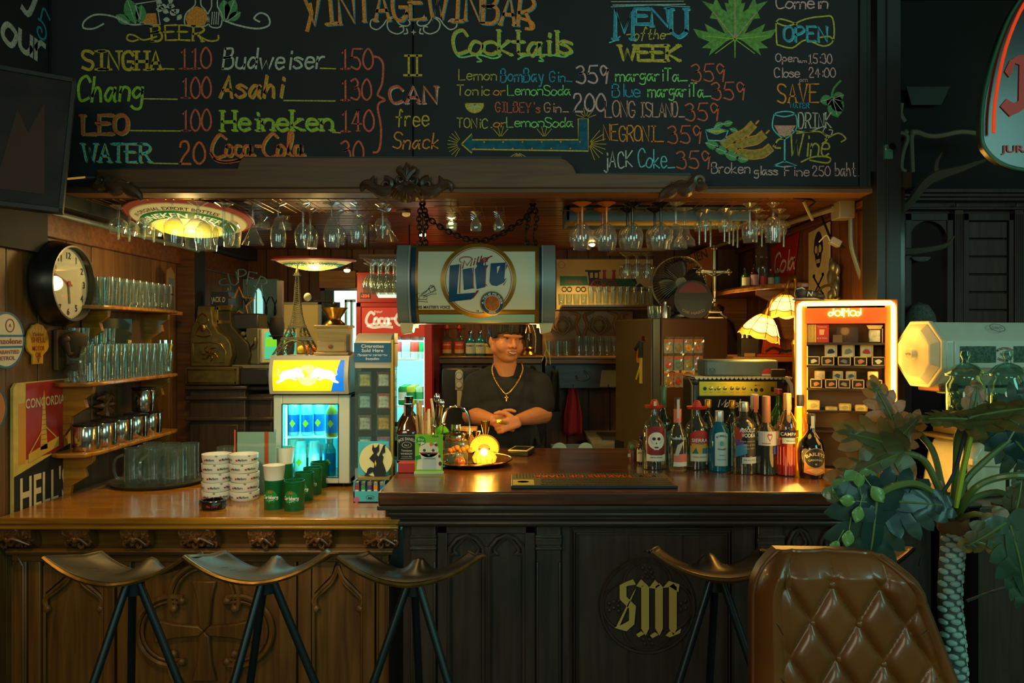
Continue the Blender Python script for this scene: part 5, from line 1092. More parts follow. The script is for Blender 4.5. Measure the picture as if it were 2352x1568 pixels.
B(mat('181c1a',.6)).prism([(p[0]*D/F,-p[1]*D/F) for p in sil],-.006,-.001).prism([(p[0]*D/F,-p[1]*D/F) for p in ((8,-10),(18,-34),(24,-36),(21,-30),(22,-18),(16,-16),(14,-4))],-.007,-.001).m(mat('e8b840',.4)).prism([(0,0),(.004,-.012),(.002,-.026),(-.003,-.01)],-.008,-.007).build('cat_silhouette',t)
B(mat('8a7a40',.5)).box(-.07,-.02,-.078,.06,.03,-.067).box(-.02,-.005,-.16,.02,.02,-.078).build('stand',t)
# ------------------------------------------------------------ things on the oak counter
def LXY(px,py): D=.67*F/(py-770); return X(px,D),D
# serving tray with mugs
cxp,cyp=X(360,3.55),3.57; t=thing('serving_tray','round dark serving tray carrying glass mugs on the oak counter','tray',(cxp,cyp,LZ)); B(mat('4a463c',.5)).lathe([(.17,0),(.195,.004),(.205,.016),(.208,.016),(.2,.004),(.196,.0)][:4]+[(.19,.006),(.0,.005)],48).build('tray_body',t)
n=0
for i in range(3):
    for j in range(3):
        x_,y_=cxp-.062+.088*i+.018*(j%2),cyp-.10+.085*j
        o=put(MM,'beer_mug',('front','middle','rear')[j]+' row mug, '+('near the wall','in the middle','near the ashtrays')[i]+', upside down on the serving tray',(x_,y_,LZ+.0065),'mugs on the serving tray','mug',handle=HM,hr=R((200,250,160)[(i+j)%3])); o.scale=(1.12,1.12,1.1)
o=put(MM,'beer_mug','handled mug standing behind the clear menu holder',(X(515,3.6),3.62,LZ),None,'mug',handle=HM,hr=pi/2); o.scale=(1.1,1.1,1.05)
# ashtrays
AW=mat('e4e0cc',.3,spec=.6); AR=mat('c02018',.4); AB=mat('181818',.4)
def ashmesh(r,h): return B(AW).lathe([(r*.86,0),(r*.9,.002),(r*.98,h*.4),(r,h),(r*.88,h),(r*.84,h*.3),(0,h*.25)],32)
for s_,(px,n_,nm) in enumerate(((497,5,'stack beside the mugs'),(561,5,'stack beside the green cups'))):
    X0,Y0=LXY(px,1146); rr=.0585
    for i in range(n_):
        t=thing('ashtray',('bottom','second','third','fourth','top')[i]+' white ashtray with red and black print in the '+nm,'ashtray',(X0+random.uniform(-.002,.002),Y0,LZ+.0375*i),random.uniform(-.25,.35),'white ashtrays in two stacks')
        ashmesh(rr,.037).build('bowl',t)
        b=B(AB)
        for a_ in (-.15,.95,-1.25):
            wp=lambda p,a_=a_:((rr*.985+.0012)*sin(p[0]/rr+a_),-(rr*.985+.0012)*cos(p[0]/rr+a_),p[2])
            b.m(AB).text('Marlboro',.006,.014,.036,.009,0,warp=wp); b.m(AR); o_=len(b.v); b.prism([(-.022,.014),(-.022,.022),(-.018,.018),(-.014,.022),(-.014,.014)],0,.0003); b.v[o_:]=[wp(p) for p in b.v[o_:]]
        b.build('print',t,smooth_=False); b=B(mat('8a8468',.5))
        for a_ in (.4,2.5,-1.7): b.cb((rr*.97*sin(a_),-rr*.97*cos(a_),.034),(.008,.008,.005))
        b.build('rest_notch',t)
X0,Y0=LXY(491,1166); t=thing('ashtray','black glass ashtray with red print in front of the white stack','ashtray',(X0,Y0-.01,LZ),.3); B(mat('100c0c',.12,spec=.8)).lathe([(.046,0),(.05,.006),(.05,.032),(.047,.035),(.04,.035),(.037,.012),(0,.01)],8).build('bowl',t,bevel=.002); B(mat('a02018',.4)).text('Marlboro',0,.012,.04,.01,-.0475).build('print',t)
# green beer cups and paper cups
CG=mat('0c5a28',.35); CW=mat('e8e0c4',.5)
def cup(px,py,lab,white,paper=0,logo=True,wh=.055):
    X0,Y0=LXY(px,py); t=thing('plastic_cup',lab,'cup',(X0,Y0+.04,LZ),group='green beer cups on the oak counter'); r=.0385; h=.112
    B(CG).lathe([(r*.96,0),(r*.98,.002),(r,h),(r*.96,h),(r*.93,.006),(0,.005)],32).build('cup_body',t)
    if logo:
        wp=lambda p:((r+.0008)*sin(p[0]/r-.1),-(r+.0008)*cos(p[0]/r-.1),p[2]); b=B(mat('1c8a34',.4)); b.disc(0,.052,.026,0,.0003); b.m(mat('e8e4d4',.4)); b.hand('Carlsberg',0,.044,.058,.013,.0022,y=-.0004,shear=.1,gap=.8); b.rib([(-.022,.04),(-.005,.036),(.02,.042)],.0025,-.0004,sm=3); b.m(mat('d05030',.4)); b.prism([(-.009,.066),(-.011,.078),(-.004,.074),(0,.081),(.004,.074),(.011,.078),(.009,.066)],-.0006,-.0003); b.subx(.008); b.v=[wp((p[0],p[1],p[2])) if True else p for p in b.v]; b.build('logo',t,smooth_=False)
    if white: t2=thing('paper_cup','off white paper cup standing in the '+lab,'cup',(X0,Y0+.04,LZ+h-.03),group='paper cups in the green cups'); B(CW).lathe([(.031,0),(.034,.02),(.042,wh+.03),(.043,wh+.031),(.041,wh+.029),(.032,.02),(0,.01)],28).build('cup_body',t2)
cup(622,1172,'green beer cup nearest the ashtrays',1); cup(669,1175,'front green beer cup without a paper cup',0); cup(692,1152,'second green beer cup of the slanting row',0); cup(712,1138,'third green beer cup of the slanting row',0); cup(728,1122,'last green beer cup of the slanting row',0,logo=False)
cup(648,1126,'green beer cup behind the front pair',1,logo=False,wh=.07); cup(672,1108,'green beer cup hidden in the rear row',1,logo=False,wh=.085); cup(716,1108,'green beer cup nearest the cooler glass',1,logo=False,wh=.05)
# clear menu holder
D=3.33; t=thing('menu_holder','clear acrylic menu holder with blank sheet and red strip','menu holder',(0,0,0)); B(glass('e8f4f0',fac=.08)).box(X(539,D),D,LZ,X(634,D),D+.003,Z(986,D)).build('acrylic',t); B(mat('dcdfd2',.5)).box(X(544,D),D+.004,LZ,X(608,D),D+.006,Z(992,D)).box(X(616,D),D+.004,LZ,X(634,D),D+.006,Z(992,D)).build('sheet',t); B(mat('e05020',.5)).box(X(607,D),D+.002,LZ,X(616,D),D+.008,Z(992,D)).box(X(538,D),D-.001,LZ,X(541,D),D+.004,Z(987,D)).build('red_strip',t)
# ------------------------------------------------------------ barrel shaped beer sign on chains
D=3.5; t=thing('beer_sign','large barrel shaped hanging beer sign with white face, gold ring and blue lettering','sign',(0,0,0)); xx=lambda p:X(p,D); zz=lambda q:Z(q,D)
z0,z1=zz(741),zz(568); yb=lambda z:D+.09-.12*sqrt(max(0,1-((z-(z0+z1)/2-.02)/((z1-z0)*.62))**2))
def face(m_,p0,p1,q0,q1,off,name,par=t):
    b=B(m_); b.grid(lambda u,v:(xx(p0)+(xx(p1)-xx(p0))*u,yb(zz(q0)+(zz(q1)-zz(q0))*v)-off,zz(q0)+(zz(q1)-zz(q0))*v),6,24); return b.build(name,par)
def endcap(p0,p1,ex,m_,name):
    ys=[(yb(z0+(z1-z0)*i/20)-ex,z0-.004+(z1-z0+.012)*i/20) for i in range(21)]+[(D+.26,z1+.006),(D+.26,z0-.004)]
    n=len(ys); b=B(m_).add([(xx(p),y,z) for p in (p0,p1) for y,z in ys],[tuple(range(n)),tuple(range(n,2*n))[::-1]]+[(i,i+n,(i+1)%n+n,(i+1)%n) for i in range(n)]); b.build(name,t)
GR=mat('7c8884',.4,.3); GRL=mat('98a8a4',.35,.3)
endcap(914,943,.02,GR,'end_cap'); endcap(1245,1275,.02,GR,'end_cap'); endcap(941,944,.026,GRL,'cap_ring'); endcap(1244,1247,.026,GRL,'cap_ring')
BWN=mat('8a6420',.3,.5); endcap(943,1245,-.004,mat('5c4a28',.4,.3),'housing')
face(mat('123a54',.25),944,956,741,568,.002,'blue_stripe'); face(mat('123a54',.25),1238,1244,741,568,.002,'blue_stripe')
face(BWN,956,1238,741,568,.003,'gold_border')
face(mat('d4d6b8',.35),962,1229,711,578,.006,'white_face'); face(mat('8cc0b4',.35),962,1228,740,722,.006,'pale_band')
def pr2(m_,fn,name,off=.008,sub_=True):
    b=B(m_); fn(b); b.v=[(xx(p[0]),yb(zz(p[2]))-off-p[1],zz(p[2])) for p in b.v]; return b.build(name,t,smooth_=False)
# drawn in sign pixels; z grows downwards there, so glyphs are flipped
FL=lambda b,c: setattr(b,'v',[(p[0],p[1],c-(p[2]-c)) for p in b.v])
pr2(BWN,lambda b:b.ring(1100,640,76,86,0,.3,60),'gold_ring',.0075) if False else None
def ringp(m_,cx_,cy__,r0,r1,name,off):
    b=B(m_); n=64; k_=max(1,int((r1-r0)/4)); f_=lambda u,v:(xx(cx_+(r0+(r1-r0)*v)*cos(2*pi*u)),yb(zz(cy__+(r0+(r1-r0)*v)*sin(2*pi*u)))-off,zz(cy__+(r0+(r1-r0)*v)*sin(2*pi*u)))
    b.grid(f_,n,k_); return b.build(name,t)
ringp(mat('a07828',.3,.5),1100,644,77,86,'gold_ring',.008); ringp(mat('d8d8bc',.35),1100,644,.5,77,'white_disc',.008); ringp(mat('8c2028',.4),1100,644,74,75.5,'red_ring',.0095)
def sgn(m_,name,polys,off):
    import bmesh
    b=B(m_); bm_=bmesh.new()
    for pl in polys: bm_.faces.new([bm_.verts.new((xx(p),0,zz(q))) for p,q in pl])
    bmesh.ops.triangulate(bm_,faces=bm_.faces[:])
    for _ in range(5):
        E_=[e for e in bm_.edges if abs(e.verts[0].co.z-e.verts[1].co.z)>.012]
        if not E_: break
        bmesh.ops.subdivide_edges(bm_,edges=E_,cuts=1); bmesh.ops.triangulate(bm_,faces=bm_.faces[:])
    bm_.verts.index_update(); b.add([(v.co.x,yb(v.co.z)-off,v.co.z) for v in bm_.verts],[tuple(v.index for v in f.verts) for f in bm_.faces]); bm_.free(); return b.build(name,t,smooth_=False)
BL=mat('14486c',.3)
sgn(BL,'lite_lettering',[[(1035,611),(1057,608),(1056,620),(1051,676),(1094,673),(1084,688),(1032,694),(1039,684),(1046,622)],
 [(1064,620),(1085,616),(1084,655),(1090,663),(1067,667),(1070,628)],
 [(1096,605),(1112,600),(1111,611),(1123,610),(1118,618),(1110,619),(1108,652),(1116,660),(1096,665),(1098,621),(1092,620),(1097,613)],
 [(1128,606),(1162,604),(1160,618),(1144,640),(1146,648),(1164,640),(1158,650),(1142,658),(1130,656),(1125,648)]],.0105)
sgn(mat('d8d8bc',.35),'letter_counter',[[(1142,614),(1149,612),(1143,630)]],.0115)
sgn(mat('8c2028',.4),'red_shadow',[[(1059,608),(1061,607),(1058,674),(1056,674)],[(1087,616),(1089,615),(1088,660),(1092,664),(1089,663),(1086,658)],[(1115,600),(1117,600),(1116,652),(1121,658),(1118,657),(1114,654)],[(1096,668),(1102,668),(1088,686),(1086,685)],[(1163,608),(1166,612),(1162,622)],[(1164,646),(1166,641),(1158,656),(1155,656)],[(1142,614),(1144,613),(1144,622),(1142,626)]],.0112)
b=B(mat('8c2028',.4)); b.hand('Miller',xx(1096),zz(608),.125,.031,.0055,0,shear=.25,gap=1.0,jit=0); b.v=[(p[0],yb(p[2]+(p[0]-xx(1096))*.28)-.0105,p[2]+(p[0]-xx(1096))*.28) for p in b.v]; b.rib([(xx(p),zz(q)) for p,q in ((1066,607),(1058,602),(1058,595),(1068,591),(1082,592),(1086,598))],.004,yb(zz(600))-.0105,sm=4); b.build('script_lettering',t,smooth_=False)
ringp(mat('b08830',.3,.5),1131,697,25,27.5,'seal_edge',.0112); ringp(mat('164a66',.3),1131,697,17.5,25.2,'seal_band',.0118); ringp(mat('d8d8bc',.4),1131,697,17,18,'seal_line',.012); ringp(mat('b05828',.4,noise=.5,ns=60),1131,697,.3,17,'seal_centre',.0118)
b=B(mat('e0e0cc',.4))
b.text('A TRUE PILSNER',0,0,.125,.0085,0,arc=.0375); b.v=[(p[0],p[1],p[2]) for p in b.v]; b2=[(xx(1131)+p[0],yb(zz(697)+p[2]+.0375)-.0125,zz(697)+p[2]+.0375) for p in b.v]; b.v=b2
bb=B(mat('e0e0cc',.4)); bb.text('BEER',0,0,.035,.009,0,arc=-.0455); bb.v=[(xx(1131)+p[0],yb(zz(697)+p[2]-.0455)-.0125,zz(697)+p[2]-.0455) for p in bb.v]; b.build('seal_lettering',t,smooth_=False); bb.build('seal_lettering',t,smooth_=False)
b=B(mat('b08830',.4))
for i in range(18): a=i*pi/9; b.rib([(xx(1131+3*cos(a)),zz(697+3*sin(a))),(xx(1131+14*cos(a)),zz(697+14*sin(a)))],.0013,0)
b.v=[(p[0],yb(p[2])-.0128,p[2]) for p in b.v]; b.build('seal_rays',t)
b=B(BLACK); b.text("HIS MASTER'S VOICE",xx(997),zz(709),.148,.0125,0); b.text('TM',xx(1097),zz(716),.014,.007,0)
gm=[[(960,692),(984,694),(980,688),(962,688),(960,692)],[(964,688),(966,680),(984,680),(982,688)],[(970,678),(980,672),(988,662)],[(970,676),(976,672),(1000,657),(994,662)],[(974,680),(1002,668),(1004,676),(994,676),(974,684)],[(992,658),(1000,660),(1004,668)],[(960,684),(958,676),(966,674)]]
for l in gm: b.rib([(xx(p),zz(q)) for p,q in l],.0022,0,sm=0)
b.rib([(xx(994+6*cos(a)),zz(664+8*sin(a))) for a in [i*pi/8 for i in range(17)]],.002,0); b.v=[(p[0],yb(p[2])-.0085,p[2]) for p in b.v]; label(b.build('small_print',t,smooth_=False),'black gramophone drawing and slogan')
for p0,p1,sg in ((918,950,1),(1238,1271,-1)):
    b=B(mat('c8b880',.35)); b.prism([(xx(p0),zz(741)),(xx(p1),zz(741)),(xx(p1-4 if sg>0 else p1-6),zz(764 if sg>0 else 762)),(xx(p0+4 if sg>0 else p0+4),zz(768))],D+.0,D+.08); b.build('end_bracket',t,bevel=.006)
for p_ in (948,1238): B(mat('ffd870',.4,emit=6,eh='ffc040')).box(xx(p_-4),D+.09,zz(752),xx(p_+5),D+.12,zz(742)).build('glow_tube',t)
light('sign_glow','POINT',(xx(1232),D+.16,zz(750)),1.8,WARM,.03); light('sign_glow','POINT',(xx(952),D+.16,zz(756)),1.6,WARM,.03)
# chains
IR2=mat('2a241c',.5,.6)
def chain(name,lab,pts,n,r=.0035,lk=.02):
    t_=thing(name,lab,'chain',(0,0,0)); pp=smooth(pts,False,24); 
    L_=sum((pp[i+1]-pp[i]).length for i in range(len(pp)-1)); stp=L_/n; acc=0; j=0
    link=B(IR2).tube([(0,.0105*sin(a),.72*stp*cos(a)) for a in [i*pi/6 for i in range(12)]],r,5,closed=True).mesh('link')
    for k in range(n):
        d_=stp*(k+.5); 
        while j<len(pp)-2 and acc+(pp[j+1]-pp[j]).length<d_: acc+=(pp[j+1]-pp[j]).length; j+=1
        sg=(pp[j+1]-pp[j]); p_=pp[j]+sg*((d_-acc)/max(sg.length,1e-6)); o=bpy.data.objects.new('link',link); COL.objects.link(o); o.parent=t_; o.location=p_
        q_=sg.to_track_quat('Z','Y'); o.rotation_mode='QUATERNION'; o.rotation_quaternion=q_@Euler((0,0,pi/2*(k%2))).to_quaternion()
q=lambda p,s_,d_=3.56: P(p,s_,d_)
chain('chain','black iron chain drooping in front of the ceiling between two hooks',[q(972,490),q(1010,520),(q(1060,545)),q(1105,553),q(1150,538),q(1200,505),q(1222,485)],26)
for p_,qs in ((968,((970,462),(962,505),(966,545),(960,572))),(976,((970,462),(980,505),(974,540),(982,570))),(1216,((1224,462),(1212,505),(1208,540),(1212,572))),(1230,((1224,462),(1232,500),(1226,540),(1232,572)))):
    chain('chain','black iron chain strand holding the barrel sign, hook at '+{968:'wall side, outer strand',976:'wall side, inner strand',1216:'far side, inner strand',1230:'far side, outer strand'}[p_],[q(*a,3.56) for a in qs],12)
tag(B(IR2).tube([P(1222,452,3.4),P(1225,445,3.4),P(1300,447,3.35),P(1500,449,3.32),P(1840,455,3.35),P(1860,475,3.5)],.005,6,sm=5).build('ceiling_cable'),'black cable running under the edge of the ceiling over the bottles','cable')
# small bare bulb and downlights
for px,py,Dd,lab in ((971,540,3.9,'lit bare bulb hanging behind the barrel sign chain'),(1360,562,5.1,'small lit ceiling spot beyond the amber stemmed glasses'),(797,621,4.9,'small lit ceiling spot over the back doorway'),(933,492,3.75,'unlit recessed ceiling spot beside the carved shell')):
    z_=Z(py,Dd); t=thing('ceiling_spot' if Dd!=3.9 else 'bare_bulb',lab,'lamp',(X(px,Dd),Dd,z_))
    on=lab.startswith(('lit','small')); B(mat('fff0c0',.3,emit=30 if on else .3,eh='ffd080')).sph((0,0,0),.016 if Dd==3.9 else .02,1,1,.6).build('bulb',t); B(BRASS).cyl((0,0,.006),.022,.012).build('ring',t)
    if CEIL-z_>.03: B(BLACK).tube([(0,0,.015),(0,0,CEIL-z_)],.004,5).build('cord',t)
# fluorescent fixture
D0,D1=3.62,3.80; t=thing('ceiling_fixture','long blue grey fluorescent lamp housing on the ceiling behind the hanging glasses','lamp',(0,0,0)); xa,xb=X(1300,D0),X(1722,D1)
B(mat('5c7f98',.4)).box(xa,D0,2.15,xb-.04,D0+.02,CEIL).box(xa,D1+.1,2.15,xb-.04,D1+.12,CEIL).box(xa,D0,CEIL-.01,xb,D1+.12,CEIL).box(xa,D0,2.15,xa+.02,D1+.12,CEIL).box(xb-.06,D0,2.15,xb-.04,D1+.12,CEIL).build('housing',t,bevel=.004)
B(mat('c8a860',.5,emit=.05,eh='ffb040')).box(xa+.02,D0+.02,2.165,xb-.06,D1+.1,2.17).build('diffuser',t); B(mat('d8c890',.4,emit=.05,eh='ffc060')).tube([(xa+.05,D0+.14,2.158),(xb-.08,D0+.14,2.158)],.012,10).build('tube',t)
# ------------------------------------------------------------ back of the bar
W_SH=wood('6a4018','a06a2c','x',.4,coat=.2)
D=5.2; t=thing('bottle_shelf','wooden back shelf carrying the tequila and gin bottles','shelf',(0,0,0)); B(W_SH).box(X(1008,D),D-.08,Z(822,D),X(1248,D),BW,Z(817,D)).box(X(1010,D),D-.06,Z(834,D),X(1245,D),D-.04,Z(822,D)).build('shelf_board',t,bevel=.004); B(W_PANEL).box(X(998,D),D-.12,0,X(1010,D),D+.28,2.1).build('upright',t,bevel=.004)
b=B(W_CARVED); b.box(X(1015,D),D+.02,Z(870,D),X(1245,D),D+.05,Z(836,D)); [b.tube([(X(1060+22*k,D),D+.015,Z(850,D)),(X(1070+22*k,D),D+.0,Z(842,D)),(X(1078+22*k,D),D+.015,Z(856,D))],.008,6,sm=4) for k in range(8)]; b.build('carved_rail',t)
def backbottle(px,q0,q1,w_,D_,lab,gl,lq,lab_c,cap,txt=None,kind=0,lc2=None,grp=None,base=None):
    z_=base if base is not None else Z(q0,D_); H=Z(q1,D_)-Z(q0,D_); r=w_*D_/F/2
    t_=thing('bottle',lab,'bottle',(X(px,D_),D_,z_),group=grp)
    prf={0:[(r*.94,0),(r,.006),(r,H*.55),(r*.8,H*.64),(r*.34,H*.74),(r*.3,H*.9)],1:[(r*.9,0),(r*.95,.006),(r,H*.6),(r*.95,H*.68),(r*.4,H*.76),(r*.36,H*.9)]}[kind]
    B(gl).lathe(prf,16).build('glass_body',t_); B(cap).lathe([(r*.4,H*.88),(r*.42,H*.9),(r*.42,H*.985),(r*.38,H),(0,H)],12).build('cap',t_)
    if lab_c:
        b=B(mat(lab_c,.5)); b.grid(lambda u,v:(r*1.015*sin(-1.1+2.2*u),-r*1.015*cos(-1.1+2.2*u),H*(.1+.42*v)),8,2)
        if lc2: b.m(mat(lc2,.5)).grid(lambda u,v:(r*1.02*sin(-1.1+2.2*u),-r*1.02*cos(-1.1+2.2*u),H*(.24+.28*v)),8,2)
        if txt: b.m(mat('e8dcc0' if lc2 else '2a2a2a',.5)).text(txt,0,H*.38,r*1.6,H*.06,0,warp=lambda p:(r*1.03*sin(p[0]/r),-r*1.03*cos(p[0]/r),p[2]))
        b.build('label',t_)
    return t_
GCL=glass('d8e4d4',fac=.12,blend=.35,body=.12,bodyc='8a9a88'); GBL=mat('1a6a78',.1,.1,emit=.02,eh='2090a0'); GBR=mat('3a1c08',.08,spec=.8); GGR=mat('1a3a1c',.1,spec=.7)
RHAT=mat('b83018',.5); shz=Z(817,5.2)
for px,l in ((1027,'first'),(1055,'second')):
    t_=backbottle(px,815,752,23,5.2,l+' tequila bottle with red hat on the back shelf',GCL,None,'e8b060',RHAT,'SIERRA',0,'e04818',base=shz); B(RHAT).lathe([(.03,.176),(.045,.182),(.042,.178),(.012,.18),(.008,.2),(0,.205)],16).build('hat_cap',t_)
for px,l in ((1081,'first'),(1103,'second')): backbottle(px,815,758,24,5.2,l+' blue gin bottle with cream label on the back shelf',GBL,None,'d8dcb0',CHROME,'BOMBAY',0,base=shz)
backbottle(1126,815,760,26,5.2,'dark brandy bottle with yellow label partly behind the bartender',GBR,None,'e0c060',BLACK,'Hennessy',0,base=shz)
t=thing('lantern','tall brass hurricane lantern on the shelf beside the bartender','lantern',(X(1213,5.2),5.2,shz)); B(BRASS).lathe([(.05,0),(.052,.01),(.035,.03),(.04,.05),(.03,.06)],20).lathe([(.035,.15),(.02,.18),(.008,.2),(0,.21)],16).build('base',t); B(glass('d8c890',fac=.1,body=.3,bodyc='4a4a40')).lathe([(.028,.06),(.032,.10),(.028,.15)],16).build('chimney',t); B(BRASS).tube([(-.045,0,.02),(-.05,0,.12),(-.03,0,.2),(0,0,.225),(.03,0,.2),(.05,0,.12),(.045,0,.02)],.004,6,sm=3).build('handle',t)
# drink machine with two knobs
D=4.75; t=thing('wall_dispenser','black drinks dispenser with pale control strip and two round dials','dispenser',(0,0,0)); B(BLACKM).box(X(1015,D),D,.9,X(1105,D),D+.2,Z(847,D)).build('body',t,bevel=.01); B(mat('c8c4a8',.4)).box(X(1046,D),D-.015,Z(895,D),X(1064,D),D,Z(858,D)).lathe([(.024,0),(.024,.015)],20,((X(1055,D)),D-.015,Z(858,D)),axis='y').box(X(1050,D),D-.012,Z(936,D),X(1061,D),D,Z(896,D)).build('control_strip',t,bevel=.002)
for q_ in (863,883): B(mat('d8d8c8',.3)).lathe([(.0,-.03),(.017,-.03),(.019,-.015)],20,(X(1055,D),D,Z(q_,D)),axis='y').m(mat('8a8a7a',.4)).lathe([(.022,-.018),(.022,-.015)],20,(X(1055,D),D,Z(q_,D)),axis='y').build('dial',t)
# shelf with mugs and carved coat of arms board
D=5.2; t=thing('mug_shelf','wooden back shelf with mugs below the carved coats of arms','shelf',(0,0,0)); sz=Z(817,D); B(W_SH).box(X(1252,D),D-.08,sz-.018,X(1460,D),BW,sz).box(X(1252,D),D-.06,sz-.05,X(1460,D),D-.03,sz-.018).build('shelf_board',t,bevel=.004)
B(wood('8a5a28','b07c3c','x',.5)).box(X(1248,D),BW-.06,sz,X(1465,D),BW-.03,Z(712,D)).build('back_board',t)
for i,p_ in enumerate((1293,1378)):
    b=B(wood('8a5a28','b07c3c','x',.5)); c=(X(p_,5.4),BW-.065,Z(747,5.4))
    b.tube([(c[0]+.045*sin(a)*(1+.12*cos(4*a)),c[1],c[2]+.058*cos(a)) for a in [k*pi/10 for k in range(20)]],.008,6,closed=True); b.sph(c,.035,1,.3,1.3)
    for sg in (1,-1): b.tube([(c[0]+sg*.03,c[1],c[2]-.05),(c[0]+sg*.07,c[1],c[2]-.02),(c[0]+sg*.06,c[1],c[2]+.03),(c[0]+sg*.04,c[1],c[2]+.06)],[.004,.01,.008,.003],6,sm=4); b.tube([(c[0]-.03,c[1],c[2]+.02-.02*sg),(c[0]+.03,c[1],c[2]+.02-.02*sg)],.004,4)
    label(b.build('coat_of_arms',t),('first','second')[i]+' carved coat of arms')
for p_,sg in ((1330,1),(1344,-1),(1418,1),(1430,-1)):
    B(wood('8a5a28','b07c3c','x',.5)).tube([(X(p_-sg*22,5.4),BW-.062,Z(716,5.4)),(X(p_,5.4),BW-.07,Z(724,5.4)),(X(p_-sg*6,5.4),BW-.07,Z(745,5.4)),(X(p_+sg*2,5.4),BW-.07,Z(775,5.4)),(X(p_-sg*4,5.4),BW-.062,Z(812,5.4))],[.006,.014,.01,.012,.008],8,sm=5).build('scroll_divider',t)
m3=ladder('mug',.13,.033).mesh('mug')
for i in range(10): put(m3,'beer_mug','glass mug in the row under the carved coats of arms',(X(1330,5.2)+.047*i,5.2+.02*(i%2)*0,sz),'mugs under the carved coats of arms','mug',handle=None).scale=(.7,.7,1)
for i in range(3): put(SM,'branded_glass','small printed glass, '+('first','second','third')[i]+' from the bartender on the mug shelf',(X(1262+20*i,5.2),5.2,sz),'small printed glasses on the mug shelf').scale=(1.1,1.1,1.4)
t=thing('twig_ornament','pale yellow branching twig ornament hanging at the end of the mug shelf','ornament',P(1255,790,5.05)); b=B(mat('d8c060',.5,emit=.03,eh='d8c060')); [b.tube(l,.004,5,sm=3) for l in ([(0,0,.09),(-.01,0,.03),(0,0,-.03),(-.03,0,-.11)],[(0,0,-.03),(.02,0,-.08),(.025,0,-.13)],[(-.01,0,-.07),(0,0,-.10),(-.005,0,-.14)])]; b.build('twigs',t); B(mat('3a5038',.6)).sph((0,0,.1),.02).sph((-.02,0,.12),.015).sph((.02,0,.115),.015).build('leaves',t)
# upper shelf and tumblers
t=thing('tumbler_shelf','narrow dark shelf with tumblers in front of the locomotive poster','shelf',(0,0,0)); sz2=Z(701,5.3); B(W_SH).box(X(1290,5.3),5.22,sz2-.012,X(1500,5.3),BW-.03,sz2).build('shelf_board',t)
for i in range(13): put(TM,'tumbler','tumbler in the row along the foot of the locomotive poster',(X(1290,5.3)+.05*i,5.3,sz2),'tumblers below the locomotive poster').scale=(.75,.75,.62 if i<4 else 1.0)
# poster
D=BW-.025; t=thing('locomotive_poster','cream poster of an old green and red steam locomotive on the back wall','poster',(0,0,0)); xx=lambda p:X(p,D); zz=lambda q:Z(q,D)
B(mat('d0b878',.5,noise=.1,ns=6)).box(xx(1278),D,zz(712),xx(1500),D+.01,zz(594)).m(mat('8a7040',.5)).box(xx(1276),D-.004,zz(712),xx(1502),D+.004,zz(712)+.006).box(xx(1276),D-.004,zz(594)-.006,xx(1502),D+.004,zz(594)).build('sheet',t)
gm_=mat('2f6a4a',.5); dk=mat('1c2a34',.5); rd=mat('a03828',.5); b=B(gm_)
b.prism([(xx(p),zz(q_)) for p,q_ in ((1286,634),(1348,634),(1352,655),(1286,656))],D-.001,D); b.m(rd).text('CENTRAL',xx(1318),zz(650),.12,.02,D-.0016); b.m(dk).prism([(xx(p),zz(q_)) for p,q_ in ((1344,620),(1380,620),(1380,624),(1376,624),(1376,640),(1460,640),(1464,652),(1352,656),(1352,640),(1350,624),(1344,624))],D-.001,D)
b.m(mat('d0b878',.5)).rect(xx(1355),zz(638),xx(1362),zz(626),D-.002).rect(xx(1366),zz(638),xx(1373),zz(626),D-.002)
b.m(gm_).prism([(xx(p),zz(q_)) for p,q_ in ((1380,640),(1450,642),(1460,648),(1460,658),(1380,656))],D-.002,D-.001); b.m(rd)
for p_ in (1388,1410): b.prism([(xx(p_-4),zz(640)),(xx(p_+4),zz(640)),(xx(p_+3),zz(626)),(xx(p_+5),zz(620)),(xx(p_-5),zz(620)),(xx(p_-3),zz(626))],D-.002,D-.001)
for p_ in (1372,1402): b.ring(xx(p_),zz(656),.036,.045,D-.003,.001); [b.rib([(xx(p_),zz(656)),(xx(p_)+.036*cos(k*pi/4),zz(656)+.036*sin(k*pi/4))],.003,D-.003) for k in range(8)]
b.m(dk)
for p_ in (1296,1308,1328,1340,1440,1450): b.ring(xx(p_),zz(664),.013,.018,D-.003,.001)
b.prism([(xx(p),zz(q_)) for p,q_ in ((1455,662),(1470,650),(1490,668),(1455,668))],D-.002,D-.001); b.ring(xx(1290),zz(608),.022,.024,D-.001,.0008)
b.build('locomotive_print',t,smooth_=False)
# wainscot, apron, paper, sink below
D=5.1; t=thing('work_counter','low stone topped work counter with a steel sink behind the bar','counter',(0,0,0)); B(mat('6a6858',.4,noise=.3,ns=30)).box(X(1366,4.6),4.60,.93,.68,5.45,.96).build('stone_top',t,bevel=.004); B(W_DARK).box(X(1366,4.6)+.03,4.62,0,.66,5.44,.93).build('body',t); B(STEEL).box(.50,4.9,.955,.66,5.3,.966).build('sink',t)
def clothing(name,lab,cat,px,q0,q1,D_,h,wt,wb_):
    t_=thing(name,lab,cat,P(px,q0,D_)); L_=Z(q0,D_)-Z(q1,D_)
    b=B(mat(h,.8)); b.grid(lambda u,v:((wt+(wb_-wt)*min(1,v*1.6))*(u-.5),.03*sin(u*9+v*2)*.6,-L_*v),14,12); b.build('cloth',t_,solid=.004); B(IRON).tube([(0,-.01,.03),(0,-.02,.0),(0,.02,0),(0,BW+.01-D_,.03)],.004,5).build('hook',t_)
clothing('apron','red apron hanging on a hook under the mug shelf','apron',1316,884,1000,5.3,'a02830',.05,.12); clothing('umbrella_bag','black umbrella and bag hanging behind the bartender elbow','bag',1274,850,945,5.0,'161814',.05,.07)
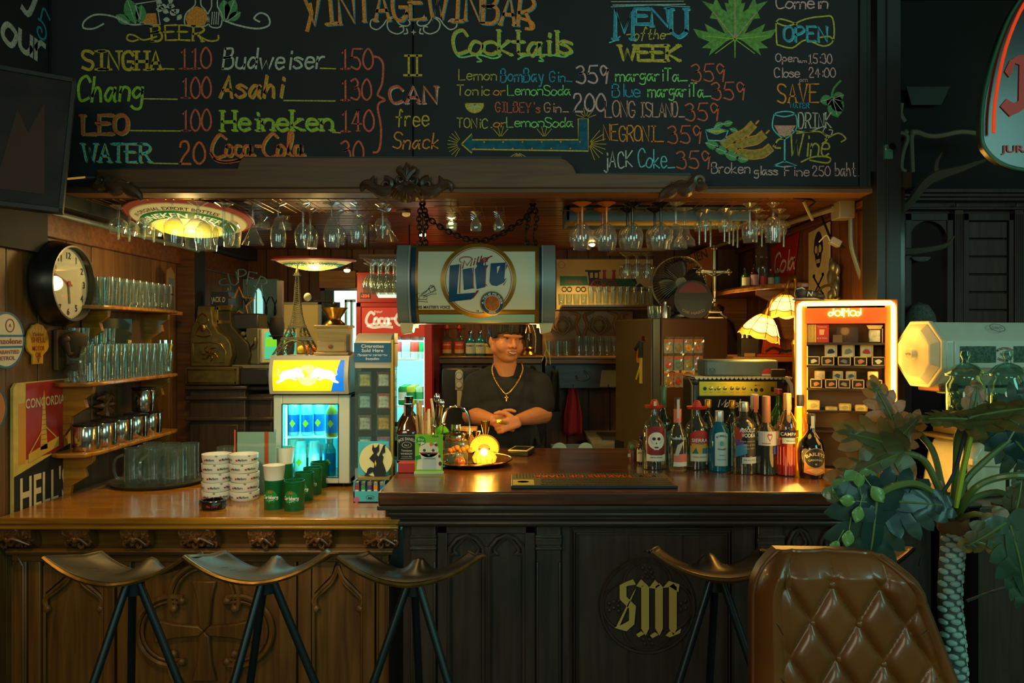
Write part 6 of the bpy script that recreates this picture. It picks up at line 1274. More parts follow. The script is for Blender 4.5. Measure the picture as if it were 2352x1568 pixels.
t=thing('paper_sheet','pale blank sheet pinned under the shelf beside the black fridge','paper',(0,0,0)); B(mat('a8a070',.6)).prism([(X(p,5.2),Z(q_,5.2)) for p,q_ in ((1384,851),(1442,851),(1442,890),(1380,890))],5.272,5.279).m(BLACK).box(X(1399,5.2),5.268,Z(891,5.2),X(1401,5.2),5.272,Z(884,5.2)).build('sheet',t)
t=thing('under_shelf_cabinet','dark carved cabinet board hanging below the mug shelf','cabinet',(0,0,0)); B(W_DARKX).box(X(1252,5.3),5.28,Z(890,5.3),X(1450,5.3),5.46,sz-.05).build('board',t); B(W_DARKX).tube([(X(1340,5.3),5.275,Z(850,5.3)),(X(1352,5.3),5.26,Z(868,5.3)),(X(1330,5.3),5.26,Z(872,5.3)),(X(1322,5.3),5.27,Z(862,5.3))],.006,5,sm=4).build('carving',t)
D=4.1; t=thing('drink_carton','pack of canned drinks in printed wrap behind the bar beside the bartender','carton',(0,0,0)); b=B(mat('3a5a68',.4,noise=.5,ns=30)).box(X(1268,D),D,.90,X(1368,D),D+.2,1.025); b.m(mat('9ab0a8',.4)).disc(X(1285,D),1.02,.04,D-.001).disc(X(1345,D),1.02,.04,D-.001).m(mat('2a3a68',.5)).text('Pepsi',X(1315,D),1.0,.07,.018,D-.002); b.build('wrap',t,bevel=.005); B(W_DARK).box(X(1262,D),D,0,X(1372,D),D+.25,.90).build('crate_stand',t)
# ------------------------------------------------------------ things on the dark bar, by the bartender
def bar(py): return 1008/(py-770)
def base_on_bar(px,py,r=0): D_=bar(py)+r; return (X(px,D_),D_,BARZ)
def jd(px,py,lab,sc=1):
    t_=thing('whiskey_bottle',lab,'bottle',base_on_bar(px,py,.04)); r=.046*sc; H=.245*sc
    def sq(k,z): # rounded square ring
        return [(k*r*(abs(cos(a))**.45)*(1 if cos(a)>0 else -1),k*r*(abs(sin(a))**.45)*(1 if sin(a)>0 else -1),z) for a in [i*pi/12 for i in range(24)]]
    rings=[sq(.95,0),sq(1,.006),sq(1,H*.52),sq(.93,H*.58),[(r*.42*cos(i*pi/12),r*.42*sin(i*pi/12),H*.74) for i in range(24)],[(r*.32*cos(i*pi/12),r*.32*sin(i*pi/12),H*.85) for i in range(24)]]
    v=[p for rg in rings for p in rg]; f=[(j*24+i,j*24+(i+1)%24,(j+1)*24+(i+1)%24,(j+1)*24+i) for j in range(5) for i in range(24)]+[tuple(range(24))[::-1],tuple(range(120,144))]
    B(mat('3a1a06',.06,spec=.9,coat=.6)).add(v,f).build('glass_body',t_)
    B(mat('141414',.3)).lathe([(r*.36,H*.80),(r*.38,H*.82),(r*.36,H*.93),(r*.4,H*.94),(r*.4,H),(0,H)],16).m(mat('c07850',.4)).rect(-r*.36,H*.8,-r*.2,H*.98,-r*.4).build('cap',t_)
    b=B(mat('15191a',.4)); y=-r*1.0-.0012; b.rect(-r*.86,.012,r*.86,H*.5,y); b.m(mat('b8bcb0',.5)); b.text('JACK DANIELS',0,H*.40,r*1.5,.0115*sc,y-.001,arc=.07).ring(0,H*.32,.012,.0135,y-.001,sx=1.6).text('No.7',0,H*.30,.02,.008,y-.001).text('Tennessee',0,H*.21,.045*sc,.0085,y-.001).text('WHISKEY',0,H*.155,.05*sc,.008,y-.001).text('1.0 Litre 40%',0,H*.115,.045,.005,y-.001).text('DISTILLED AND BOTTLED BY',0,H*.085,.05,.0035,y-.001)
    for q_ in (.06,.48): b.rib([(-r*.8,H*q_),(r*.8,H*q_)],.001,y-.001)
    b.rib([(-r*.82,H*.05),(-r*.82,H*.5)],.001,y-.001).rib([(r*.82,H*.05),(r*.82,H*.5)],.001,y-.001)
    b.build('label',t_,smooth_=False); return t_
jd(938,1064,'square whiskey bottle with black label behind the red box',1.05); jd(932,1050,'second square whiskey bottle standing right behind the first',1.1).location.y+=.10
t=thing('small_box','small flat red box in front of the whiskey bottle','box',base_on_bar(933,1086,.0)); B(mat('a83028',.45)).box(-.034,0,0,.034,.05,.042).build('box_body',t,bevel=.003)
backbottle(910,1055,968,22,bar(1055),'small dark capped bottle between cigarette stand and whiskey',GCL,None,'3a3a30',BLACK,base=BARZ)
# green payment sign
t=thing('payment_sign','green acrylic payment sign with a white lucky cat picture','sign',base_on_bar(985,1087,.0)); w_,h_=.112,.158
B(mat('7cc028',.4,emit=.05,eh='80d020')).box(-w_/2,0,.008,w_/2,.004,h_).m(mat('b8d8a0',.3)).box(-w_/2-.003,-.008,0,w_/2+.003,.012,.008).build('card',t); b=B(mat('1c8a2c',.4)); b.disc(-.032,.132,.019,-.0008); b.m(mat('d8f0b8',.5)).text('ร้าน',-.032,.134,.026,.008,-.0016).text('ถุงเชิน',-.032,.121,.028,.008,-.0016).m(mat('3a5a28',.5)).text('KBank',.026,.147,.028,.008,-.0008)
b.m(mat('e0dcc0',.5)); b.prism([(.0+.04*cos(a)*1.0,.095+.03*sin(a)) for a in [k*pi/10 for k in range(20)]],-.0012,-.0004).prism([(-.035,.11),(-.03,.128),(-.012,.122)],-.0012,-.0004).prism([(.035,.11),(.03,.128),(.012,.122)],-.0012,-.0004).prism([(-.038,.085),(.040,.085),(.052,.05),(.05,.016),(-.05,.016),(-.046,.05)],-.0012,-.0004)
b.m(mat('5a3a38',.5)).disc(-.018,.094,.006,-.002).disc(.018,.094,.006,-.002).disc(.043,.07,.006,-.002,sx=.8).disc(.046,.04,.009,-.002,sx=.7).disc(.03,.116,.006,-.002); b.m(mat('e07830',.5)).disc(.01,.118,.007,-.002).rib([(-.034,.083),(0,.079),(.034,.083)],.0016,-.002).m(mat('1c8a2c',.5)).disc(0,.076,.005,-.0026).prism([(-.052,.055),(-.03,.06),(-.034,.076),(-.055,.07)],-.003,-.002).m(mat('b8ccc4',.5)).rect(-.026,.016,.03,.066,-.0026).m(mat('7a8a84',.5)).rect(-.02,.058,.026,.064,-.003)
label(b.build('print',t,smooth_=False),'printed lucky cat with blank panel')
# oval serving tray with its glassware
t=thing('oval_tray','polished oval silver tray with rope edge on the dark bar','tray',(X(1085,3.42),3.42,BARZ)); B(mat('2a2014',.15,.6)).lathe([(.10,0),(.105,.004),(.165,.016),(.17,.022),(.165,.022),(.10,.009),(0,.008)],48,sx=1.02,sy=1.05).build('tray_body',t); B(BRASS).tube([(.168*cos(a)*1.02,.168*sin(a)*1.05,.022) for a in [i*pi/24 for i in range(48)]],.004,6,closed=True).build('rope_edge',t)
tz=BARZ+.0095
t=thing('ice_bucket','clear glass ice bucket with chrome rim and arched handle','bucket',(X(1047,3.40),3.40,tz)); r=.058; B(GL_B).shell([(.0005,.002),(r*.92,0),(r,.01),(r,.105)],28).build('glass_body',t); B(CHROME).shell([(r*1.01,.10),(r*1.03,.102),(r*1.03,.122),(r*.97,.122)],28).build('rim',t); B(mat('6a5a30',.25,.9)).lathe([(r*.98,.122),(r*.8,.132),(0,.136)],24).build('lid',t); B(CHROME).tube([(-r*1.03,0,.112),(-r*1.0,0,.19),(-r*.6,0,.232),(0,0,.242),(r*.6,0,.232),(r*1.0,0,.19),(r*1.03,0,.112)],.004,8,sm=4).sph((0,0,.243),.007).build('handle',t); B(CHROME).lathe([(.018,.136),(.02,.14),(.02,.165),(0,.168)],16).build('lid_knob',t)
b=B(GL_B)
rn=random.Random(3)
for i in range(14): b.at(T(rn.uniform(-.035,.035),rn.uniform(-.035,.035),.015+.005*i,rn.random()*3,rn.random()*3)).cb((0,0,0),(.024,.024,.024))
b.at(None); b.build('ice_cubes',t)
t=thing('honey_pot','small round jar of amber honey with wooden dipper beads above','jar',(X(1056,3.27),3.27,tz-.0)); B(mat('a84808',.1,coat=.5,emit=.08,eh='c05010')).sph((0,0,.023),.023,n=20,m_=12).build('honey_body',t); B(GL_C).shell([(.015,.042),(.014,.05),(.017,.056)],16).build('neck',t)
for i in range(7): o=B(mat('e07818',.3,emit=.1,eh='ff8010')).sph((0,0,0),.011,n=10,m_=6).build('orange_bead'); tag(o,'orange glass bead on the twisted pick beside the honey jar','bead','orange beads over the honey jar'); o.location=(X(1056,3.28)-.04+.0135*i,3.29+.004*(i%2),tz+.068+.006*(i%3))
tag(B(mat('c8a050',.3,.8)).tube([(X(1056,3.28)-.045,3.295,tz+.06),(X(1056,3.28)+.05,3.295,tz+.078)],.002,5).tube([(X(1056,3.28)+.03,3.295,tz),(X(1056,3.28)+.03,3.295,tz+.07)],.002,5).build('bead_pick'),'gold pick carrying the orange beads over the honey jar','pick')
# crystal mushroom lamp
t=thing('crystal_lamp','glowing crystal glass table lamp with fluted shell shade on the oval tray','lamp',(X(1113,3.38),3.38,tz)); CR=mat('ffd860',.25,emit=.9,eh='ffb020')
b=B(CR).lathe([(.034,0),(.042,.006),(.046,.025),(.042,.042),(.028,.055),(.012,.062)],24); b.build('crystal_body',t,angle=10)
b=B(mat('f0c850',.35,emit=.32,eh='ffa010')); c=(0,-.035,.068)
for i in range(25):
    a=-.25+(pi+.5)*i/24; b.tube([(c[0]+.026*cos(a),c[1],c[2]+.02*sin(a)),(c[0]+.062*cos(a),c[1]-.006,c[2]+.056*sin(a))],[.002,.0045],5)
b.m(mat('b87818',.5)).prism([(c[0]+.066*cos(a),c[2]+.06*sin(a)) for a in [-.25+(pi+.5)*i/24 for i in range(25)]]+[(-.02,c[2]),(.0,c[2]-.01),(.02,c[2])],c[1]+.004,c[1]+.007); b.build('shell_shade',t)
B(mat('fff8e0',.3,emit=8,eh='ffe090')).sph((0,-.056,.056),.016).build('bulb',t)
b=B(mat('f0c850',.2,emit=.6,eh='ffc030'))
for i in range(14): a=i*2*pi/14; b.tube([(.043*cos(a),.043*sin(a),.005),(.049*cos(a),.049*sin(a),.025),(.034*cos(a),.034*sin(a),.052)],.005,5)
b.build('crystal_ribs',t); light('crystal_glow','POINT',(X(1113,3.3),3.20,tz+.10),1.8,(1,.6,.1),.03); light('crystal_glow','POINT',(X(1113,3.55),3.56,tz+.12),2.2,(1,.6,.1),.04)
def jig(px,py,Dj,h,r,lab): t_=thing('jigger',lab,'jigger',(X(px,Dj),Dj,tz if abs(px-1118)>1 else tz)); z_=Z(py,Dj)-tz; B(BRASS).lathe([(r*.75,0),(r*.3,z_-h),(r*.35,z_-h+.004),(r,z_),(r*.94,z_),(r*.3,z_-h+.01),(0,z_-h+.012)],24).build('cup_body',t_)
jig(1115,967,3.52,.075,.0215,'tall gold jigger behind the crystal lamp'); jig(1093,990,3.50,.035,.021,'short gold jigger between the ice bucket and crystal lamp')
# utensils jar
t=thing('utensil_jar','glass jar crowded with spoons, straws and wrapped sticks beside the ice bucket','jar',(X(985,3.42),3.42,BARZ)); B(GL_B).shell([(.0005,.003),(.045,0),(.05,.01),(.05,.14)],20).build('glass_body',t); rn=random.Random(11)
def stick(m_,n_,h0,h1,sp,r_,w_=1):
    for i in range(n_):
        a=rn.random()*6.3; e=rn.uniform(.2,1)*sp; h_=rn.uniform(h0,h1); B(m_).tube([(.02*cos(a),.02*sin(a),.01),(.03*cos(a)+e*cos(a)*.4,.03*sin(a),h_*.6),(e*cos(a)*1.3,e*sin(a)*.6,h_)],r_,5).build('straw' if r_<.005 else 'wrapped_stick',t)
stick(mat('d8b868',.5),9,.2,.27,.05,.0032); stick(mat('c89858',.5),7,.17,.25,.06,.0055); stick(mat('3a2c1c',.4),5,.2,.26,.06,.003); stick(mat('e8d8a8',.5),4,.22,.30,.04,.006)
for dx,h_ in ((.035,.30),(.055,.275)): B(CHROME).tube([(.01,0,.02),(dx,0,h_-.03)],.003,6).sph((dx,0,h_-.012),.014,1,.5,1.5).build('spoon',t)
B(mat('6ac818',.4)).tube([(.03,-.02,.12),(.06,-.03,.155),(.09,-.03,.13)],[.012,.018,.01],8,sm=4).build('green_pick',t)
t=thing('steel_shaker','steel cup with tongs behind the green payment sign','shaker',(X(1003,3.36),3.36,BARZ)); B(CHROME).lathe([(.022,0),(.03,.12),(.028,.12),(.02,.01),(0,.008)],20).build('cup_body',t); B(CHROME).tube([(0,0,.02),(-.01,0,.17)],.003,6).tube([(.01,0,.02),(.03,0,.18)],.003,6).sph((.03,0,.18),.009).sph((-.01,0,.17),.009).build('tongs',t)
t=thing('clear_jar','tall clear dispenser tube of small bar tools beside the utensil jar','jar',(X(955,3.5),3.5,BARZ)); B(GL_B).shell([(.0005,.003),(.04,0),(.04,.19)],20).build('glass_body',t); stick(mat('b88840',.5),8,.18,.26,.045,.005); stick(mat('c8a070',.5),5,.2,.27,.05,.007)
t=thing('card_reader','white rimmed touch screen payment reader lying on the dark bar','card reader',(X(1197,3.72),3.70,BARZ),R(-14)); B(mat('2a2418',.4)).box(-.045,-.07,0,.05,.07,.022).build('body',t,bevel=.004); B(mat('d8c078',.4)).box(-.047,-.07,.022,.048,.07,.028).build('bezel',t,bevel=.003); B(mat('2a2a28',.15)).box(-.039,-.058,.0281,.040,.056,.0288).build('screen',t)
t=thing('knife_block','wooden knife block behind the ice bucket','knife block',(X(1082,3.78),3.78,BARZ)); B(wood('9a6428','c89448','z')).box(-.035,-.03,0,.045,.04,.085).box(-.05,-.04,.1,.03,.04,.118).box(-.03,-.02,.085,.02,.02,.1).build('block',t,bevel=.003)
# bar mat
t=thing('bar_mat','long dark rubber bar mat with orange lettering facing the bartender','bar mat',(X(1358,2.99),2.985,BARZ),R(.6)); hw=.305; hd=.125
B(mat('1c2c30',.5)).box(-hw,-hd,0,hw,hd,.012).build('rubber_base',t,bevel=.003); B(mat('5a5028',.5)).box(-hw+.004,-hd+.004,.012,hw-.004,hd-.004,.0128).build('mat_face',t)
b=B(BLACK)
for i in range(46): b.box(-hw+.02+.0125*i,.035,.0128,-hw+.0225+.0125*i,hd-.008,.0136)
for i in range(38):
    for j in range(4): b.at(T(-.19+.0128*i+.004*(j%2),-.105+.035*j,.0132,(i*j)%3)).lathe([(.008,0),(.0075,.001)],6)
b.at(None); b.build('rubber_pattern',t,kind='stuff')
flipm=lambda p:(-p[0],.078-p[2],.0142)
b=B(mat('e04c14',.5,emit=.05,eh='ff4a10')); b.text('MAKERS OF MARK',.03,0,.38,.045,0,warp=flipm); b.ring(-.225,.022,.017,.02,0,sx=1.6); b.text('RM',-.225,.014,.03,.016,0); b.v=[flipm(p) if p[2]!=.0142 else p for p in b.v]; b.build('lettering',t,smooth_=False)
b=B(mat('c8b848',.5)); b.box(-hw+.006,-hd+.006,.0132,-hw+.085,-.01,.0136); b.build('logo_patch',t); b=B(mat('e8d850',.5)); b.text('BACARDI',0,0,.066,.022,0); b.m(mat('d06030',.5)).disc(0,.05,.018,0,sx=1.2); b.v=[(p[0]-hw+.045,-.105+p[2],.0142) for p in b.v]; b.build('logo_print',t,smooth_=False)
# ------------------------------------------------------------ the bartender
SKIN=mat('c07a4c',.5,noise=.06,ns=30,spec=.4); SHIRT=mat('171a1b',.9,noise=.15,ns=40,bump=.2); HAIR=mat('0e0c0b',.45,spec=.5)
MD=4.16; mx_=X(1165,MD)
man=thing('person','person in a dark t-shirt with gold necklace standing behind the bar, hands together','person',(0,0,0))
def cap(b,p0,p1,r0,r1,n=14):
    p0,p1=Vector(p0),Vector(p1); d=(p1-p0); L_=d.length or 1e-6; d/=L_; pts=[];rr=[]
    for i in range(5): a=-pi/2+i*pi/8; pts.append(p0+d*r0*sin(a)); rr.append(max(r0*cos(a),1e-4))
    for i in range(5): a=i*pi/8; pts.append(p1+d*r1*sin(a)); rr.append(max(r1*cos(a),1e-4))
    b.tube(pts,rr,n); return b
def chainc(b,pts):
    for (p0,r0),(p1,r1) in zip(pts,pts[1:]): cap(b,p0,p1,r0,r1)
def ell(b,c,r,M=None):
    o=len(b.v); b.sph((0,0,0),1,n=20,m_=14); b.v[o:]=[tuple(Vector(c)+(M@Vector((p[0]*r[0],p[1]*r[1],p[2]*r[2])) if M else Vector((p[0]*r[0],p[1]*r[1],p[2]*r[2])))) for p in b.v[o:]]
def remesh(b,name,par,vox,it=4):
    o=b.build(name,par); m_=o.modifiers.new('r','REMESH'); m_.mode='VOXEL'; m_.voxel_size=vox; m_.use_smooth_shade=True
    s_=o.modifiers.new('s','SMOOTH'); s_.iterations=it; s_.factor=.5; return o
HC=Vector((X(1163,MD),MD-.03,1.598)); HM_=Matrix.Translation(HC)@Euler((R(4),R(3),R(24))).to_matrix().to_4x4()@Matrix.Scale(1.11,4); H3=HM_.to_3x3()
def h(x,y,z): return HM_@Vector((x,y,z))
b=B(SKIN)
# trunk, neck
ell(b,(mx_,MD+.01,1.30),(.175,.12,.12)); ell(b,(mx_,MD,1.17),(.19,.145,.20)); ell(b,(mx_,MD,.98),(.19,.14,.14)); cap(b,(mx_-.10,MD,1.37),(mx_+.10,MD,1.37),.055,.055)
cap(b,(mx_,MD+.01,1.38),h(0,.015,-.07),.066,.058)
# legs
for sg in (-1,1):
    chainc(b,[((mx_+sg*.10,MD,.93),.105),((mx_+sg*.11,MD,.5),.065),((mx_+sg*.12,MD+.01,.09),.042)]); chainc(b,[((mx_+sg*.12,MD+.04,.05),.04),((mx_+sg*.13,MD-.14,.035),.032)])
# head
for c,r in (((0,.02,.045),(.077,.092,.078)),((0,-.015,-.02),(.070,.072,.085)),((0,-.035,-.072),(.048,.045,.034)),((.036,-.052,-.03),(.03,.028,.032)),((-.036,-.052,-.03),(.03,.028,.032)),((0,-.078,.022),(.05,.016,.012)),((0,-.06,-.055),(.034,.030,.024)),((0,-.064,-.083),(.02,.018,.014)),
            ((.073,.012,-.012),(.009,.014,.024)),((-.073,.012,-.012),(.009,.014,.024)),((.058,.0,-.045),(.022,.04,.03)),((-.054,.0,-.045),(.020,.036,.028))): ell(b,h(*c),r,H3)
cap(b,h(0,-.084,.008),h(0,-.103,-.024),.008,.012); 
for sg in (-1,1): ell(b,h(sg*.014,-.090,-.028),(.010,.010,.008),H3)
ell(b,h(0,-.085,-.049),(.024,.008,.005),H3); ell(b,h(0,-.082,-.063),(.02,.008,.006),H3)
# arms
SR=(mx_-.160,MD,1.355); SL=(mx_+.165,MD,1.355)
ER=(X(1083,4.12),4.12,1.20); EL=(X(1247,4.12),4.12,1.205); WR=(X(1133,3.93),3.93,1.195); WL=(X(1189,3.93),3.93,1.195)
for S_,E_,W_ in ((SR,ER,WR),(SL,EL,WL)):
    chainc(b,[(S_,.058),(E_,.05)]); m_=Vector(E_).lerp(Vector(W_),.35); chainc(b,[(E_,.05),(tuple(m_),.046),(W_,.029)])
def hand(b,W_,u,w_,sc=1.0,curl=(35,85,120)):
    u=Vector(u).normalized(); w_=Vector(w_); w_=(w_-u*w_.dot(u)).normalized(); v_=u.cross(w_)
    if v_.y>0: v_=-v_
    W_=Vector(W_); 
    for t_ in (-.022,-.008,.008,.022): cap(b,W_+w_*t_*.6*sc,W_+(u*.078+w_*t_)*sc,.017*sc,.0125*sc)
    for i,(t_,L_) in enumerate(((.028,.92),(.010,1.0),(-.009,.94),(-.027,.76))):
        p=W_+(u*.083+w_*t_)*sc; 
        for k,(ln,r0,r1) in enumerate(((.040,.0105,.0095),(.025,.0095,.0085),(.019,.0085,.0075))):
            a=R(curl[k]+i*4); q=p+(u*cos(a)-v_*sin(a))*ln*L_*sc; cap(b,p,q,r0*sc,r1*sc,10); p=q
    p=W_+(u*.022+w_*.026)*sc; q=p+(u*.6+w_*.75-v_*.1).normalized()*.038*sc; r_=q+(u*.85+w_*.35-v_*.2).normalized()*.032*sc; e_=r_+(u*1-w_*.05-v_*.2).normalized()*.022*sc
    cap(b,p,q,.015*sc,.012*sc); cap(b,q,r_,.012*sc,.010*sc); cap(b,r_,e_,.010*sc,.0085*sc)
hand(b,WR,(.93,-.25,-.18),(.25,.1,1)); hand(b,(WL[0],WL[1]-.03,WL[2]-.005),(-.93,-.2,-.22),(-.2,.1,1),1.02,(45,95,130))
body=remesh(b,'body',man,.0042,5)
# hair
b=B(HAIR); ell(b,h(0,.026,.058),(.085,.098,.080),H3); ell(b,h(0,.06,.0),(.076,.06,.07),H3); rn=random.Random(5)
for i in range(46):
    a=-1.45+2.9*i/45; r_=.078; x_=r_*sin(a)*.98; y_=.01-.098*cos(a)*1.0; L_=.060+.012*rn.random() if abs(a)<.9 else .085+.01*rn.random()
    cap(b,h(x_*.55,y_*.5,.125),h(x_*1.02,y_*.98,.100),.014,.012,8); cap(b,h(x_*1.02,y_*.98,.100),h(x_*1.06+rn.uniform(-.006,.006),y_*1.0-.002,.100-L_),.012,.0045,8)
hr=remesh(b,'hair',man,.004,2)
# face details
for sg in (-1,1): B(mat('2a1810',.5)).tube([h(sg*.016,-.086,.030),h(sg*.032,-.084,.036),h(sg*.052,-.070,.031)],[.0025,.0042,.002],6,sm=4).build('eyebrow',man)
for sg in (-1,1):
    b=B(mat('a08c74',.5)); ell(b,h(sg*.032,-.0765,.010),(.0125,.0058,.0038),H3); b.m(mat('140c08',.1,spec=.9)); ell(b,h(sg*.032+.003,-.0812,.0100),(.0062,.003,.0042),H3); b.build('eye',man)
    B(mat('2a160c',.5)).tube([h(sg*.018,-.083,.0105),h(sg*.032,-.0845,.0158),h(sg*.047,-.075,.011)],[.0012,.002,.0012],5,sm=4).build('eyelid',man)
B(mat('e0d4b4',.3)).tube([h(-.018,-.0895,-.0535),h(0,-.0945,-.0560),(h(.018,-.0895,-.0535))],[.0018,.0038,.0018],8,sm=4).build('teeth',man)
B(mat('8a4434',.45)).tube([h(-.024,-.0855,-.050),h(-.010,-.094,-.0500),h(0,-.0955,-.0510),h(.010,-.094,-.0500),h(.024,-.0855,-.050)],[.0012,.0028,.0026,.0028,.0012],6,sm=4).tube([h(-.023,-.085,-.052),h(-.010,-.0925,-.0615),h(0,-.0945,-.063),h(.010,-.0925,-.0615),h(.023,-.085,-.052)],[.0012,.003,.0036,.003,.0012],6,sm=4).build('lips',man)
b=B(mat('4a2418',.6)); [ell(b,h(sg*.0075,-.1065,-.031),(.0034,.002,.002),H3) for sg in (-1,1)]; b.build('nostrils',man)
# shirt
b=B(SHIRT)
ell(b,(mx_,MD+.01,1.285),(.205,.145,.135)); ell(b,(mx_,MD,1.16),(.21,.165,.22)); ell(b,(mx_,MD,.98),(.212,.160,.14)); [cap(b,(mx_+sg*.055,MD+.01,1.415),(mx_+sg*.155,MD,1.362),.055,.068) for sg in (-1,1)]; cap(b,(mx_-.05,MD+.015,1.40),(mx_+.05,MD+.015,1.40),.062,.062); cap(b,(mx_-.14,MD,1.34),(mx_+.14,MD,1.34),.075,.075)
for S_,E_,W_ in ((SR,ER,WR),(SL,EL,WL)):
    e=Vector(S_).lerp(Vector(E_),.66); cap(b,S_,tuple(e),.074,.072)
for i in range(9):
    x_=mx_-.17+.042*i; cap(b,(x_,MD-.135+.25*(x_-mx_)**2*8*.1,1.02+.02*(i%3)),(x_+.03*(1 if i%2 else -1),MD-.125,1.24),.012,.006,8)
sh=remesh(b,'t_shirt',man,.007,4)
b=B(mat('1a1c20',.8))
for sg in (-1,1): chainc(b,[((mx_+sg*.10,MD,.93),.125),((mx_+sg*.11,MD,.5),.085),((mx_+sg*.12,MD+.01,.10),.07)])
cap(b,(mx_-.08,MD,.9),(mx_+.08,MD,.9),.15,.15); remesh(b,'trousers',man,.01,3)
b=B(mat('101010',.5))
for sg in (-1,1): cap(b,(mx_+sg*.12,MD+.05,.05),(mx_+sg*.13,MD-.15,.045),.05,.045)
remesh(b,'shoes',man,.008,2)
NK=[(mx_-.072,MD-.0,1.47),(mx_-.078,MD-.065,1.44),(mx_-.060,MD-.125,1.39),(mx_-.02,MD-.162,1.335),(mx_+.0,MD-.168,1.322),(mx_+.025,MD-.162,1.34),(mx_+.062,MD-.12,1.39),(mx_+.082,MD-.065,1.44),(mx_+.075,MD-.0,1.475)]
b=B(mat('e0b458',.2,1))
for i,p in enumerate(smooth(NK,False,9)):
    b.sph(p,.0046,n=8,m_=6)
b.build('necklace',man); B(mat('b8984c',.25,1)).cb((mx_,MD-.172,1.30),(.005,.004,.03)).cb((mx_,MD-.172,1.305),(.018,.004,.005)).sph((mx_,MD-.171,1.285),.006).build('cross_pendant',man)
tag(B(mat('e8b030',.2,.9)).tube([(X(1143,3.88),3.86,1.20),(X(1152,3.88),3.845,1.19),(X(1164,3.88),3.85,1.187)],.007,8).cb((X(1147,3.88),3.855,1.199),(.022,.012,.014)).build('bottle_opener'),'small shiny gold bottle opener held between the hands','opener')
# ------------------------------------------------------------ black fridge with badges
FX,FY=.738,4.15; fr=thing('black_fridge','tall dark brown fridge turned sideways and covered in badge packets','fridge',(FX,FY,0),R(21.7)); ft=1.712
B(mat('3c2c20',.35,spec=.6)).box(.0,.0,.02,.42,.42,ft).build('cabinet',fr,bevel=.006); B(mat('6a5a34',.3,.35)).box(-.05,.02,.75,-.003,.42,ft-.005).box(-.05,.02,.05,-.003,.42,.73).build('door',fr,bevel=.006)  # door colour includes the yellow light falling on that side
B(mat('4a6068',.3,.5)).box(-.05,.004,.75,-.008,.02,ft-.005).build('door_edge',fr); B(CHROME).lathe([(.018,0),(.018,-.004)],16,(-.05,.10,1.60),axis='x').build('badge_plate',fr); B(BLACKM).box(-.055,.32,.78,-.05,.42,1.02).build('lower_handle',fr)
t=thing('bottle_opener','novelty cord and bottle opener hanging on the dark fridge door','opener',(FX,FY,0),R(21.7)); B(BLACKM).tube([(-.06,.12,1.585),(-.065,.14,1.56),(-.06,.17,1.545)],.012,6).box(-.068,.11,1.50,-.053,.13,1.59).m(mat('b05818',.4)).tube([(-.06,.13,1.55),(-.06,.15,1.50),(-.06,.14,1.47)],.009,6).m(mat('c8b030',.5)).box(-.058,.11,1.36,-.053,.135,1.50).tube([(-.056,.13,1.45),(-.056,.17,1.38)],.006,5).build('cord_and_handle',t)
bc=('c8b070','8a7a48','e8a830','c87050','c83828','4888a0','a8a030','c86848','b8883c','b02820','c03838','d0702c'); bn=('tan','olive','golden','rose','red ringed','blue','olive yellow','salmon','ochre','dark red','crimson','orange')
for r_ in range(3):
    for c_ in range(4):
        i=r_*4+c_; t=thing('badge_packet',bn[i]+' button badge in a clear packet, '+('top','middle','lower')[r_]+' row on the dark fridge','badge',(FX,FY,0),R(21.7),'badge packets on the dark fridge'); x0=.012+.062*c_; z0=1.60-.090*r_-(.0)
        B(mat('7c9498',.35)).rect(x0,z0-.075,x0+.054,z0,-.004,.003).m(mat('b86030',.5)).rect(x0,z0-.016,x0+.054,z0,-.0052,.001).build('backing_card',t); B(mat(bc[i],.3,noise=.5,ns=90)).lathe([(.021,-.004),(.018,-.009),(0,-.011)],18,(x0+.027,0,z0-.046),axis='y').build('badge',t)
        b=B(GL_C); b.grid(lambda u,v:(x0-.002+.058*u,-.014-.005*sin(7*u+5*v+i)*cos(9*v),z0-.077+.09*v),5,6); b.build('plastic_bag',t,smooth_=False)
def sticker(nm,lab,px,q0,w_,h_,fn):
    x0=(X(px,4.2)-FX)/.93; t=thing(nm,lab,'sticker',(FX,FY,0),R(21.7)); B(mat('d8c498',.5)).rect(x0,Z(q0,4.2)-h_,x0+w_,Z(q0,4.2),-.003,.002).build('paper',t); b=B(BLACK); fn(b,x0,Z(q0,4.2)); b.build('print',t,smooth_=False)
def sk(b,x0,z0):
    x=x0+.046; z=z0-.04; b.prism([(x+.036*sin(a)*(1 if cos(a)>-.5 else .75),z+.038*cos(a)) for a in [i*pi/10 for i in range(20)]],-.0036,-.003).rect(x-.02,z-.05,x+.02,z-.034,-.0036); b.m(mat('e05818',.5)); b.text("GAZZA'S",x,z+.022,.04,.010,-.0042,arc=.06).text('PARTY BUS',x,z+.010,.05,.009,-.0042,arc=.08).text('BAR',x,z-.001,.025,.009,-.0042).prism([(x-.03,z-.004),(x-.006,z-.016),(x-.02,z-.022),(x-.03,z-.014)],-.0044,-.0036).prism([(x+.03,z-.004),(x+.006,z-.016),(x+.02,z-.022),(x+.03,z-.014)],-.0044,-.0036).prism([(x-.007,z-.032),(x,z-.02),(x+.007,z-.032)],-.0044,-.0036)
    for k in range(5): b.rect(x-.018+.008*k,z-.048,x-.014+.008*k,z-.038,-.0044)
sticker('skull_sticker','cream sticker with an orange and black skull on the dark fridge',1522,850,.092,.09,sk)
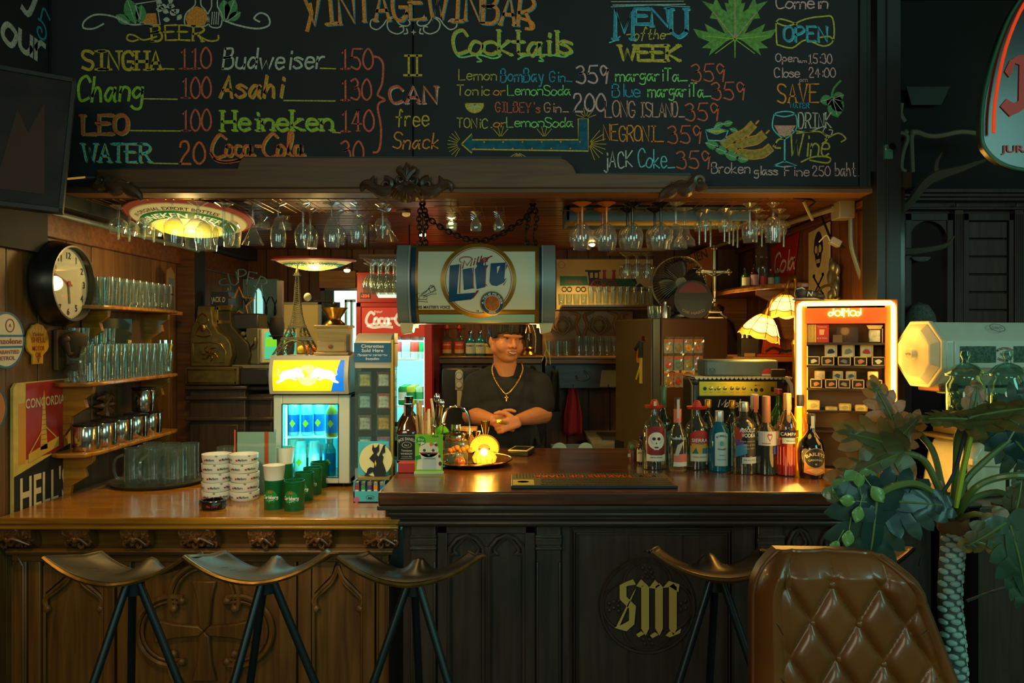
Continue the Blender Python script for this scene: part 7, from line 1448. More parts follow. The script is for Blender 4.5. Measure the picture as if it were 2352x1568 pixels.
def bd(b,x0,z0):
    x=x0+.04; z=z0-.045; b.m(mat('6a3a28',.5)).ring(x,z,.028,.036,-.0036); b.m(mat('e8d8b0',.5)).text('STURGIS',x,z+.024,.045,.008,-.0042,arc=.035); b.m(mat('8a8868',.5)).prism([(x-.038,z),(x,z+.012),(x+.038,z+.004),(x+.03,z-.008),(x-.02,z-.010)],-.0046,-.0036); b.m(BLACK).text('BOTTLE',x,z-.034,.04,.009,-.0042)
sticker('round_sticker','cream sticker with a round brown emblem partly behind the amplifier',1564,850,.085,.09,bd)
# things on top of the fridge
t=thing('desk_fan','large round wire guard fan on top of the dark fridge','fan',(X(1560,4.42),4.42,ft)); c=(0,0,Z(652,4.42)-ft); r=.155
GD=mat('7a7860',.4,.6); b=B(GD); n=56
for i in range(n): a=2*pi*i/n; b.tube([(.03*cos(a),-.06,c[2]+.03*sin(a)),(r*.7*cos(a+.12),-.055,c[2]+r*.7*sin(a+.12)),(r*cos(a+.2),-.01,c[2]+r*sin(a+.2))],.0014,3)
b.build('front_guard',t); B(GD).tube([(r*cos(a),0,c[2]+r*sin(a)) for a in [i*pi/24 for i in range(48)]],.0055,8,closed=True).build('guard_ring',t)
B(mat('8a7a50',.4)).lathe([(0,-.066),(.032,-.064),(.034,-.058)],20,(0,0,c[2]),axis='y').build('hub_badge',t)
for k in range(4):
    a=k*pi/2+.3; B(mat('20221f',.4)).at(T(0,-.02,c[2],0,0,-a)).grid(lambda u,v:(.03+.1*v,-.02+.04*u-.02,(u-.5)*(.05+.07*sin(pi*v*.8))),5,6).build('fan_blade',t,solid=.002)
B(DARKG).lathe([(.05,0),(.06,.08),(.03,.12)],20,(0,0,c[2]),axis='y').build('motor_housing',t); B(DARKG).lathe([(.1,0),(.1,.012),(.02,.03),(.016,c[2])],24,(0,.03,0)).build('stand',t)
t=thing('round_tin_tray','round tin with red top and dark green foot leaning in front of the fan','tin',(X(1592,4.28),4.27,ft),rot=(R(-4),0,0)); B(mat('141412',.5)).disc(0,.105,.105,0,.006,40).build('disc',t); b=B(mat('5c1c16',.5)); b.prism([(.085*cos(a),.115+.085*sin(a)) for a in [pi*(.1+.8*i/14) for i in range(15)]],-.001,0).m(mat('152c28',.5)).prism([(.08*cos(a),.100+.078*sin(a)) for a in [pi*(1.0+1.0*i/14) for i in range(15)]],-.001,0); b.m(mat('7a6a40',.5)).text('DIE HARD',0,.0,0.14,.014,-.0015,arc=-.11); b.v=[(p[0],p[1],p[2]+(.022 if abs(p[1]+.0015)<1e-6 else 0)) for p in b.v]; b.build('print',t,smooth_=False)
t=thing('soda_siphon','small siphon and shot glasses clustered at the fridge corner','siphon',(X(1528,4.25),4.25,ft)); B(STEEL).lathe([(.02,0),(.022,.05),(.01,.075),(.012,.09),(0,.1)],16).build('body',t)
for i in range(5): put(SM,'shot_glass','small glass beside the siphon at the fridge corner',(X(1496+9*i,4.36),4.36+.03*(i%2),ft),'small glasses at the fridge corner')
D=4.36; t=thing('crucifix','ornate silver standing crucifix on the dark fridge','crucifix',(X(1640,D),D,ft)); SV=mat('a09470',.3,.85); H=Z(566,D)-ft
B(SV).box(-.045,-.035,0,.045,.035,.012).box(-.038,-.03,.03,.038,.03,.042).lathe([(.036,.042),(.03,.05),(.018,.07),(.024,.085),(.014,.095)],8).build('pedestal',t,bevel=.003)
for sx_,sy_ in ((1,1),(1,-1),(-1,1),(-1,-1)): B(SV).tube([(sx_*.03,sy_*.022,.032),(sx_*.045,sy_*.032,.015),(sx_*.06,sy_*.042,0)],[.007,.006,.009],6,sm=3).build('foot',t)
B(SV).box(-.0085,-.006,.09,.0085,.006,H-.02).box(-.075,-.006,.252,.075,.006,.268).build('cross_bars',t,bevel=.002)
for c_ in ((0,H-.01),(-.083,.26),(.083,.26)): b=B(SV); b.sph((c_[0],0,c_[1]),.013,1,.5,1); [b.sph((c_[0]+.013*cos(k*pi/2+pi/4*0),0,c_[1]+.013*sin(k*pi/2)),.007,1,.6,1,8,6) for k in range(4)]; b.build('finial',t)
b=B(mat('c0b080',.3,.8)); cap(b,(0,-.012,.235),(0,-.012,.16),.011,.008); cap(b,(-.004,-.012,.16),(-.002,-.012,.115),.006,.004); cap(b,(.004,-.012,.16),(.002,-.012,.115),.006,.004); cap(b,(0,-.01,.235),(.058,-.008,.26),.005,.003); cap(b,(0,-.01,.235),(-.058,-.008,.26),.005,.003); ell(b,(0,-.014,.262),(.009,.009,.012)); remesh(b,'figure',t,.002,2)
# flag behind
D=5.3; t=thing('orange_pennant','orange pennant with black letters hanging behind the fan','pennant',(0,0,0)); b=B(mat('b8682c',.8)); b.prism([(X(p,D),Z(q_,D)) for p,q_ in ((1560,596),(1642,560),(1640,600),(1575,620))],D,D+.004).prism([(X(p,D),Z(q_,D)) for p,q_ in ((1608,600),(1640,592),(1634,660),(1628,735),(1604,735))],D+.01,D+.014); b.m(BLACK).text('ALIEN',X(1600,D),Z(600,D),.16,.06,D-.002,shear=-.2); b.v=[(p[0],p[1],p[2]+(.35*(p[0]-X(1600,D)) if abs(p[1]-(D-.002))<1e-6 else 0)) for p in b.v]; b.build('cloth',t)
# ------------------------------------------------------------ right wall fittings
def DR(px,X_=RW): return X_*F/(px-1200)
def rsign(nm,lab,cat,pa,pb): da,db=DR(pa),DR(pb); return thing(nm,lab,cat,(RW-.004,(da+db)/2,0),-pi/2),abs(da-db)/2
t,hw=rsign('skull_sign','tall cream tin sign with a black skull and crossbones','sign',1862,1910); zt,zb=Z(515,3.95),Z(705,3.95); 
B(mat('d8c890',.5,noise=.12,ns=20)).prism([(-hw,zb),(hw,zb),(hw,zt),(-hw,zt-.02)],-.008,0).build('plate',t,bevel=.002); b=B(mat('1a1814',.5)); zc=zt-.13
b.prism([(.062*sin(a)*(1 if cos(a)>-.2 else .72),zc+(.10 if cos(a)>0 else .085)*cos(a)) for a in [i*pi/14 for i in range(28)]],-.0092,-.008)
for sg in (1,-1): b.rib([(-sg*.06,zc-.13),(sg*.06,zc-.22)],.014,-.0092); [b.disc(-sg*.06+dx,zc-.13+dz,.01,-.0092) for dx,dz in ((-.006,.006),(.006,.006))]; [b.disc(sg*.06+dx,zc-.22+dz,.01,-.0092) for dx,dz in ((-.006,-.006),(.006,-.006))]
b.m(mat('d8c890',.5)).disc(-.026,zc+.01,.02,-.0105,sx=.9).disc(.026,zc+.01,.02,-.0105,sx=.9).prism([(-.008,zc-.022),(0,zc),(.008,zc-.022)],-.0105,-.0092)
for k in range(5): b.rect(-.024+.0105*k,zc-.062,-.017+.0105*k,zc-.042,-.0105)
b.m(mat('1a1814',.5)); [b.rib([(-.03+.03*k,zb+.05),(-.03+.03*k,zb+.08)],.004,-.0092) for k in range(3)]; b.rib([(-.04,zb+.04),(.05,zb+.04),(.05,zb+.08)],.004,-.0092); b.build('skull_print',t,smooth_=False)
t,hw=rsign('soda_sign','red diagonal soda sign with white script on the right wall','sign',1775,1838); 
B(mat('b02018',.35)).prism([(-hw,Z(532,4.2)),(hw*.9,Z(540,4.2)-.0),(hw*.45,Z(648,4.35)),(-hw*.6,Z(650,4.3)),(-hw*.95,Z(640,4.3))][::-1] if False else [(hw,Z(528,4.2)),(hw*.6,Z(640,4.2)),(hw*.2,Z(655,4.3)),(-hw*.9,Z(645,4.4)),(-hw,Z(552,4.4))],-.006,0).build('plate',t); b=B(mat('e8dcc8',.4)); b.hand('Cola',0,Z(614,4.3),hw*1.5,.11,.016,-.0075,shear=.3,gap=.6); b.build('script',t,smooth_=False)
t=thing('silver_relief','silver cherub relief plaque beside the skull sign','relief',(RW-.01,DR(1928),Z(650,DR(1928))),-pi/2); b=B(mat('a8a890',.3,.8)); 
for c_,r_ in (((0,-.01,0),(.045,.016,.09)),((.0,-.02,.08),(.025,.02,.028)),((-.03,-.02,.03),(.025,.016,.04)),((.03,-.02,-.03),(.025,.018,.045)),((-.045,-.01,.10),(.014,.012,.03)),((.02,-.02,-.09),(.035,.014,.03)),((-.02,-.02,-.06),(.02,.02,.03)),((.04,-.015,.06),(.016,.014,.03))): ell(b,c_,r_)
remesh(b,'relief_body',t,.004,2)
d=DR(1950,1.5); t=thing('junction_box','beige junction box with conduit dropping down the right wall','junction box',(0,0,0)); JB=mat('a09c80',.5); B(JB).box(X(1928,3.5),3.5,Z(500,3.5),X(1965,3.5),3.6,Z(455,3.5)).build('box',t,bevel=.005); B(JB).tube([(X(1928,3.5),3.56,Z(474,3.5)),(X(1640,5.3),5.3,Z(566,5.3))],.013,8).build('side_conduit',t); B(mat('7c8c84',.4,.3)).tube([P(1955,500,3.54),P(1956,560,3.54),P(1966,600,3.54),P(1982,650,3.54),P(1986,700,3.54)],.013,8,sm=4).build('down_conduit',t); B(JB).tube([P(1845,462,3.45),P(1858,490,3.5),P(1866,505,3.52)],.007,6).build('rod',t)
t=thing('power_adapter','white power adapter hanging by its cable near the skull sign','adapter',P(1918,556,3.62),rot=(0,R(28),0)); B(mat('c8c4b0',.4)).cb((0,0,0),(.05,.04,.032)).build('adapter_body',t,bevel=.004); B(BLACK).tube([(-.02,0,.0),(-.06,.05,.06),(-.09,.1,.11)],.006,6).tube([(.02,0,0),(.05,.0,-.005)],.006,6).m(WHITE).tube([(-.02,0,-.01),(-.05,0,.01),(-.06,.02,-.03)],.003,5,sm=3).build('cable',t)
tag(B(mat('b03a28',.5)).tube([P(2004,440,3.36),P(1998,560,3.36),P(1986,700,3.36)],.004,6,sm=4).tube([P(2012,440,3.36),P(2006,560,3.36),P(1994,700,3.36)],.004,6,sm=4).build('red_cables'),'pair of red cables running down beside the black post','cable')
# upper right shelf and bottles
t=thing('corner_shelf','rounded wooden shelf with scroll brackets on the right wall','shelf',(0,0,0)); sz=Z(662,4.7)
o=[(RW,4.15),(RW-.08,4.18),(1.33,4.35),(1.26,4.7),(1.24,5.2),(1.30,5.45),(RW,5.48)]; n=len(o); v=[(p[0],p[1],z) for z in (sz-.03,sz) for p in o]
B(W_SH).add(v,[tuple(range(n)),tuple(range(n,2*n))[::-1]]+[(i,(i+1)%n,(i+1)%n+n,i+n) for i in range(n)]).build('shelf_board',t,bevel=.006)
for y in (4.35,5.3): B(W_SH).prism([(RW,sz-.03),(1.30,sz-.03),(1.30,sz-.06),(1.37,sz-.09),(1.36,sz-.14),(1.43,sz-.2),(1.46,sz-.3),(RW,sz-.32)],y,y+.03).build('bracket',t,bevel=.004)
rn=random.Random(9)
for px,q1,w_,g_,lb,cp,l_ in ((1712,618,20,GGR,'b8b890',BLACK,'dark green labelled bottle'),(1732,606,20,GBR,'c8a0a0',BLACK,'dark bottle with round pink label'),(1752,612,17,GCL,'c84830',CHROME,'clear bottle with red label'),(1770,618,16,GCL,'d0c8a0',BRASS,'clear bottle with cream label'),(1786,616,18,GCL,'48a0a0',BRASS,'clear bottle with teal label')):
    backbottle(px,662,q1,w_,4.62,l_+' on the rounded right shelf',g_,None,lb,cp,base=sz)
for px in (1742,1756): tag(B(GL_B).shell([(.0005,0),(.02,0),(.02,.33)],16).build('glass_tube'),'tall clear glass tube on the rounded shelf, '+('nearer the fridge' if px==1742 else 'nearer the soda sign'),'tube').location=(X(px,4.85),4.85,sz)
# lower right shelf
t=thing('low_shelf','lower wooden shelf on the right wall under the flower lamp','shelf',(0,0,0)); sz=Z(818,4.35); B(W_SH).box(X(1678,4.2),4.15,sz-.025,RW,4.75,sz).build('shelf_board',t,bevel=.006); B(W_SH).prism([(RW,sz-.025),(1.25,sz-.025),(1.4,sz-.12),(RW,sz-.2)],4.6,4.63).build('bracket',t)
t=thing('red_press','red metal press stand on the lower right shelf behind the lamp','press',(X(1772,4.3),4.3,sz)); B(mat('b03810',.35)).box(-.09,-.04,0,.12,.1,.014).prism([(-.045,.014),(.06,.014),(.035,.14),(-.03,.14)],0,.04).build('stand_body',t,bevel=.004); B(BLACKM).tube([(-.04,-.03,.03),(0,-.03,.05),(.06,-.03,.03),(.1,-.03,.035)],.007,6,sm=3).tube([(.05+.02*cos(a),-.035,.02+.012*sin(a)) for a in [i*pi/6 for i in range(12)]],.003,5,closed=True).build('cable',t)
t=thing('audio_gadget','black and silver gadget with round knobs on the lower right shelf','gadget',(X(1718,4.3),4.3,sz)); B(BLACKM).box(-.045,-.03,0,.05,.05,.10).m(mat('a08c60',.4)).box(-.03,-.034,0,.03,-.03,.02).m(CHROME).cyl((-.03,0,.10),.01,.04,10).cyl((-.005,0,.10),.01,.05,10).box(.02,-.02,.1,.05,.0,.14).build('gadget_body',t,bevel=.002)
# ------------------------------------------------------------ table lamp with two flower shades
D=3.55; t=thing('flower_lamp','brass table lamp with two glowing fluted glass shades','lamp',(X(1815,D),D,BARZ)); LB=mat('7a5a20',.3,.85); lp=lambda p,q_,y=0:(X(p,D)-X(1815,D),y,Z(q_,D)-BARZ)
B(LB).lathe([(.07,0),(.075,.01),(.05,.025),(.02,.05),(.014,.1),(.012,.5),(.02,.52),(.012,.54)],20,(.05,.08,0)).build('base',t)
B(LB).tube([(.05,.08,.5),lp(1838,655,.06),lp(1826,634,.03),lp(1812,646,0),lp(1806,668,0)],.008,8,sm=5).tube([lp(1806,668,0),lp(1785,676,-.02),lp(1768,690,-.03),lp(1762,706,-.03),lp(1757,716,-.03)],.007,8,sm=5).build('arm',t)
LEAD=mat('6a4a1c',.4,.6); SHM=mat('ffc860',.4,emit=1.1,eh='ff9c20'); SHB=mat('ffe0a0',.4,emit=3.5,eh='ffc860'); SHC=mat('fff0c8',.4,emit=16,eh='ffd878')
def shade(c,rx,ry,s_):
    M_=T(*c,0,rx,ry); f=lambda u,a,k=1.0:((.016+.058*sin(u*pi*.5)**.8+.012*u*u)*s_*(1+.05*u*abs(sin(a*4)))*cos(a)*k,(.016+.058*sin(u*pi*.5)**.8+.012*u*u)*s_*(1+.05*u*abs(sin(a*4)))*sin(a)*k,(-.098*u**1.1-.010*u*abs(sin(a*4)))*s_)
    b=B(SHM,SHB).at(M_); b.grid(lambda u,v:f(v,2*pi*u),64,12); b.mi=[1 if 2<=i//64<=8 else 0 for i in range(len(b.f))]; o=b.build('shade',t)  # brighter middle band paints in the bulb shining through the glass
    b=B(LEAD).at(M_)
    for k in range(8): a=k*pi/4; b.tube([f(i/8,a,1.02) for i in range(9)],.0016,4)
    for u in (.38,.78): b.tube([f(u,2*pi*i/32,1.02) for i in range(32)],.0014,4,closed=True)
    b.build('leading',t); B(LB).at(M_).lathe([(.022*s_,-.004),(.018,.01),(.008,.03)],16).build('shade_cap',t)
    B(SHC).at(M_).sph((0,0,-.05*s_),.026*s_,1,1,1.2).build('bulb',t)
    w_=t.location+(M_@Vector((0,0,-.125*s_))); light('shade_glow','POINT',w_,4,AMB,.04)
    w_=t.location+(M_@Vector((0,0,-.02))); light('shade_glow','POINT',(w_[0]-.1,w_[1]-.12,w_[2]+.02),1.2,AMB,.04)
shade(lp(1806,676,0),0,R(4),1.0); shade(lp(1755,722,-.03),R(6),R(16),1.06)
# ------------------------------------------------------------ neon display cabinet with lighters
PRE=set(o.name for o in bpy.data.objects)
D=3.15; t=thing('display_cabinet','lighter display cabinet framed by a bright yellow neon tube','display cabinet',(0,0,0)); xx=lambda p:X(p,D); zz=lambda q_:Z(q_,D)
c0,c1,zt=xx(1826),xx(2041),zz(690); OR=mat('e87010',.45); B(mat('c87818',.5)).box(c0,D,BARZ,c1,D+.014,BARZ+.03).box(c0,D,BARZ,c0+.045,D+.014,zt).box(c1-.045,D,BARZ,c1,D+.014,zt).box(c0,D,zt-.02,c1,D+.014,zt).build('front_frame',t,bevel=.003)
B(mat('3a2410',.5)).box(c0,D+.014,BARZ,c0+.008,D+.17,zt).box(c1-.008,D+.014,BARZ,c1,D+.17,zt).box(c0,D+.014,zt-.008,c1,D+.17,zt).box(c0,D+.16,BARZ,c1,D+.17,zt).build('case',t)
B(mat('e86008',.5)).box(c0+.04,D-.002,zz(743),c1-.04,D+.006,zz(708)).build('header_panel',t)
NE=mat('fff0a0',.4,emit=9,eh='ffc850'); px0,px1=xx(1835),xx(2032)
B(NE).tube([(px0,D-.004,BARZ+.02),(px0,D-.004,zz(708)),(px0+.004,D-.004,zz(701)),(px0+.012,D-.004,zz(698)),(px1-.012,D-.004,zz(698)),(px1-.004,D-.004,zz(701)),(px1,D-.004,zz(708)),(px1,D-.004,BARZ+.02)],.010,8).build('neon_tube',t)
b=B(mat('fff8c0',.4,emit=14,eh='ffe060')); zc=zz(720); ds=.0019
def arc_(cx_,cz_,r_,a0=0,a1=2*pi,n=18): return [(xx(cx_)+r_*cos(a0+(a1-a0)*i/n),D-.007,zc+cz_+r_*sin(a0+(a1-a0)*i/n)) for i in range(n+1)]
b.tube(arc_(1902,-.003,.0075),.0019,5); b.tube([(xx(1908),D-.007,zc-.006),(xx(1908),D-.007,zc+.018)],.0019,5); b.tube(arc_(1917,-.0,.0105),.0019,5); b.tube([(xx(1926),D-.007,zc-.010),(xx(1926),D-.007,zc+.018)],.0019,5); b.tube([(xx(1930),D-.007,zc-.016),(xx(1930),D-.007,zc+.018),(xx(1935),D-.007,zc+.004),(xx(1940),D-.007,zc+.018),(xx(1940),D-.007,zc-.012)],.0019,5); b.tube(arc_(1949,-.0,.0105),.0019,5); b.tube(arc_(1959,-.003,.0075),.0019,5); b.tube([(xx(1965),D-.007,zc-.006),(xx(1965),D-.007,zc+.018)],.0019,5)
label(b.build('neon_lettering',t),'glowing doTMod lettering')
# an inner reveal lights the shelves
for q_ in (786,838,890,941,988): B(mat('2a1c10',.4)).box(c0+.042,D+.014,zz(q_)-.010,c1-.042,D+.15,zz(q_)).build('shelf_board',t,bevel=.002)
B(mat('6a4a18',.5)).box(c0+.04,D+.15,BARZ+.02,c1-.04,D+.158,zz(744)).build('back_panel',t)
B(mat('ffe060',.4,emit=3,eh='ffb820')).box(c0+.044,D+.02,zz(1010),c0+.049,D+.03,zz(795)).build('inner_strip',t)
for px_,q_,e_ in ((1936,760,.16),(1860,860,.14),(2000,860,.14),(1930,960,.16)): light('case_glow','POINT',(xx(px_),D+.05,zz(q_)),e_,AMB,.03)
for q_,e_ in ((760,.9),(900,1.2),(1040,1.0)):
    light('neon_glow','POINT',(px0,D-.10,zz(q_)),e_,AMB,.08); light('neon_glow','POINT',(px1,D-.10,zz(q_)),e_,AMB,.08)
light('neon_glow','POINT',((px0+px1)/2,D-.06,zt+.10),2,AMB,.08)
def mini(px,q_,w_,h_,dep,col,lab,em,cat='box',opened=None,txt=None):
    t_=thing('gift_box',lab,cat,(xx(px),D+dep,zz(q_)),group='lighter boxes in the neon cabinet'); W_=w_*D/F; H_=h_*D/F
    B(mat('d8b050',.35,.3)).box(-W_/2,0,0,W_/2,.03,.003).box(-W_/2,0,H_-.003,W_/2,.03,H_).box(-W_/2,0,0,-W_/2+.003,.03,H_).box(W_/2-.003,0,0,W_/2,.03,H_).build('box_edge',t_); B(mat(col,.5)).box(-W_/2+.003,.004,.003,W_/2-.003,.03,H_-.003).build('insert',t_)
    B(mat(em,.3,.5)).prism([(.25*W_*cos(a)*(1+.25*cos(3*a+px)),H_*.45+.22*H_*sin(a)*(1+.25*sin(2*a+px))) for a in [i*pi/8 for i in range(16)]],-.001,.004).build('emblem',t_)
P1=('first','second','third','fourth','fifth')
for i,px in enumerate((1905,1942,1981)): mini(px,820,27,30,.06,'d8cca0','white lined box, '+P1[i]+' of three behind the upper dark boxes',('3a3428','8a7a5a','a83828')[i])
for i,px in enumerate((1866,1897,1932,1966,2003)): mini(px,838,27,20,.02,'141822','dark box with small emblem, '+P1[i]+' on the shelf below the red card',('e8d080','c88848','7a7260','c87838','e8d890')[i])
for i,px in enumerate((1881,1920,1948,1994)): mini(px,872,22,20,.06,'d0c8a0','square white lighter box, '+P1[i]+' in the third tier back row',('e0c080','5a5a48','5a5a58','2a2418')[i])
for i,px in enumerate((1872,1904,1932,1961,1998)): mini(px,890,25,20,.02,'141822','dark emblem box, '+P1[i]+' in the third tier front row',('b87838','d08838','a88850','c87040','a87830')[i])
for i,(px,w_,h_) in enumerate(((1866,28,22),(1905,26,8),(1934,26,16),(1968,26,14))): mini(px,941,w_,h_,.03,'e8d888','pale box, '+P1[i]+' on the fourth tier','d8c060')
t=thing('red_card_pack','red card with cream tumbler print beside yellow card edges, top tier','pack',(xx(1885),D+.04,zz(786))); B(mat('b83014',.5)).box(-.026,0,0,.026,.02,.072).m(mat('e0a878',.5)).prism([(-.009,.03),(.007,.03),(.01,.052),(-.01,.052)],-.001,0).text('Threescore',0,.06,.036,.006,-.001).text('Bar & Whisky',0,.014,.04,.006,-.001).build('card',t)
for i in range(7): tag(B(mat('e8c050',.5)).box(0,0,0,.0035,.03,.072).build('card'),'yellow edged upright card, '+('outermost','second','third','fourth','fifth','sixth','innermost')[i]+' beside the red card','card','yellow cards on the top tier').location=(xx(1853)+.0055*i-.0035,D+.03,zz(786))
t=thing('chrome_lighter','engraved metal lighter in an open box at the end of the top tier','lighter',(xx(1996),D+.03,zz(786))); B(mat('8a8a70',.25,.8,noise=.3,ns=60)).box(-.022,0,0,.022,.012,.052).build('lighter_body',t,bevel=.003); B(mat('d8b868',.5)).prism([(-.022,.053),(.022,.053),(.030,.068),(-.030,.068)],0,.004).box(.026,0,0,.03,.02,.055).build('open_box',t)
t=thing('dark_frame','dark glossy photo stand in the middle of the top tier','frame',(xx(1940),D+.06,zz(786))); B(mat('3a2a14',.2)).box(-.04,0,0,.04,.01,.06).m(mat('6a5020',.4)).box(-.055,-.02,0,-.02,-.01,.03).build('frame_body',t)
# shoe and gadget on the cabinet
t=thing('running_shoe','dark grey running shoe with pale sole on top of the neon cabinet','shoe',(xx(1858),D+.09,zt),R(6)); b=B(mat('24282a',.6)); 
for c_,r_ in (((-.03,0,.03),(.028,.024,.028)),((0,0,.024),(.035,.026,.022)),((.035,0,.018),(.028,.026,.015)),((-.042,0,.038),(.014,.018,.022))): ell(b,c_,r_)
remesh(b,'upper',t,.0035,2); b=B(mat('b0a888',.5)); ell(b,(-.005,0,.008),(.062,.027,.009)); b.build('sole',t); B(mat('a8b0b0',.4)).text('N',-.002,.02,.022,.018,-.0275,shear=.25).build('side_letter',t); B(mat('9ab0b0',.5)).tube([(-.05,-.012,.05),(-.03,-.016,.055),(-.018,-.012,.048)],.003,5).build('collar',t)
t=thing('desk_light','small black bent tube lamp standing on top of the neon cabinet','lamp',(xx(1920),D+.1,zt)); B(mat('3a2c14',.35,.5)).lathe([(.018,0),(.016,.012),(.006,.02)],16).tube([(0,0,.015),(-.005,0,.045),(-.03,0,.065),(-.06,0,.055),(-.08,0,.03)],.005,8,sm=4).build('lamp_body',t); B(BLACK).tube([(.0,0,.005),(.05,0,.004),(.09,0,.005)],.003,5).build('cable',t); B(mat('e8c060',.5)).box(-.05,-.03,0,.0,.01,.006).build('plug_strip',t)
PV=Vector((c0,D,0)) if False else Vector((X(1826,3.15),3.15,0)); MR=Matrix.Translation(PV)@Matrix.Rotation(R(-18),4,'Z')@Matrix.Scale(.97,4,(1,0,0))@Matrix.Translation(-PV)
for o in [o for o in bpy.data.objects if o.name not in PRE and o.parent is None]:
    m_=Matrix.Translation(PV)@Matrix.Rotation(R(-18),4,'Z')@Matrix.Translation(-PV); o.matrix_basis=m_@o.matrix_basis
# ------------------------------------------------------------ amplifier, cloth, blue grey box
D=3.50; t=thing('guitar_amplifier','black guitar amplifier with gold control panel and white script','amplifier',(0,0,0)); xx=lambda p:X(p,D); zz=lambda q_:Z(q_,D); a0,a1,at_=xx(1588),xx(1812),zz(866)
B(BLACKM).box(a0,D,BARZ+.01,a1,D+.2,at_).build('cabinet',t,bevel=.018); B(mat('161616',.9,bump=.5,ns=250)).box(xx(1602),D-.004,BARZ+.03,xx(1790),D+.01,zz(910)).build('grille_cloth',t)
B(mat('c8b83c',.3,.7)).box(xx(1605),D-.008,zz(909),xx(1784),D,zz(875)).build('control_panel',t,bevel=.002); B(mat('8a8068',.5)).tube([(a0+.004,D-.002,BARZ+.02),(a0+.004,D-.002,zz(885)),(a0+.02,D-.002,zz(870)),(a1-.02,D-.002,zz(870)),(a1-.004,D-.002,zz(885)),(a1-.004,D-.002,BARZ+.02)],.003,6,sm=2).build('piping',t)
for px_,r_ in ((1632,.0085),(1650,.0085),(1664,.0085),(1680,.0085),(1693,.0085),(1707,.0085)): B(mat('d8c880',.25,.8)).lathe([(0,-.02),(r_*.8,-.018),(r_,-.008)],14,(xx(px_),D,zz(891)),axis='y').build('knob',t)
b=B(BLACK); b.disc(xx(1618),zz(892),.008,-.0095+D).disc(xx(1735),zz(895),.0085,D-.0095).disc(xx(1748),zz(895),.0085,D-.0095).rect(xx(1769),zz(899),xx(1776),zz(888),D-.0095).rect(xx(1723),zz(897),xx(1727),zz(893),D-.0095).rect(xx(1640),zz(896),xx(1643),zz(892),D-.0095).text('MG15',xx(1738),zz(886),.024,.006,D-.0095,shear=.2); [b.rib([(xx(p),zz(881)),(xx(p+18),zz(881))],.0008,D-.0095) for p in (1626,1650,1682)]; [b.rib([(xx(p-4),zz(900)),(xx(p+4),zz(900))],.001,D-.0095) for p in (1618,1632,1650,1664,1680,1693,1707,1738)]; b.build('panel_print',t,smooth_=False)
b=B(mat('d8d4c0',.5)); b.hand('Marshall',xx(1688),zz(934),.152,.033,.0045,D-.006,shear=.25,gap=.9,jit=0); b.build('script_logo',t,smooth_=False)
for sx_ in (a0+.02,a1-.02):
    for zc_ in (at_-.02,BARZ+.03): B(mat('2a2a28',.4)).sph((sx_,D+.0,zc_),.016,1,.5,1).build('corner_guard',t)
t=thing('lace_cloth','white scalloped lace cloth laid over the amplifier','cloth',(0,0,0)); b=B(mat('c8c8a8',.7)); b.box(a0+.01,D-.012,at_,a1-.005,D+.2,at_+.003)
for i in range(22): b.prism([(a0+.012+.0195*i+.0098*(1-cos(k*pi/6)),at_+.003-.013*sin(k*pi/6)) for k in range(7)],D-.014,D-.012)
b.prism([(a1-.03,at_+.003),(a1-.006,at_-.004),(a1+.012,at_-.03),(a1+.016,at_-.09),(a1+.004,at_-.09),(a1-.004,at_-.035)],D-.02,D-.01); b.build('lace',t)
t=thing('metal_case','blue grey metal case with round emblem lying on the lace cloth','case',(0,0,at_+.0031)); z1_=zz(828)-at_; B(mat('4c6468',.4,.2,noise=.12,ns=14)).box(xx(1620),D+.0,0,xx(1788),D+.17,z1_).build('case_body',t,bevel=.01); b=B(mat('1c2a2c',.5)); b.ring(xx(1636),.024,.0125,.0142,D-.0012).rib([(xx(1630),.034),(xx(1634),.022),(xx(1636),.028),(xx(1638),.022),(xx(1642),.034)],.0022,D-.0012).rib([(xx(1633),.024),(xx(1635),.014),(xx(1636),.02),(xx(1637),.014),(xx(1639),.024)],.002,D-.0012); b.m(mat('b03848',.5)).prism([(xx(1762)+.024*cos(a),.012+.024*sin(a)) for a in [i*pi/10 for i in range(11)]],D-.0012,D).m(mat('a8b8b8',.5)).rect(xx(1750),.004,xx(1774),.011,D-.0014); b.build('emblem',t)
t=thing('wallet','small dark brown wallet leaning at the end of the metal case','wallet',(0,0,at_+.0031)); B(mat('2a2018',.6)).box(xx(1767),D-.03,0,xx(1800),D-.015,.034).build('wallet_body',t,bevel=.003)
# ------------------------------------------------------------ liquor bottles on the dark bar
def fb(lab,px,pb,pt,wpx,prof,gl,cap_,caph,capr,liq=None,lev=.4,n=28,dep=0,tax=None):
    D_=bar(pb)+wpx*.5*bar(pb)/F; D_+=dep; H=(pb-pt)*D_/F; r=wpx*D_/F/2; t_=thing('liquor_bottle',lab,'bottle',(X(px,D_),D_,BARZ),group='liquor bottles standing on the dark bar')
    B(gl).lathe([(r*a,H*c_) for a,c_ in prof],n).build('glass_body',t_)
    if liq: B(liq).lathe([(r*.9*min(a,1),max(H*c_,.006)) for a,c_ in prof if c_<=lev]+[(r*.9,H*lev),(0,H*lev)],n).build('liquid',t_)
    rc=r*capr; B(cap_).lathe([(rc,H*caph),(rc*1.03,H*(caph+.01)),(rc*.98,H*.985),(rc*.9,H),(0,H)],18).build('cap',t_)
    if tax: B(mat(tax,.5)).rect(-rc*.4,H*(caph-.06),rc*.4,H*.97,-rc*1.12).build('tax_strip',t_)
    return t_,H,r
def wl(b,r,k=1.012): b.v=[(r*k*sin(p[0]/r),-r*k*cos(p[0]/r)+p[1],p[2]) for p in b.v]; return b
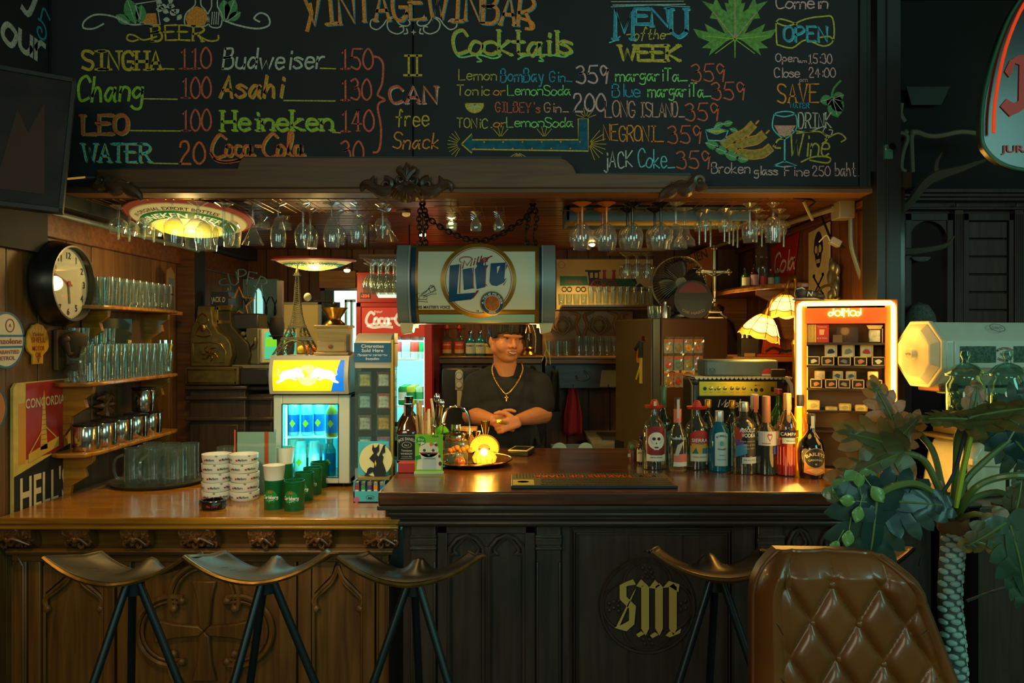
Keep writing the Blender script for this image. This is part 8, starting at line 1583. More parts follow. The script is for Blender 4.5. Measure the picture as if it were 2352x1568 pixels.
def lab_(t_,r,bits,name='label',k=1.012):
    # bits: ('r',col,x0,z0,x1,z1) or ('t',col,str,x,z,w,h) or ('d',col,x,z,r,sx) or ('p',col,pts)
    b=B(); y=0
    for q_ in bits:
        b.m(mat(q_[1],.5)); y-=.00025
        if q_[0]=='r': x0,z0,x1_,z1_=q_[2:]; b.grid(lambda u,v:(x0+(x1_-x0)*u,y,z0+(z1_-z0)*v),10,1)
        elif q_[0]=='t': b.text(q_[2],q_[3],q_[4],q_[5],q_[6],y,arc=q_[7] if len(q_)>7 else None)
        elif q_[0]=='d': b.disc(q_[2],q_[3],q_[4],y,.0001,24,sx=q_[5] if len(q_)>5 else 1)
        elif q_[0]=='g': b.ring(q_[2],q_[3],q_[4],q_[5],y,.0001,sx=q_[6] if len(q_)>6 else 1)
        elif q_[0]=='p': b.prism(q_[2],y,y+.0001)
    b.mats=b.mats[1:]; b.mi=[i-1 for i in b.mi]; b.subx(r*.22); wl(b,r,k); return b.build(name,t_,smooth_=False)
GC2=glass('dfe8d8',fac=.10,blend=.4,body=.05,bodyc='90a090'); BOTT=[(.93,0),(1,.012),(1,.56),(.96,.62),(.7,.70),(.32,.78),(.28,.84),(.28,.92)]
SQ=[(.9,0),(1,.015),(1,.52),(.95,.6),(.8,.67),(.4,.75),(.3,.8),(.27,.9)]
# skull label tequila
t_,H,r=fb('tequila bottle with a white skull label and red sombrero cap',1503,1080,925,56,SQ,GC2,RHAT,.9,.3,None); B(RHAT).lathe([(.006,H*.885),(r*.75,H*.90),(r*.82,H*.935),(r*.76,H*.925),(r*.35,H*.915),(r*.34,H*.965),(r*.2,H*1.02),(0,H*1.03)],24).m(mat('e0c0a0',.4)).rect(-r*.12,H*.93,r*.12,H*1.0,-r*.37).build('sombrero_cap',t_)
lab_(t_,r,[('r','e0d8c0',-r*.85,H*.13,r*.85,H*.60),('r','8c2020',-r*.8,H*.22,r*.8,H*.595),('p','8c2020',[(r*.8*cos(a),H*.58+r*.35*sin(a)) for a in [i*pi/10 for i in range(11)]]),('d','e8e0cc',0,H*.43,r*.70,1),('d','c8b898',0,H*.46,r*.50,1),('d','e4dcc8',0,H*.47,r*.46,1),('p','e4dcc8',[(-r*.26,H*.45),(r*.26,H*.45),(r*.2,H*.30),(-r*.2,H*.30)]),('d','241814',-r*.2,H*.46,r*.13,1.1),('d','241814',r*.2,H*.46,r*.13,1.1),('p','241814',[(-r*.06,H*.385),(0,H*.42),(r*.06,H*.385)]),('p','241814',[(-r*.18,H*.345),(r*.18,H*.345),(r*.14,H*.325),(-r*.14,H*.325)]),('p','e0d8c0',[(-r*.8,H*.14),(-r*.8,H*.24),(0,H*.16+.01),(r*.8,H*.24),(r*.8,H*.14)]),('t','8c2020','SIERRA',0,H*.575,r*.6,.006),('t','8a3a30','LIMITED EDITION',0,H*.18,r*1.0,.005)])
# pink gin
t_,H,r=fb('clear gin bottle with pink neck seal and pink bottom label',1556,1083,917,44,[(.93,0),(1,.015),(1,.44),(.9,.5),(.55,.6),(.4,.66),(.36,.7),(.34,.9)],GC2,BLACKM,.90,.36,mat('d88868',.2),.0); B(mat('d87058',.45)).lathe([(r*.40,H*.66),(r*.42,H*.84),(r*.40,H*.845)],18).m(mat('c8b8b0',.5)).rect(-r*.14,H*.72,r*.14,H*.98,-r*.44).build('neck_seal',t_)
lab_(t_,r,[('r','d87860',-r*.6,H*.13,r*1.0,H*.24),('r','e0dcc8',-r*.6,H*.07,r*1.0,H*.13),('t','d8d4c8','WINNEE',0,H*.44,r*1.5,.009,.2),('p','b8b8ac',[(-r*.5,H*.22),(-r*.2,H*.36),(r*.5,H*.42),(r*.1,H*.3),(-r*.1,H*.22)])])
# red label tequila
t_,H,r=fb('tequila bottle with red, yellow and blue label and red sombrero cap',1601,1080,928,58,SQ,GC2,RHAT,.9,.3,None); B(RHAT).lathe([(.006,H*.885),(r*.75,H*.90),(r*.82,H*.935),(r*.76,H*.925),(r*.35,H*.915),(r*.34,H*.965),(r*.2,H*1.02),(0,H*1.03)],24).build('sombrero_cap',t_)
lab_(t_,r,[('r','c8bca0',-r*.75,H*.13,r*.75,H*.50),('r','c03028',-r*.75,H*.36,r*.75,H*.52),('p','c03028',[(r*.75*cos(a),H*.52+r*.4*sin(a)) for a in [i*pi/10 for i in range(11)]]),('r','e0a028',-r*.66,H*.26,r*.66,H*.40),('r','3a7890',r*.2,H*.25,r*.66,H*.33),('p','287048',[(-r*.6,H*.25),(-r*.3,H*.34),(-r*.1,H*.25)]),('t','ece0c8','SIERRA',0,H*.42,r*1.3,.014),('t','3a7890','TEQUILA',0,H*.385,r*.7,.006),('r','e0d4b8',-r*.72,H*.14,r*.72,H*.24),('t','8c2020','TEQUILA BLANCO',0,H*.19,r*1.1,.005)])
# blue gin
t_,H,r=fb('blue square shouldered gin bottle with pale arched label',1652,1084,947,47,[(.94,0),(1,.01),(1,.60),(.9,.68),(.45,.80),(.4,.84)],glass('38a8c8','c8f0ff',fac=.12,blend=.35,body=.35,bodyc='2098b8'),mat('c8ccc8',.3,.5),.82,.42,None)
lab_(t_,r,[('r','c8e0dc',-r*.66,H*.10,r*.66,H*.62),('p','c8e0dc',[(r*.66*cos(a),H*.61+r*.3*sin(a)) for a in [i*pi/10 for i in range(11)]]),('t','4a4838','BOMBAY',0,H*.585,r*1.0,.008,.03),('g','c8a848',0,H*.47,r*.26,r*.30),('d','38a0b8',0,H*.47,r*.22,.8),('d','c8a848',0,H*.47,r*.08),('t','4a4838','SAPPHIRE',0,H*.36,r*.9,.0065,-.04),('t','7a8a88','Distilled',0,H*.27,r*.5,.005),('t','7a8a88','LONDON DRY GIN',0,H*.2,r*.85,.004)])
# vodka
t_,H,r=fb('clear vodka bottle with white block lettering and painted colours',1708,1091,928,57,[(.93,0),(1,.012),(1,.62),(.93,.70),(.6,.77),(.36,.80),(.34,.90)],GC2,mat('a8a890',.3,.7),.87,.40,None)
lab_(t_,r,[('p','b83a28',[(-r*.98,H*.50),(-r*.98,H*.68),(-r*.2,H*.60),(-r*.5,H*.46)]),('p','6a4890',[(-r*.98,H*.42),(-r*.98,H*.50),(-r*.3,H*.48),(-r*.2,H*.40)]),('p','3a88b0',[(-r*.98,H*.24),(-r*.98,H*.40),(r*.0,H*.44),(-r*.0,H*.30)]),('r','34342c',0,H*.26,r*.98,H*.52),('t','e4e4dc','ABSOLUT',r*.1,H*.595,r*1.35,.015),('t','e4e4dc','VODKA',r*.15,H*.525,r*1.15,.015),('t','a8a898','Proudly made in the',r*.1,H*.46,r*1.3,.005),('t','a8a898','village of Ahus',r*.2,H*.41,r*1.1,.005),('t','a8a898','since 1879',r*.2,H*.36,r*.9,.005),('r','b8ccd0',-r*.4,H*.16,r*.98,H*.25),('t','4a5a60','40% ALC./VOL.',r*.25,H*.20,r*1.1,.005)])
# heart liqueur
t_,H,r=fb('dark blue liqueur bottle with white heart label and tall orange cap',1760,1092,914,54,[(.93,0),(1,.012),(1,.50),(.9,.56),(.5,.62),(.36,.66),(.34,.70)],GC2,mat('b8784c',.4),.66,.36,mat('10182c',.1,coat=.6),.42); lab_(t_,r,[('r','c8d0cc',-r*.98,H*.38,r*.98,H*.56),('p','a8482c',[(-r*.0,H*.43),(-r*.2,H*.49),(-r*.2,H*.52),(-r*.1,H*.535),(0,H*.52),(r*.1,H*.535),(r*.2,H*.52),(r*.2,H*.49)]),('p','d8dcd4',[(-r*.0,H*.45),(-r*.13,H*.49),(-r*.13,H*.51),(0,H*.505),(r*.13,H*.51),(r*.13,H*.49)]),('t','a8482c','curacao',-r*.3,H*.40,r*.7,.007),('r','2848a0',r*.3,H*.27,r*.98,H*.375)])
# campari
t_,H,r=fb('red bitter bottle with ribbed foot and white lettered dark band',1808,1095,907,50,[(.9,0),(1,.012),(1,.42),(1.02,.44),(1.02,.56),(.96,.62),(.6,.72),(.36,.78),(.34,.84)],glass('e8d8c8','ffffff',fac=.12,blend=.35,body=.03),mat('c8a060',.35,.5),.80,.38,glass('e02010','ffb090',fac=.10,blend=.3,body=.55,bodyc='d01808'),.44,tax='d8b898')
b=B(glass('ff6040','ffc0a0',fac=.3,body=.3,bodyc='e03010'))
for i in range(20): a=i*pi/10; b.tube([(r*1.0*cos(a),r*1.0*sin(a),H*.03),(r*1.0*cos(a),r*1.0*sin(a),H*.36)],.0022,4)
b.build('ribs',t_); lab_(t_,r,[('r','1c2024',-r*1.0,H*.475,r*1.0,H*.56),('t','e4e0d0','CAMPARI',0,H*.495,r*1.85,.013),('r','b8d0d0',-r*.75,H*.40,r*.85,H*.47),('t','5a7a80','Milano',0,H*.425,r*.8,.005)],k=1.03)
# irish cream
t_,H,r=fb('round shouldered dark cream liqueur bottle at the end of the row',1863,1101,955,60,[(.86,0),(.9,.015),(1,.25),(1.02,.42),(.9,.55),(.5,.66),(.3,.72),(.28,.84)],mat('0e0a08',.08,spec=.9,coat=.5),BLACKM,.84,.32,None,tax='c8ccc0')
lab_(t_,r,[('p','b87838',[(-r*.9,H*.10),(-r*.85,H*.3),(r*.85,H*.3),(r*.9,H*.10),(0,H*.06)]),('d','20261c',0,H*.33,r*.72,1.15),('g','b89858',0,H*.33,r*.72,r*.75,1.15),('t','d8b888','BAILEYS',0,H*.37,r*1.5,.012,.06),('t','b8b090','ORIGINAL',0,H*.29,r*1.1,.007,.09),('d','a8884c',0,H*.235,r*.08),('p','e0a050',[(-r*.7,H*.14),(0,H*.08),(r*.7,H*.14),(r*.3,H*.17),(-r*.3,H*.17)])],k=1.02)
# rear row
def rear(lab,px,pt,w_,D_,gl,capm,capr,caph,prof=BOTT,bits=None,liq=None,lev=.5,tax=None):
    H=Z(pt,D_)-BARZ; r=w_*D_/F/2; t_=thing('liquor_bottle',lab,'bottle',(X(px,D_),D_,BARZ),group='liquor bottles in the rear row on the dark bar'); B(gl).lathe([(r*a,H*c_) for a,c_ in prof],24).build('glass_body',t_)
    if liq: B(liq).lathe([(r*.9,.006),(r*.9,H*lev),(0,H*lev)],20).build('liquid',t_)
    rc=r*capr; B(capm).lathe([(rc,H*caph),(rc*1.02,H*.99),(rc*.9,H),(0,H)],16).build('cap',t_)
    if tax: B(mat(tax,.5)).rect(-rc*.5,H*(caph-.04),rc*.5,H*.98,-rc*1.1).build('tax_strip',t_)
    if bits: lab_(t_,r,bits(H,r))
    return t_
rear('green whisky bottle with slanted teal label behind the skull tequila',1524,885,46,3.42,mat('12261c',.08,spec=.9),mat('3a5a38',.3,.3),.32,.72,bits=lambda H,r:[('p','3a7068',[(-r*.9,H*.28),(-r*.9,H*.38),(r*.9,H*.46),(r*.9,H*.34)]),('t','a8b898','GREEN LABEL',0,H*.36,r*1.5,.007)],prof=[(.93,0),(1,.012),(1,.5),(.9,.56),(.4,.66),(.3,.72)])
rear('gold capped gin bottle rising behind the red label tequila',1626,917,42,3.36,glass('c8d8c8',fac=.12,body=.15,bodyc='3a5a50'),mat('b8842c',.3,.8),.38,.88,liq=None)
rear('gold capped gin bottle behind the blue gin and vodka',1682,919,42,3.36,glass('c8d8c8',fac=.12,body=.15,bodyc='3a5a50'),mat('b8842c',.3,.8),.38,.88)
rear('dark bottle with white and pink seal behind the vodka',1733,905,46,3.30,mat('1a221c',.1,spec=.8),mat('d0b898',.45),.40,.80,bits=lambda H,r:[('r','c8c0a8',-r*.8,H*.15,r*.8,H*.45)],tax='d87860')
rear('green herbal liqueur bottle with red topped blue neck seal',1788,893,46,3.34,mat('1c5a20',.08,spec=.9),mat('8c2c28',.4),.38,.93,bits=lambda H,r:[('d','c8c8b8',-r*.2,H*.5,r*.6),('t','8c2820','K',-r*.2,H*.49,.02,.02)])
t_=rear('bottle glowing amber in front of the neon tube',1838,906,48,3.13,glass('f8d060','fff0a0',fac=.10,body=.35,bodyc='e8b020'),BLACKM,.34,.86,prof=[(.8,0),(.8,.3),(.85,.34),(1,.45),(.8,.6),(.55,.7),(.5,.84)])  # neon light put into the amber glass tint
t=thing('red_jar','short red jar with glass lid at the wall end of the bottle row','jar',(X(1455,3.5),3.5,BARZ)); B(mat('5a1a14',.4)).lathe([(.024,0),(.026,.05),(.025,.052)],20).m(mat('d8c8a0',.5)).rect(-.028,.02,-.012,.035,-.02).build('jar_body',t); B(GL_B).shell([(.025,.052),(.024,.085),(.0005,.095)],20).build('glass_lid',t); B(mat('3a9a38',.4)).sph((-.005,-.0,.062),.012).m(mat('c84828',.4)).sph((.01,0,.06),.01).build('sweets',t)
backbottle(1472,1060,995,22,3.42,'small dark bottle with cream label beside the red jar',GBR,None,'d8cca8',mat('1a1c30',.3),'JACK',0,base=BARZ)
# ------------------------------------------------------------ dark room beside the bar
struct(B(mat('1c1d1a',.8,noise=.2,ns=4)).box(1.63,4.52,0,4.6,4.62,3.6).build('wall_side'))
D=4.3; t=thing('armoire','tall dark carved armoire with an arched glass door in the side room','armoire',(0,0,0)); AW_=wood('2c1e18','463228','z',.42,coat=.2,vary=.05); zt=Z(440,D); xx=lambda p:X(p,D); zz=lambda q_:Z(q_,D); a0=1.625
B(AW_).box(a0,D+.04,0,3.4,4.5,zt-.02).build('body',t); b=B(AW_)
for q0,q1,e in ((436,446,.05),(446,454,.035),(454,462,.02),(476,482,.015)): b.box(a0,D-e,zz(q1),3.4,D+.05,zz(q0))
b.build('cornice',t,bevel=.004)
for p0,p1 in ((2060,2078),(2192,2212),(2330,2350)):
    b=B(AW_).box(xx(p0),D-.005,0,xx(p1),D+.05,zz(482)); [b.tube([(xx(p0+4+4.5*k),D-.006,.1),(xx(p0+4+4.5*k),D-.006,zz(492))],.004,5) for k in range(4)]; b.prism([(xx(p0+2),zz(478)),(xx(p1-2),zz(472)),(xx(p0+2),zz(466))],D-.012,D); b.build('pilaster',t,bevel=.002)
b=B(AW_); b.box(xx(2080),D+.0,0,xx(2094),D+.045,zz(490)).box(xx(2176),D,0,xx(2190),D+.045,zz(490)).box(xx(2080),D,zz(506),xx(2190),D+.045,zz(490))
for sg in (1,-1):
    m=2135; b.prism([(xx(m+sg*43),zz(504)),(xx(m),zz(504))]+[(xx(m+sg*41*sin(a)),zz(545-38*cos(a))) for a in [i*pi/16 for i in range(9)]]+[(xx(m+sg*43),zz(545))],D+.01,D+.03)
b.build('door',t,bevel=.002); B(mat('171412',.15)).box(xx(2094),D+.036,.2,xx(2176),D+.04,zz(506)).build('door_glass',t)
b=B(AW_); b.box(xx(2214),D,0,xx(2226),D+.045,zz(490)).box(xx(2318),D,0,xx(2329),D+.045,zz(490)).box(xx(2214),D,zz(506),xx(2329),D+.045,zz(490)).build('door',t,bevel=.002)
for i in range(9): B(AW_).box(xx(2227),D+.012,zz(546+41*i),xx(2317),D+.03,zz(508+41*i)).build('slat',t,bevel=.004)
LACE=mat('5c6458',.8,noise=.5,ns=120)
t=thing('lace_plate','pale lace edged plate behind the arched armoire door','plate',(xx(2112),D-.02,zz(592))); B(LACE).prism([(.05*cos(a),.022*sin(a)) for a in [pi+i*pi/12 for i in range(13)]],0,.004).rect(-.05,.0,.05,.004).build('plate_body',t)
t=thing('woven_shade','pale woven round shade behind the octagonal scale','shade',(X(2112,4.2),4.2,Z(722,4.2))); B(LACE).lathe([(.09,-.07),(.075,.0),(.045,.05),(0,.065)],20).build('woven_body',t)
# pale bent sticks and mirror over the armoire
t=thing('wall_mirror','dim grey green mirror high on the side wall','mirror',(0,0,0)); B(mat('4c5a54',.25,.4)).prism([(X(p,4.45),Z(q_,4.45)) for p,q_ in ((2080,200),(2180,200),(2160,242),(2092,242))],4.44,4.45).build('mirror_face',t)
BN=mat('7a7a5c',.5); t=thing('bone_rack','pale bent antler rack hung on the side wall above the armoire','rack',(0,0,0)); D=4.2
B(BN).tube([P(2096,396,D),P(2094,350,D),P(2094,312,D),P(2104,304,D),P(2130,312,D),P(2160,312,D),P(2210,303,D),P(2262,310,D)],[.012,.013,.013,.016,.014,.013,.013,.013],8,sm=4).sph(P(2096,305,D),.02).sph(P(2255,318,D),.018).build('horn',t)
B(BN).tube([P(2050,306,D),P(2074,306,D),P(2084,318,D),P(2074,350,D),P(2070,385,D),P(2080,394,D)],.012,8,sm=4).sph(P(2080,304,D),.017).build('horn',t); B(BN).tube([P(2104,304,D),(P(2104,304,D)[0],4.5,P(2104,304,D)[2])],.01,6).build('mount',t); B(BN).tube([P(2070,238,D),P(2068,262,D),P(2078,280,D)],.014,8,sm=3).build('horn',t)
AN=mat('4c4838',.6); t=thing('antler','large branching antler reaching across the armoire cornice','antler',(0,0,0)); D=3.9
B(AN).tube([P(2052,492,D),P(2085,470,D),P(2120,425,D),P(2150,405,D),P(2200,390,D),P(2262,368,D)],[.02,.022,.026,.03,.02,.008],8,sm=4).tube([P(2150,405,D),P(2150,375,D),P(2164,350,D)],[.016,.012,.003],8,sm=4).tube([P(2120,425,D),(P(2120,425,D)[0],4.5,P(2120,425,D)[2])],.01,6).build('beam',t)
t=thing('antler','lower antler curving up in front of the arched door','antler',(0,0,0)); B(AN).tube([P(2050,578,D),P(2090,578,D),P(2140,572,D),P(2175,562,D),P(2192,542,D)],[.022,.02,.016,.012,.003],8,sm=4).tube([P(2050,572,D),P(2080,552,D)],[.012,.003],8).tube([P(2060,578,D),(P(2060,578,D)[0],4.3,P(2060,578,D)[2])],.01,6).build('beam',t)
tag(B(mat('5a9a8c',.35,.4)).box(X(2029,3.2),3.185,Z(366,3.2),X(2047,3.2),3.2,Z(334,3.2)).m(CHROME).lathe([(.014,0),(.014,-.03)],12,(X(2038,3.2),3.185,Z(342,3.2)),axis='y').build('steel_hook'),'small steel catch plate fixed on the black post beside the chalkboard','catch')  # teal daylight on the plate put into its steel colour
# oval hanging sign
D=2.5; t=thing('neon_board','black rounded board with green rim, red tube and red letters in the upper corner','sign',(0,0,0)); ol=[(2262,340),(2254,290),(2262,210),(2290,110),(2330,20),(2400,-60),(2500,-90),(2620,-60),(2700,60),(2740,220),(2735,340),(2690,378),(2560,396),(2400,394),(2310,380)]
sm_=[(p[0],p[2]) for p in smooth([(X(p,D),0,Z(q_,D)) for p,q_ in ol],True,6)][:-1]
B(mat('161616',.25,spec=.8)).prism(sm_,D,D+.03).build('board',t); B(mat('1c5c40',.35)).tube([(p[0],D-.002,p[1]) for p in sm_],.006,6,closed=True).build('green_rim',t); B(mat('d84020',.3,emit=.55,eh='f04018')).tube([P(2282,305,D-.02),P(2286,230,D-.02),P(2310,110,D-.02),P(2352,10,D-.02),P(2400,-40,D-.02)],.0055,8,sm=4).build('red_tube',t)
B(mat('c03020',.5)).prism([(X(p,D),Z(q_,D)) for p,q_ in ((2306,165),(2318,140),(2336,128),(2420,124),(2412,150),(2385,150),(2372,235),(2340,258),(2318,268),(2296,245),(2310,228),(2328,238),(2338,232),(2340,150),(2330,146),(2326,160),(2316,178))],D-.004,D).text('JURANG BAR',X(2395,D),Z(350,D),.26,.022,D-.003).build('lettering',t,smooth_=False)
# ------------------------------------------------------------ side table with vintage scale
t=thing('side_table','dark wooden side table carrying the vintage scale at the end of the bar','table',(0,0,0)); B(W_DARKX).box(1.575,2.70,.995,3.2,3.15,1.03).build('table_top',t,bevel=.005); B(W_DARK).box(1.60,2.75,0,3.15,3.10,.995).build('body',t); B(W_DARK).box(1.8,2.735,.2,2.6,2.75,.85).build('panel',t,bevel=.01)
EN=mat('c8d0bc',.28,coat=.4,noise=.07,ns=9); ENW=mat('d8d0a8',.3,coat=.3,noise=.1,ns=14)  # warm copy of the white enamel carries the amber neon light
t=thing('vintage_scale','white enamel vintage shop scale with octagonal barrel end and glass windows','scale',(1.51,2.95,Z(812,2.98)),R(11)); r=.128
def octo(x0,x1_,r0,r1,m_,nm,bev=.004):
    b=B(m_); b.lathe([(r0,x0),(r1,x1_)],8,axis='x'); 
    b.v=[(p[0],p[1]*cos(pi/8)-p[2]*sin(pi/8),p[1]*sin(pi/8)+p[2]*cos(pi/8)) for p in b.v]; return b.build(nm,t,bevel=bev,angle=20)
octo(-.045,-.02,r*.72,r*.96,ENW,'end_face'); octo(-.02,.0,r*1.04,r*1.04,ENW,'end_rim'); octo(0,1.0,r,r,EN,'barrel')
B(ENW).lathe([(0,-.066),(.018,-.064),(.022,-.056),(.022,-.04)],20,axis='x').build('end_boss',t); o=B(mat('3a3a30',.5)).text('DAYTON',0,-.003,.03,.007,0).build('boss_print',t); o.rotation_euler=(0,0,-pi/2); o.location=(-.067,0,0)
fy=-r*cos(pi/8)-.003
B(EN).box(.03,fy-.004,-.05,.98,fy+.01,.05).build('window_frame',t,bevel=.003); B(mat('4a6a58',.1,.1,noise=.5,ns=120)).box(.05,fy-.006,-.03,.20,fy-.004,.03).box(.275,fy-.006,-.03,.6,fy-.004,.03).build('window_glass',t)
b=B(mat('7a3828',.5)); b.text('MONEYWEIGHT',.237,.018,.068,.009,fy-.006,arc=.06).text('DAYTON',.237,-.003,.04,.008,fy-.006).text('DEPENDABLE',.237,-.027,.068,.009,fy-.006,arc=-.06); b.build('maker_print',t,smooth_=False)
b=B(mat('5a6a60',.5)); b.ring(0,0,.019,.021,0,sx=1.5).text('SCALE CO',0,-.004,.045,.009,0); o=b.build('oval_mark',t); o.location=(.235,-.095,.098); o.rotation_euler=(-R(45),0,0)
B(mat('8a5a38',.4,.3)).box(.02,-.06,-r-.012,.10,.06,-r+.02).m(EN).box(.10,-.06,-r-.025,.98,.06,-r+.0).build('lower_rail',t,bevel=.006)
zb=1.0305-(t.location.z); B(EN).lathe([(.05,zb+.2),(.045,-r)],8,(.24,0,0)).build('column',t)
o=[(.06,zb+.0),(.60,zb+.0),(.60,zb+.12),(.56,zb+.17),(.12,zb+.20),(.09,zb+.15)]
B(ENW).prism(o,-.14,.10).build('base_housing',t,bevel=.02); B(mat('6a5a38',.4,.4)).box(.06,-.12,zb+.20,.6,.1,zb+.215).box(.10,-.10,zb+.215,.6,.08,zb+.25).build('platter',t,bevel=.006); B(ENW).prism([(.08,zb+.12),(.6,zb+.09),(.6,zb+.11),(.08,zb+.145)],-.155,-.13).build('skirt_rail',t,bevel=.004)
for i,(px,l) in enumerate(((2252,'glass sweet jar with domed knob lid in front of the scale'),(2352,'second glass jar in front of the scale, cut by the picture edge'))):
    D=2.64; t=thing('glass_jar',l,'jar',(X(px,D),D+.09,Z(968,D))); r=.062 if i==0 else .06; b=B(glass('c8e0d4','d0fff0',fac=.12,blend=.4,body=.08,bodyc='5c8078')); b.shell([(.0005,.002),(r*.95,0),(r,.01),(r,.12),(r*.8,.14),(r*.8,.15)],24).shell([(r*1.05,.15),(r*1.08,.158),(r*.6,.185),(.012,.195),(.01,.205),(.018,.22),(.014,.235),(.0005,.238)],24); b.build('glass_body',t)
    b=B(mat('8a3028',.5)); rn=random.Random(i); b.tube([(-.02+.02*cos(a),-r-.002,.07+.02*sin(a)) for a in [k*pi/8 for k in range(10)]],.002,4); b.m(mat('5a6a50',.6)); [b.sph((rn.uniform(-.04,.04),rn.uniform(-.04,.04),.02+.06*rn.random()),.014,n=8,m_=5) for k in range(16)]; b.build('contents',t); B(IRON).lathe([(.05,1.0305-t.location.z),(.05,1.036-t.location.z),(.006,1.04-t.location.z),(.006,-.02),(.06,-.012),(.06,-.001)],20).build('stand',t)
# ------------------------------------------------------------ split leaf plant
t=thing('potted_palm','split leaf philodendron with scarred pale trunk standing in front of the side table','plant',(0,0,0)); D=2.2
TR=mat('4a5c58',.6,noise=.35,ns=30); b=B(TR); tp=[(P(2196,1640,D)),P(2190,1500,D),P(2180,1380,D),P(2186,1270,D),P(2190,1190,D)]
bot_=P(2196,1800,D); b.tube([(bot_[0],D,.30)]+tp,[.036,.034,.031,.030,.031,.034],14,sm=5); b.build('trunk',t)
sp=smooth([(bot_[0],D,.30)]+tp,False,8); SCM=mat('9cb8ac',.5,noise=.15,ns=40)
k=0
for i,p in enumerate(sp[3:-2]):
    for j in range(3):
        a=-pi/2+(j-1)*1.15+(i%2)*.58; rr=.031; B(SCM).at(T(p[0]+rr*cos(a),p[1]+rr*sin(a),p[2]+.004*j,a+pi/2,R(8*(j-1)))).lathe([(.0001,-.0045),(.0075,-.004),(.0105,-.001),(.0115,.003)],10,sx=1.35,sy=.8,axis='y').build('leaf_scar',t); k+=1
B(mat('7a5a38',.6)).lathe([(.036,0),(.042,.01),(.04,.04),(.03,.045)],14,(tp[-1][0],D,tp[-1][2]-.04)).build('crown_collar',t)
B(mat('4a3a30',.7)).lathe([(.10,0),(.13,.02),(.17,.27),(.18,.30),(.165,.30),(.16,.27)],28,(bot_[0],D,0)).build('pot',t); B(mat('1c1612',.9)).lathe([(0,.28),(.158,.27)],20,(bot_[0],D,0)).build('soil',t)
LF=mat('50582c',.42,coat=.12,noise=.3,ns=12); LF2=mat('22403a',.38,coat=.2,noise=.2,ns=12)  # amber neon light and cool teal light painted into two leaf colours
for m_,c_ in ((LF,'c08a20'),(LF2,'385c34')):
    n_=m_.node_tree; tr_=n_.nodes.new('ShaderNodeBsdfTranslucent'); tr_.inputs[0].default_value=hx(c_)+(1,); mx2=n_.nodes.new('ShaderNodeMixShader'); mx2.inputs[0].default_value=.3
    pb_=n_.nodes['Principled BSDF']; ou_=n_.nodes['Material Output']; n_.links.new(pb_.outputs[0],mx2.inputs[1]); n_.links.new(tr_.outputs[0],mx2.inputs[2]); n_.links.new(mx2.outputs[0],ou_.inputs[0])
LFY=mat('7a8a38',.4,noise=.2,ns=15); STM=mat('5c7038',.4,coat=.2)
def leafy(base,dir_,nrm,L_,m_,n=7,drp=.3,wid=1.0,seed=0,nm='leaf'):
    rn=random.Random(seed); u=Vector(dir_).normalized(); w_=Vector(nrm); w_=(w_-u*w_.dot(u)).normalized(); s_=u.cross(w_)
    b=B(m_); base=Vector(base)
    def W_(a,c,h_=0): return base+u*a*L_+s_*c*L_+w_*(h_-drp*(a*a*.5+c*c))*L_
    for i in range(n):
        s=.02+.80*i/(n-1); ang=R(118-96*i/(n-1)); ll=(.60-.20*abs(i/(n-1)-.35)*1.6)*wid
        for sg in (1,-1):
            an=ang*sg+rn.uniform(-.08,.08); l2=ll*rn.uniform(.88,1.12); wd=.15*(1.05-.30*i/(n-1))*5/n; rows=[]
            for k_ in range(8):
                q_=k_/7; ca,sa=cos(an*(1-.15*q_)),sin(an*(1-.15*q_)); cx_=s+ca*l2*q_; cy__=sa*l2*q_; hw=wd*(.85+.45*sin(pi*q_*.85))*(1-q_**4)**.6
                wv=.018*sin(q_*6+i*1.7)+.012*sin(q_*13+i); rows.append([W_(cx_-sa*hw*.9,cy__+ca*hw*.9,wv-.004),W_(cx_,cy__,wv+.002),W_(cx_+sa*hw*.9,cy__-ca*hw*.9,wv-.004)])
            v=[p for r_ in rows for p in r_]; b.add(v,[(3*k_+j,3*k_+j+1,3*k_+4+j,3*k_+3+j) for k_ in range(7) for j in range(2)])
    v=[]; 
    for k_ in range(9): q_=k_/8; hw=.15*sin(pi*(.15+.8*q_)); v+=[W_(q_*.98,-hw,.004),W_(q_*.98,0,.014),W_(q_*.98,hw,.004)]
    b.add(v,[(3*k_+j,3*k_+j+1,3*k_+4+j,3*k_+3+j) for k_ in range(8) for j in range(2)])
    lf=b.build(nm,t,angle=180); B(STM).tube([W_(0,0,.016),W_(.5,0,.018),W_(.95,0,.012)],[.004,.003,.0015],6,sm=4).build('midrib',lf); return lf
cr_=tp[-1]
def stem(pts,r=.0095,m_=STM): B(m_).tube([tuple(cr_+Vector((0,0,-.01)))]+[tuple(p) for p in pts],[r*1.25]+[r]*(len(pts)-1)+[r*.7],8,sm=5).build('stem',t)
Q=lambda p,q_,d_=D:P(p,q_,d_)
stem([Q(2165,1120,2.2),Q(2140,1030,2.25),Q(2085,975,2.3),Q(2050,955,2.32)]); leafy(Q(2050,965,2.32),(-.35,.1,.85),(-.1,-1,.25),.115,LF,5,.3,1.0,1); 
stem([Q(2160,1130,2.15),Q(2120,1055,2.15),Q(2060,1040,2.15),Q(2020,1040,2.15)]); leafy(Q(2065,1030,2.15),(-.9,-.1,.35),(.1,-.85,.5),.155,LF,5,.35,1.0,2)
leafy(Q(2060,1045,2.12),(-.85,-.1,-.30),(.0,-.9,.45),.16,LF,5,.4,1.0,3)
leafy(Q(2040,1030,2.2),(.55,-.1,.6),(-.3,-1,.1),.12,LF,6,.3,.9,4)
